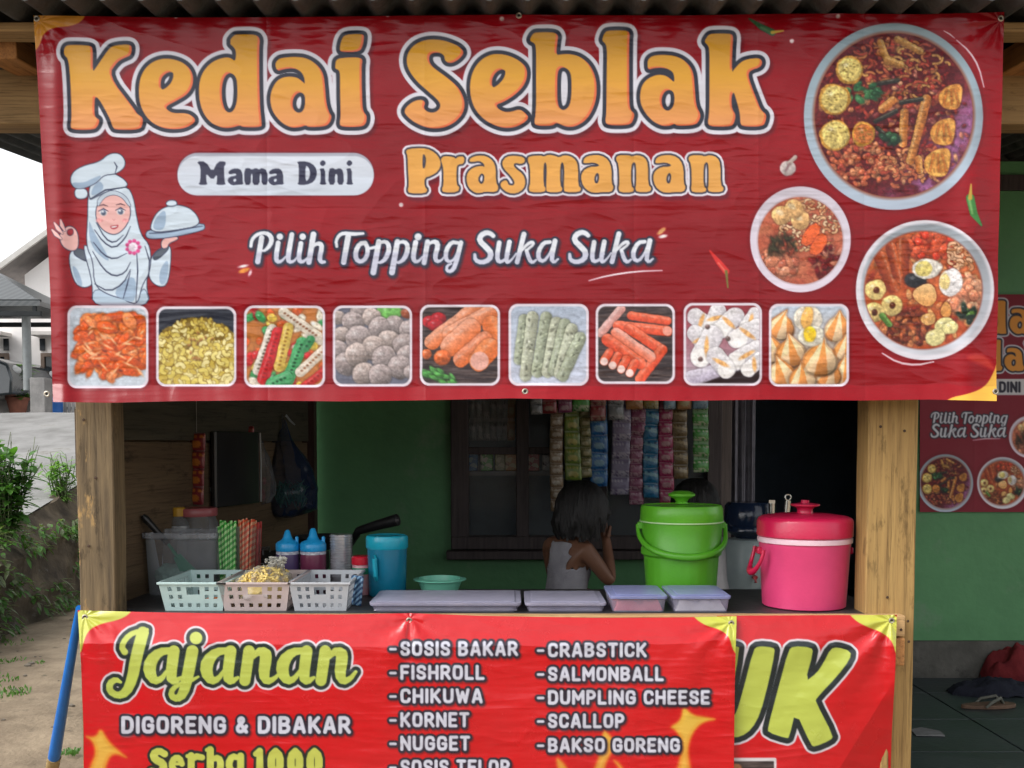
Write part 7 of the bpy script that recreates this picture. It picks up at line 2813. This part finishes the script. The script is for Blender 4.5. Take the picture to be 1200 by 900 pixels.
# ------------------------------------------------------------------ on the veranda floor, right
def heap(name, label, cat, c, px, py, rx, ry, h, seed, rz=0):
    p = PZ(px, py, FZ)
    bm = bmesh.new()
    n = 46
    g = [[None] * (n + 1) for _ in range(n + 1)]
    for j in range(n + 1):
        for i in range(n + 1):
            u, v = 2 * i / n - 1, 2 * j / n - 1
            q = max(0, 1 - (u * u + v * v) * (1 + .25 * mnoise.noise((u * 2, v * 2, seed))))
            z = h * q ** .6 * (1 + .45 * mnoise.noise((u * 3, v * 3, seed * 2))) + .012 * abs(mnoise.noise((u * 9, v * 9, seed))) * (q > 0)
            g[j][i] = bm.verts.new((u * rx, v * ry, max(0, z)))
    for j in range(n):
        for i in range(n):
            vs = (g[j][i], g[j][i + 1], g[j + 1][i + 1], g[j + 1][i])
            if max(v.co.z for v in vs) > 0:
                bm.faces.new(vs)
    for v in [v for v in bm.verts if not v.link_faces]:
        bm.verts.remove(v)
    o = mesh_obj(name, bm, c, loc=(p.x, p.y, FZ + .001), rot=(0, 0, rz), autosmooth=180)
    return tag(o, label, cat)


heap('cloth', 'crumpled red cloth lying against the green wall at the right edge', 'cloth', pmat('red cloth', (.17, .022, .024), (.11, .014, .018), 14, .95, .04, .4, 80, .15), 1192, 797, .17, .13, .15, 3)
heap('cloth', 'dark navy cloth spread on the floor in front of the red cloth', 'cloth', pmat('navy cloth', (.020, .022, .032), (.012, .013, .02), 14, .95, .04, .4, 80, .15), 1168, 812, .22, .10, .06, 5)
t = thing('sandal', 'brown soled sandal lying on the dark veranda floor', 'sandal', PZ(1158, 829, FZ + .001), .12)
bm = bmesh.new()
prof = []
for k in range(24):
    a = 2 * math.pi * k / 24
    prof.append((.125 * math.cos(a), .040 * math.sin(a) * (1 + .22 * math.cos(a))))
lo, hi = [bm.verts.new((x, y, 0)) for x, y in prof], [bm.verts.new((x, y, .016)) for x, y in prof]
for k in range(24):
    bm.faces.new((lo[k], lo[(k + 1) % 24], hi[(k + 1) % 24], hi[k]))
bm.faces.new(hi)
bm.faces.new(lo[::-1])
mesh_obj('sole', bm, pmat('brown sole', (.13, .075, .045), (.09, .05, .03), 20, .8), t, bevel=.003)
bm = bmesh.new()
for sy in (-1, 1):
    tube(bm, [(.07, .002 * sy, .016), (.045, .018 * sy, .045), (-.01, .040 * sy, .030), (-.035, .042 * sy, .010)], [.005, .007, .007, .005], 8)
mesh_obj('strap', bm, pmat('olive strap', (.07, .075, .055), (.12, .12, .10), 30, .8), t)
bm = bmesh.new()
p = [(-.06, -.05), (.05, -.06), (.06, .01), (.0, .05), (-.05, .03)]
lo = [bm.verts.new((x, y, .0)) for x, y in p]
hi = [bm.verts.new((x * .97, y * .97, .003 + .004 * (i % 2))) for i, (x, y) in enumerate(p)]
for k in range(5):
    bm.faces.new((lo[k], lo[(k + 1) % 5], hi[(k + 1) % 5], hi[k]))
bm.faces.new(hi)
o = mesh_obj('paper_scrap', bm, pmat('grey paper', (.20, .20, .20), (.12, .12, .12), 20, .9), loc=PZ(1085, 858, FZ + .001))
tag(o, 'flat scrap of grey paper on the dark floor behind the right post', 'paper')

# ------------------------------------------------------------------ left: pole, plants, neighbour's house
t = thing('pole', 'leaning bamboo pole wrapped in blue plastic beside the left post', 'pole', (0, 0, 0))
a_ = P(89, 738, .10)
b_ = P(63, 890, .42)
d = (b_ - a_)
bot = a_ + d * (a_.z / -d.z)
up_ = a_ - d * .15
bm = bmesh.new()
tube(bm, [up_ - bot, a_ - bot, b_ - bot], [.010, .012, .0195], 14)
mesh_obj('sleeve', bm, pmat('blue plastic sleeve', (.006, .17, .58), (.005, .13, .48), 12, .35, .1, .1, 40), t)
bm = bmesh.new()
pts, rs = [], []
for k in range(25):
    q = k / 24
    pts.append((b_ - d * .02).lerp(bot, q) - bot)
    rs.append(.0225 if k % 12 < 1 else .0205)
tube(bm, pts, rs, 14)
mesh_obj('bamboo', bm, pmat('bamboo', (.42, .30, .13), (.30, .20, .08), 30, .5), t)
t.location = bot


def leaf(bm, base, d, up, L_, w, mi=0, droop=.3):
    d = d.normalized()
    s_ = d.cross(up)
    if s_.length < .01:
        s_ = Vector((1, 0, 0))
    s_.normalize()
    n_ = s_.cross(d).normalized()
    rows = []
    for k, (u, ww) in enumerate(((0, .10), (.25, .85), (.55, 1.0), (.8, .6), (1.0, .02))):
        c_ = base + d * L_ * u - Vector((0, 0, 1)) * droop * L_ * u * u
        rows.append((bm.verts.new(c_ - s_ * w * ww), bm.verts.new(c_ - n_ * w * .22 * ww), bm.verts.new(c_ + s_ * w * ww)))
    for a, b in zip(rows[:-1], rows[1:]):
        for i in range(2):
            f = bm.faces.new((a[i], a[i + 1], b[i + 1], b[i]))
            f.material_index = mi


def leaf_mat(name, c, c2):
    m, t, b = nmat(name)
    oi = N(t, 'ShaderNodeTexCoord')
    nz = N(t, 'ShaderNodeTexNoise', Scale=16.0, Detail=2)
    t.links.new(oi.outputs['Object'], nz.inputs['Vector'])
    r = ramp(t, nz.outputs['Fac'], [(.3, c2), (.7, c)])
    t.links.new(r.outputs[0], b.inputs['Base Color'])
    b.inputs['Roughness'].default_value = .45
    b.inputs['Specular IOR Level'].default_value = .4
    tl = N(t, 'ShaderNodeBsdfTranslucent')
    g_ = N(t, 'ShaderNodeMix', data_type='RGBA', blend_type='MULTIPLY')
    g_.inputs[0].default_value = 1
    t.links.new(r.outputs[0], g_.inputs[6])
    g_.inputs[7].default_value = (1.3, 1.5, .5, 1)
    t.links.new(g_.outputs[2], tl.inputs['Color'])
    mx = N(t, 'ShaderNodeMixShader')
    mx.inputs[0].default_value = .35
    t.links.new(b.outputs[0], mx.inputs[1])
    t.links.new(tl.outputs[0], mx.inputs[2])
    t.links.new(mx.outputs[0], t.nodes['Material Output'].inputs['Surface'])
    return m


ML = [leaf_mat('green leaves', (.12, .27, .055), (.065, .17, .035)), leaf_mat('light leaves', (.20, .36, .09), (.12, .26, .06)), leaf_mat('dull leaves', (.20, .24, .13), (.09, .12, .06))]
M_stem = pmat('green stem', (.12, .15, .06), (.08, .10, .04), 20, .7)


def shrub(label, base, h, rad, n, seed, mi, L_=.09, w=.014, droop=.35, name='shrub'):
    t = thing(name, label, 'shrub' if name == 'shrub' else 'weed', base)
    rq = random.Random(seed)
    bs, bl = bmesh.new(), bmesh.new()
    for k in range(n):
        a = rq.uniform(0, 6.283)
        rr_ = rad * math.sqrt(rq.random())
        top = Vector((rr_ * math.cos(a), rr_ * math.sin(a), h * rq.uniform(.45, 1.0)))
        st = Vector((rq.uniform(-.05, .05), rq.uniform(-.05, .05), -.03))
        mid = st.lerp(top, .5) + Vector((rq.uniform(-.04, .04), rq.uniform(-.04, .04), .06))
        tube(bs, [st, mid, top], [.005, .0035, .0018], 5)
        for q in range(rq.randint(9, 13)):
            u = .12 + .88 * (q + rq.random()) / 13
            p_ = st.lerp(mid, min(1, u * 2)) if u < .5 else mid.lerp(top, (u - .5) * 2)
            d = Vector((rq.uniform(-1, 1), rq.uniform(-1, 1), rq.uniform(-.1, .7)))
            leaf(bl, p_, d, Vector((0, 0, 1)), L_ * rq.uniform(.6, 1.2), w * rq.uniform(.7, 1.25), 0, droop)
    mesh_obj('stems', bs, M_stem, t)
    mesh_obj('leaves', bl, mi, t, autosmooth=180)
    return t


shrub('dense mid green shrub with long leaves growing on the earth bank', (-3.37, 3.92, .60), .68, .25, 54, 1, ML[0], .14, .024)
shrub('feathery pale green shrub growing on the bank beside the left post', (-3.60, 5.3, .74), .40, .16, 26, 2, ML[1], .11, .012)
rq = random.Random(12)
bm = bmesh.new()
bl2 = bmesh.new()
for k in range(560):                  # creepers and weeds hanging over the bank
    y = rq.uniform(2.2, 7.4)
    tz_ = rq.random()
    x = BX(y) + .05 - .12 * tz_ + .06 * mnoise.noise((y * 1.3, tz_ * 2, 1))
    c_ = Vector((x, y, .64 * tz_ + .02))
    if mnoise.noise((y * 2.2, tz_ * 3, 9)) < -.02 and tz_ < .8:
        continue
    for q in range(rq.randint(4, 9)):
        leaf(bm if rq.random() < .5 else bl2, c_ + Vector((rq.uniform(0, .03), rq.uniform(-.05, .05), rq.uniform(-.04, .04))), Vector((rq.uniform(.2, 1), rq.uniform(-1, 1), rq.uniform(-.6, .6))), Vector((0, 0, 1)),
             rq.uniform(.03, .085), rq.uniform(.007, .017), 0, .4)
tag(mesh_obj('creepers', bm, ML[2], autosmooth=180), 'dull green creepers hanging over the earth bank', 'creepers', kind='stuff')
tag(mesh_obj('bank_weeds', bl2, ML[0], autosmooth=180), 'green weeds sprouting over the earth bank', 'weeds', kind='stuff')
bm = bmesh.new()
for cx_, cy_, rad, n in [(*PZ(q[0], q[1], 0).xy, q[2], q[3]) for q in ((6, 775, .10, 60), (8, 812, .11, 110), (44, 778, .04, 24), (82, 883, .035, 50), (20, 752, .12, 20), (-30, 800, .2, 100))]:
    for k in range(n):
        a, r_ = rq.uniform(0, 6.28), rad * math.sqrt(rq.random())
        leaf(bm, Vector((cx_ + r_ * math.cos(a), cy_ + r_ * math.sin(a), -.005)), Vector((rq.uniform(-.5, .5), rq.uniform(-.5, .5), 1)), Vector((0, 1, 0)), rq.uniform(.015, .04), rq.uniform(.002, .0045), 0, .3)
tag(mesh_obj('grass', bm, ML[0], autosmooth=180), 'tufts of short green grass on the dirt path', 'grass', kind='stuff')
# stones and litter on the path
bm = bmesh.new()
for k in range(170):
    x, y = rq.uniform(-3.1, -1.3), rq.uniform(.6, 6.0)
    r_ = rq.choice((.006, .008, .012, .02))
    blob(bm, (x, y, zr(x, y) - .008), (r_, r_ * rq.uniform(.6, 1), r_ * .6), 1, .3, 2, k)
tag(mesh_obj('pebbles', bm, pmat('pebbles', (.22, .19, .15), (.12, .10, .08), 9, .9)), 'small pebbles scattered over the dirt path', 'pebbles', kind='stuff')

# neighbour's house
NY_ = 13.1
HB = 1.60
M_white = pmat('whitewashed wall', (.86, .83, .81), (.76, .72, .69), 1.2, .9, .05, .2, 30, .2, dirt=((.48, .44, .38), 2, .62))
M_eave = pmat('weathered eave board', (.34, .31, .28), (.22, .20, .18), 6, .8)
M_rooft = pmat('grey roof tiles', (.22, .20, .19), (.14, .13, .125), 6, .85, bump=.5, bscale=20)
nh_ = thing('neighbour_house', 'whitewashed gabled house beyond the yard on the left', 'house', (P(60, 487, NY_).x, NY_, HB))
ox = nh_.location.x
ex, ez = P(10, 322, NY_).x - ox, P(10, 322, NY_).z - HB
rx_, rz_ = ex + 4.1, ez + 3.0
ez -= .06
rz_ -= .06
bm = bmesh.new()
pts = [(ex + .3 - 6, 0), (rx_ * 2 - ex - .3, 0), (rx_ * 2 - ex - .3, ez + .1), (rx_, rz_ - .12), (ex + .3, ez + .1), (ex + .3 - 6, ez - .35)]
pts = [(ex + .25, 0), (2 * rx_ - ex - .25, 0), (2 * rx_ - ex - .25, ez + .06), (rx_, rz_ - .12), (ex + .25, ez + .06)]
f0 = [bm.verts.new((x, 0, z)) for x, z in pts]
f1 = [bm.verts.new((x, 7, z)) for x, z in pts]
bm.faces.new(f0)
bm.faces.new(f1[::-1])
for k in range(len(pts)):
    bm.faces.new((f0[k], f1[k], f1[(k + 1) % len(pts)], f0[(k + 1) % len(pts)]))
bx(bm, ex - 7, ex + .24, .02, 7, 0, ez - .35)
bmesh.ops.recalc_face_normals(bm, faces=bm.faces)
mesh_obj('wall', bm, M_white, nh_, smooth=False)
bm = bmesh.new()
for sgn in (-1, 1):
    xa_, xb_ = rx_, rx_ + sgn * (rx_ - ex + .15)
    za_, zb_ = rz_, ez - .02
    vv = [(xa_, -.25, za_), (xb_, -.25, zb_), (xb_, 7.3, zb_), (xa_, 7.3, za_)]
    lo = [bm.verts.new(v) for v in vv]
    hi = [bm.verts.new((x, y, z + .07)) for x, y, z in vv]
    bm.faces.new(lo); bm.faces.new(hi[::-1])
    for k in range(4):
        bm.faces.new((lo[k], hi[k], hi[(k + 1) % 4], lo[(k + 1) % 4]))
bmesh.ops.recalc_face_normals(bm, faces=bm.faces)
rf = mesh_obj('roof', bm, M_rooft, nh_, smooth=False)
bm = bmesh.new()
for sgn in (-1, 1):
    xb_ = rx_ + sgn * (rx_ - ex + .17)
    q = [(rx_, rz_ + .08), (xb_, ez + .06), (xb_, ez - .03), (rx_, rz_ - .01)]
    lo = [bm.verts.new((x, -.252, z)) for x, z in q]
    hi = [bm.verts.new((x, -.30, z)) for x, z in q]
    bm.faces.new(hi); bm.faces.new(lo[::-1])
    for k in range(4):
        bm.faces.new((lo[k], hi[k], hi[(k + 1) % 4], lo[(k + 1) % 4]))
bmesh.ops.recalc_face_normals(bm, faces=bm.faces)
mesh_obj('verge_board', bm, pmat('pale verge board', (.62, .60, .57), (.48, .46, .43), 5, .8), rf, smooth=False)
M_winb = pmat('brown window frame', (.16, .11, .08), (.10, .07, .05), 8, .6)
M_wing = pmat('dark far glass', (.02, .025, .03), rough=.1)
for px0, px1, py0, py1, ks in ((50, 66, 414, 448, 'w'), (-2, 11, 414, 446, 'w'), (47.5, 53, 397, 411, 'v'), (5, 10.5, 397, 411, 'v')):
    p0, p1 = P(px0, py1, NY_), P(px1, py0, NY_)
    bm = bmesh.new()
    if ks == 'w':
        fr_ = .055
        x0, x1, z0, z1 = p0.x - ox, p1.x - ox, p0.z - HB, p1.z - HB
        for a in ((x0, x1, z0, z0 + fr_), (x0, x1, z1 - fr_, z1), (x0, x0 + fr_, z0 + fr_, z1 - fr_), (x1 - fr_, x1, z0 + fr_, z1 - fr_)):
            bx(bm, a[0], a[1], -.05, -.002, a[2], a[3])
        w_ = mesh_obj('window', bm, M_winb, nh_, smooth=False)
        bm = bmesh.new()
        bx(bm, x0 + fr_, x1 - fr_, -.02, -.003, z0 + fr_, z1 - fr_)
        mesh_obj('pane', bm, M_wing, w_, smooth=False)
    else:
        bx(bm, p0.x - ox, p1.x - ox, -.025, -.002, p0.z - HB, p1.z - HB)
        mesh_obj('vent', bm, M_wing, nh_, smooth=False)
bm = bmesh.new()
for px0, px1 in ((44, 80), (-20, 14)):
    p0, p1 = P(px0, 395, NY_), P(px1, 391, NY_)
    bx(bm, p0.x - ox, p1.x - ox, -.35, -.001, p0.z - HB, p1.z - HB)
mesh_obj('window_canopy', bm, pmat('cement canopy', (.60, .57, .53), (.5, .47, .44), 5, .9), nh_, smooth=False)

# carport
CY = 10.6
cpx = P(57, 356, CY)
M_cpm = pmat('dark grey steel', (.035, .038, .04), (.025, .027, .028), 10, .8, spec=.1)
cpn = thing('carport', 'dark grey steel carport with sloping sheet roof in front of the white house', 'carport', (P(37, 487, CY).x, CY, HB))
ox2 = cpn.location.x
# a hipped sheet roof: front slope, hip end, and the dark ceiling below
xr_, zr_ = cpx.x - ox2, cpx.z - HB
ap = P(-14, 313, CY + .45) - cpn.location
bm = bmesh.new()
F_, B_, LF, LB = (xr_, -.25, zr_), (xr_, 1.1, zr_), (xr_ - 9, -.25, zr_), (xr_ - 9, 1.1, zr_)
A_, LA = (ap.x, ap.y, ap.z), (ap.x - 7, ap.y, ap.z)
v = {n: bm.verts.new(p) for n, p in (('F', F_), ('B', B_), ('LF', LF), ('LB', LB), ('A', A_), ('LA', LA))}
lo = {n: bm.verts.new((p[0], p[1], p[2] - .06)) for n, p in (('F', F_), ('B', B_), ('LF', LF), ('LB', LB))}
for q in (('F', 'A', 'LA', 'LF'), ('B', 'A', 'F'), ('B', 'LB', 'LA', 'A')):
    bm.faces.new([v[n] for n in q])
for m_, n_ in (('F', 'LF'), ('B', 'F'), ('LB', 'B')):
    bm.faces.new((v[m_], v[n_], lo[n_], lo[m_]))
bm.faces.new([lo[n] for n in ('F', 'LF', 'LB', 'B')])
bm.faces.new((v['LF'], v['LA'], v['LB'], lo['LB'], lo['LF']))
bmesh.ops.recalc_face_normals(bm, faces=bm.faces)
mesh_obj('roof', bm, stripe_mat('grey ribbed roof sheet', (.060, .066, .068), (.085, .092, .094), 30), cpn, smooth=False)
bm = bmesh.new()
for y in (-.22, 1.0):
    z0, z1 = P(0, 371, CY).z - HB, P(0, 366, CY).z - HB
    bx(bm, xr_ - 5.2, xr_ + .0, y - .03, y + .03, z0 - .02, z0 + .04)
    bx(bm, xr_ - 5.2, xr_ + .0, y - .02, y + .02, z0 + .16, z0 + .19)
    for k in range(5):
        bx(bm, xr_ - .10 - k * 1.22, xr_ - .06 - k * 1.22, y - .02, y + .02, z0 + .041, z0 + .159)
mesh_obj('truss', bm, M_cpm, cpn, smooth=False)
for k in range(2):
    bm = bmesh.new()
    tube(bm, [(-.04 - k * 4.4, 0, .0 if k else .30), (-.04 - k * 4.4, 0, P(0, 370, CY).z - HB)], .055, 12)
    mesh_obj('post', bm, pmat('grey steel post', (.22, .24, .24), (.16, .17, .17), 10, .5), cpn)
bm = bmesh.new()
bx(bm, P(28, 0, CY).x - ox2, P(46, 0, CY).x - ox2, -.10, .12, 0, P(0, 443, CY).z - HB)
mesh_obj('pillar', bm, pmat('rough cement pillar', (.26, .25, .24), (.16, .155, .15), 8, .9, bump=.5), cpn, bevel=.01)

# parked car under the carport (only its front end shows)
KY = 12.5
kx = P(15, 487, KY - .82).x
car = thing('parked_car', 'dark grey hatchback car parked under the carport', 'car', (kx, KY, HB))
M_paint = pmat('dark grey car paint', (.035, .045, .05), (.03, .038, .043), 2, .25, .05, coat=.6)
M_cglass = pmat('car glass', (.03, .045, .05), rough=.06)
side = [(-.02, .30), (0, .55), (-.06, .74), (-.25, .82), (-1.05, .92), (-1.12, .95), (-1.95, 1.42), (-2.3, 1.47), (-3.2, 1.44), (-3.75, 1.05), (-3.85, .80), (-3.82, .30), (-3.45, .26), (-.4, .26)]
bm = bmesh.new()
W2 = .82
lay = []
for yy, sc_ in ((-W2, .0), (-W2 + .06, 1.0), (W2 - .06, 1.0), (W2, .0)):
    lay.append([bm.verts.new((x * (1 if sc_ else .994), yy + (.18 * (1 if yy < 0 else -1) * max(0, z - .9) / .55), z if sc_ or z < .4 else z - .02)) for x, z in side])
k = len(side)
for a, b in zip(lay[:-1], lay[1:]):
    for i in range(k):
        bm.faces.new((a[i], a[(i + 1) % k], b[(i + 1) % k], b[i]))
bm.faces.new(lay[0][::-1]); bm.faces.new(lay[-1])
bmesh.ops.recalc_face_normals(bm, faces=bm.faces)
mesh_obj('body', bm, M_paint, car, bevel=.03)
bm = bmesh.new()
ws = [(-1.17, .985), (-1.92, 1.405)]
v = [bm.verts.new(p) for p in ((ws[0][0] + .02, -.66, ws[0][1] + .012), (ws[0][0] + .02, .66, ws[0][1] + .012), (ws[1][0] + .02, .56, ws[1][1] + .02), (ws[1][0] + .02, -.56, ws[1][1] + .02))]
bm.faces.new(v)
g = bmesh.ops.extrude_face_region(bm, geom=bm.faces[:])
bmesh.ops.translate(bm, verts=[e for e in g['geom'] if isinstance(e, bmesh.types.BMVert)], vec=(.01, 0, .012))
bmesh.ops.recalc_face_normals(bm, faces=bm.faces)
mesh_obj('windscreen', bm, M_cglass, car, smooth=False)
for x0, x1 in ((-1.45, -2.30), (-2.38, -3.25)):
    bm = bmesh.new()
    q = [(x0, .97), (x1, .97), (x1 + (.12 if x1 < -3 else 0), 1.36), (x0 - (.50 if x0 > -2 else 0), 1.36)]
    lo = [bm.verts.new((x, -W2 + .012 + .18 * max(0, z - .9) / .55, z)) for x, z in q]
    hi = [bm.verts.new((x, -W2 - .010 + .18 * max(0, z - .9) / .55, z)) for x, z in q]
    bm.faces.new(hi)
    for i in range(4):
        bm.faces.new((lo[i], hi[i], hi[(i + 1) % 4], lo[(i + 1) % 4]))
    bmesh.ops.recalc_face_normals(bm, faces=bm.faces)
    mesh_obj('side_window', bm, M_cglass, car, smooth=False)
for sy in (-1, 1):
    bm = bmesh.new()
    blob(bm, (-.10, sy * .58, .66), (.10, .17, .075), 3, 0)
    mesh_obj('headlight', bm, pmat('headlight glass', (.6, .62, .63), rough=.1), car)
    for x in (-.72, -3.08):
        bm = bmesh.new()
        lathe(bm, [(.17, -.09), (.30, -.09), (.315, -.06), (.315, .06), (.30, .09), (.17, .09)], 32, cap0=False, cap1=False)
        w_ = mesh_obj('wheel', bm, pmat('tyre rubber', (.02, .02, .02), rough=.8), car, loc=(x, sy * .74, .312), rot=(math.radians(90), 0, 0))
        bm = bmesh.new()
        lathe(bm, [(.02, -.07), (.175, -.075), (.175, .075), (.02, .07)], 32)
        mesh_obj('rim', bm, pmat('wheel rim', (.35, .35, .36), rough=.3, metal=.8), w_)
bm = bmesh.new()
bx(bm, -1.55, -1.40, -W2 - .17, -W2 + .02, .93, 1.05)
mesh_obj('mirror', bm, M_paint, car, bevel=.03)

# potted plant, barrel, pickets by the white house
PY_ = 12.2
pp = P(21, 487, PY_)
t = thing('potted_plant', 'leafy plant in a terracotta pot beside the dark car', 'potted plant', (pp.x, PY_, HB))
bm = bmesh.new()
lathe(bm, [(.09, .0), (.10, .01), (.15, .24), (.165, .24), (.165, .28), (.14, .28), (.13, .23), (.001, .22)], 28)
mesh_obj('pot', bm, pmat('terracotta', (.34, .13, .08), (.24, .09, .06), 12, .85), t)
bm = bmesh.new()
bs = bmesh.new()
rq = random.Random(77)
for k in range(90):
    a = rq.uniform(0, 6.28)
    h_ = rq.uniform(.25, .72)
    tip = Vector((.10 * math.cos(a), .10 * math.sin(a), h_))
    if k % 3 == 0:
        tube(bs, [(0, 0, .2), tip], .006, 5)
    leaf(bm, tip, Vector((math.cos(a), math.sin(a), rq.uniform(0, .8))), Vector((0, 0, 1)), rq.uniform(.14, .26), .045, 0, .4)
mesh_obj('stems', bs, M_stem, t)
mesh_obj('leaves', bm, leaf_mat('pot plant leaves', (.13, .26, .05), (.06, .14, .03)), t, autosmooth=180)
bp_ = P(63, 488, PY_ + .3)
t = thing('barrel', 'bright blue plastic barrel standing by the white house', 'barrel', (bp_.x, PY_ + .3, HB))
bm = bmesh.new()
br = 10.5 / FP * (PY_ + .3 - CAM.y)
lathe(bm, [(br * .86, .001), (br * .9, .01), (br, .10), (br * .97, .12), (br, .14), (br * .98, .26), (br * 1.06, .27), (br * 1.06, .29), (br * .9, .29), (br * .88, .10), (.001, .09)], 36)
mesh_obj('body', bm, pmat('blue barrel plastic', (.010, .13, .46), (.008, .09, .34), 8, .4), t)
t = thing('picket_fence', 'short row of pale grey pickets beside the blue barrel', 'fence', (P(76, 488, PY_ + .5).x, PY_ + .5, HB))
for k in range(9):
    x = k * .062 - .01
    bm = bmesh.new()
    bx(bm, x, x + .035, -.01, .01, 0, .42 + .03 * (k % 3))
    mesh_obj('picket', bm, pmat('pale grey picket', (.42, .41, .39), (.30, .29, .28), 9, .9), t, smooth=False)
bm = bmesh.new()
bx(bm, -.02, .54, .011, .03, .12, .16)
bx(bm, -.02, .54, .011, .03, .30, .34)
mesh_obj('rail', bm, pmat('pale rail', (.40, .39, .37)), t, smooth=False)
t = mesh_obj('marker_post', timber(-.025, .025, -.025, .025, 0, P(0, 455, PY_ + .2).z - HB, 3, .002), pmat('white painted post', (.62, .62, .60), (.45, .45, .44), 8, .8), loc=(P(52, 488, PY_ + .2).x, PY_ + .2, HB))
tag(t, 'slim white post standing between cement pillar and blue barrel', 'post')

# nail heads in the stall timber
M_nail = pmat('rusty nail head', (.10, .055, .035), (.05, .03, .02), 60, .6, metal=.5)
for px, py, Y in ((98, 492, -.012), (112, 560, -.012), (104, 640, -.012), (1032, 500, -.012), (1060, 505, -.012), (1040, 700, -.012), (1064, 728, -.054), (1056, 738, -.054), (1065, 752, -.057)):
    bm = bmesh.new()
    lathe(bm, [(.0001, .0015), (.0035, .001), (.004, 0)], 12, cap0=False, cap1=False)
    p = P(px, py, Y - .001)
    mesh_obj('nail', bm, M_nail, stall, loc=p, rot=(math.radians(90), 0, 0))
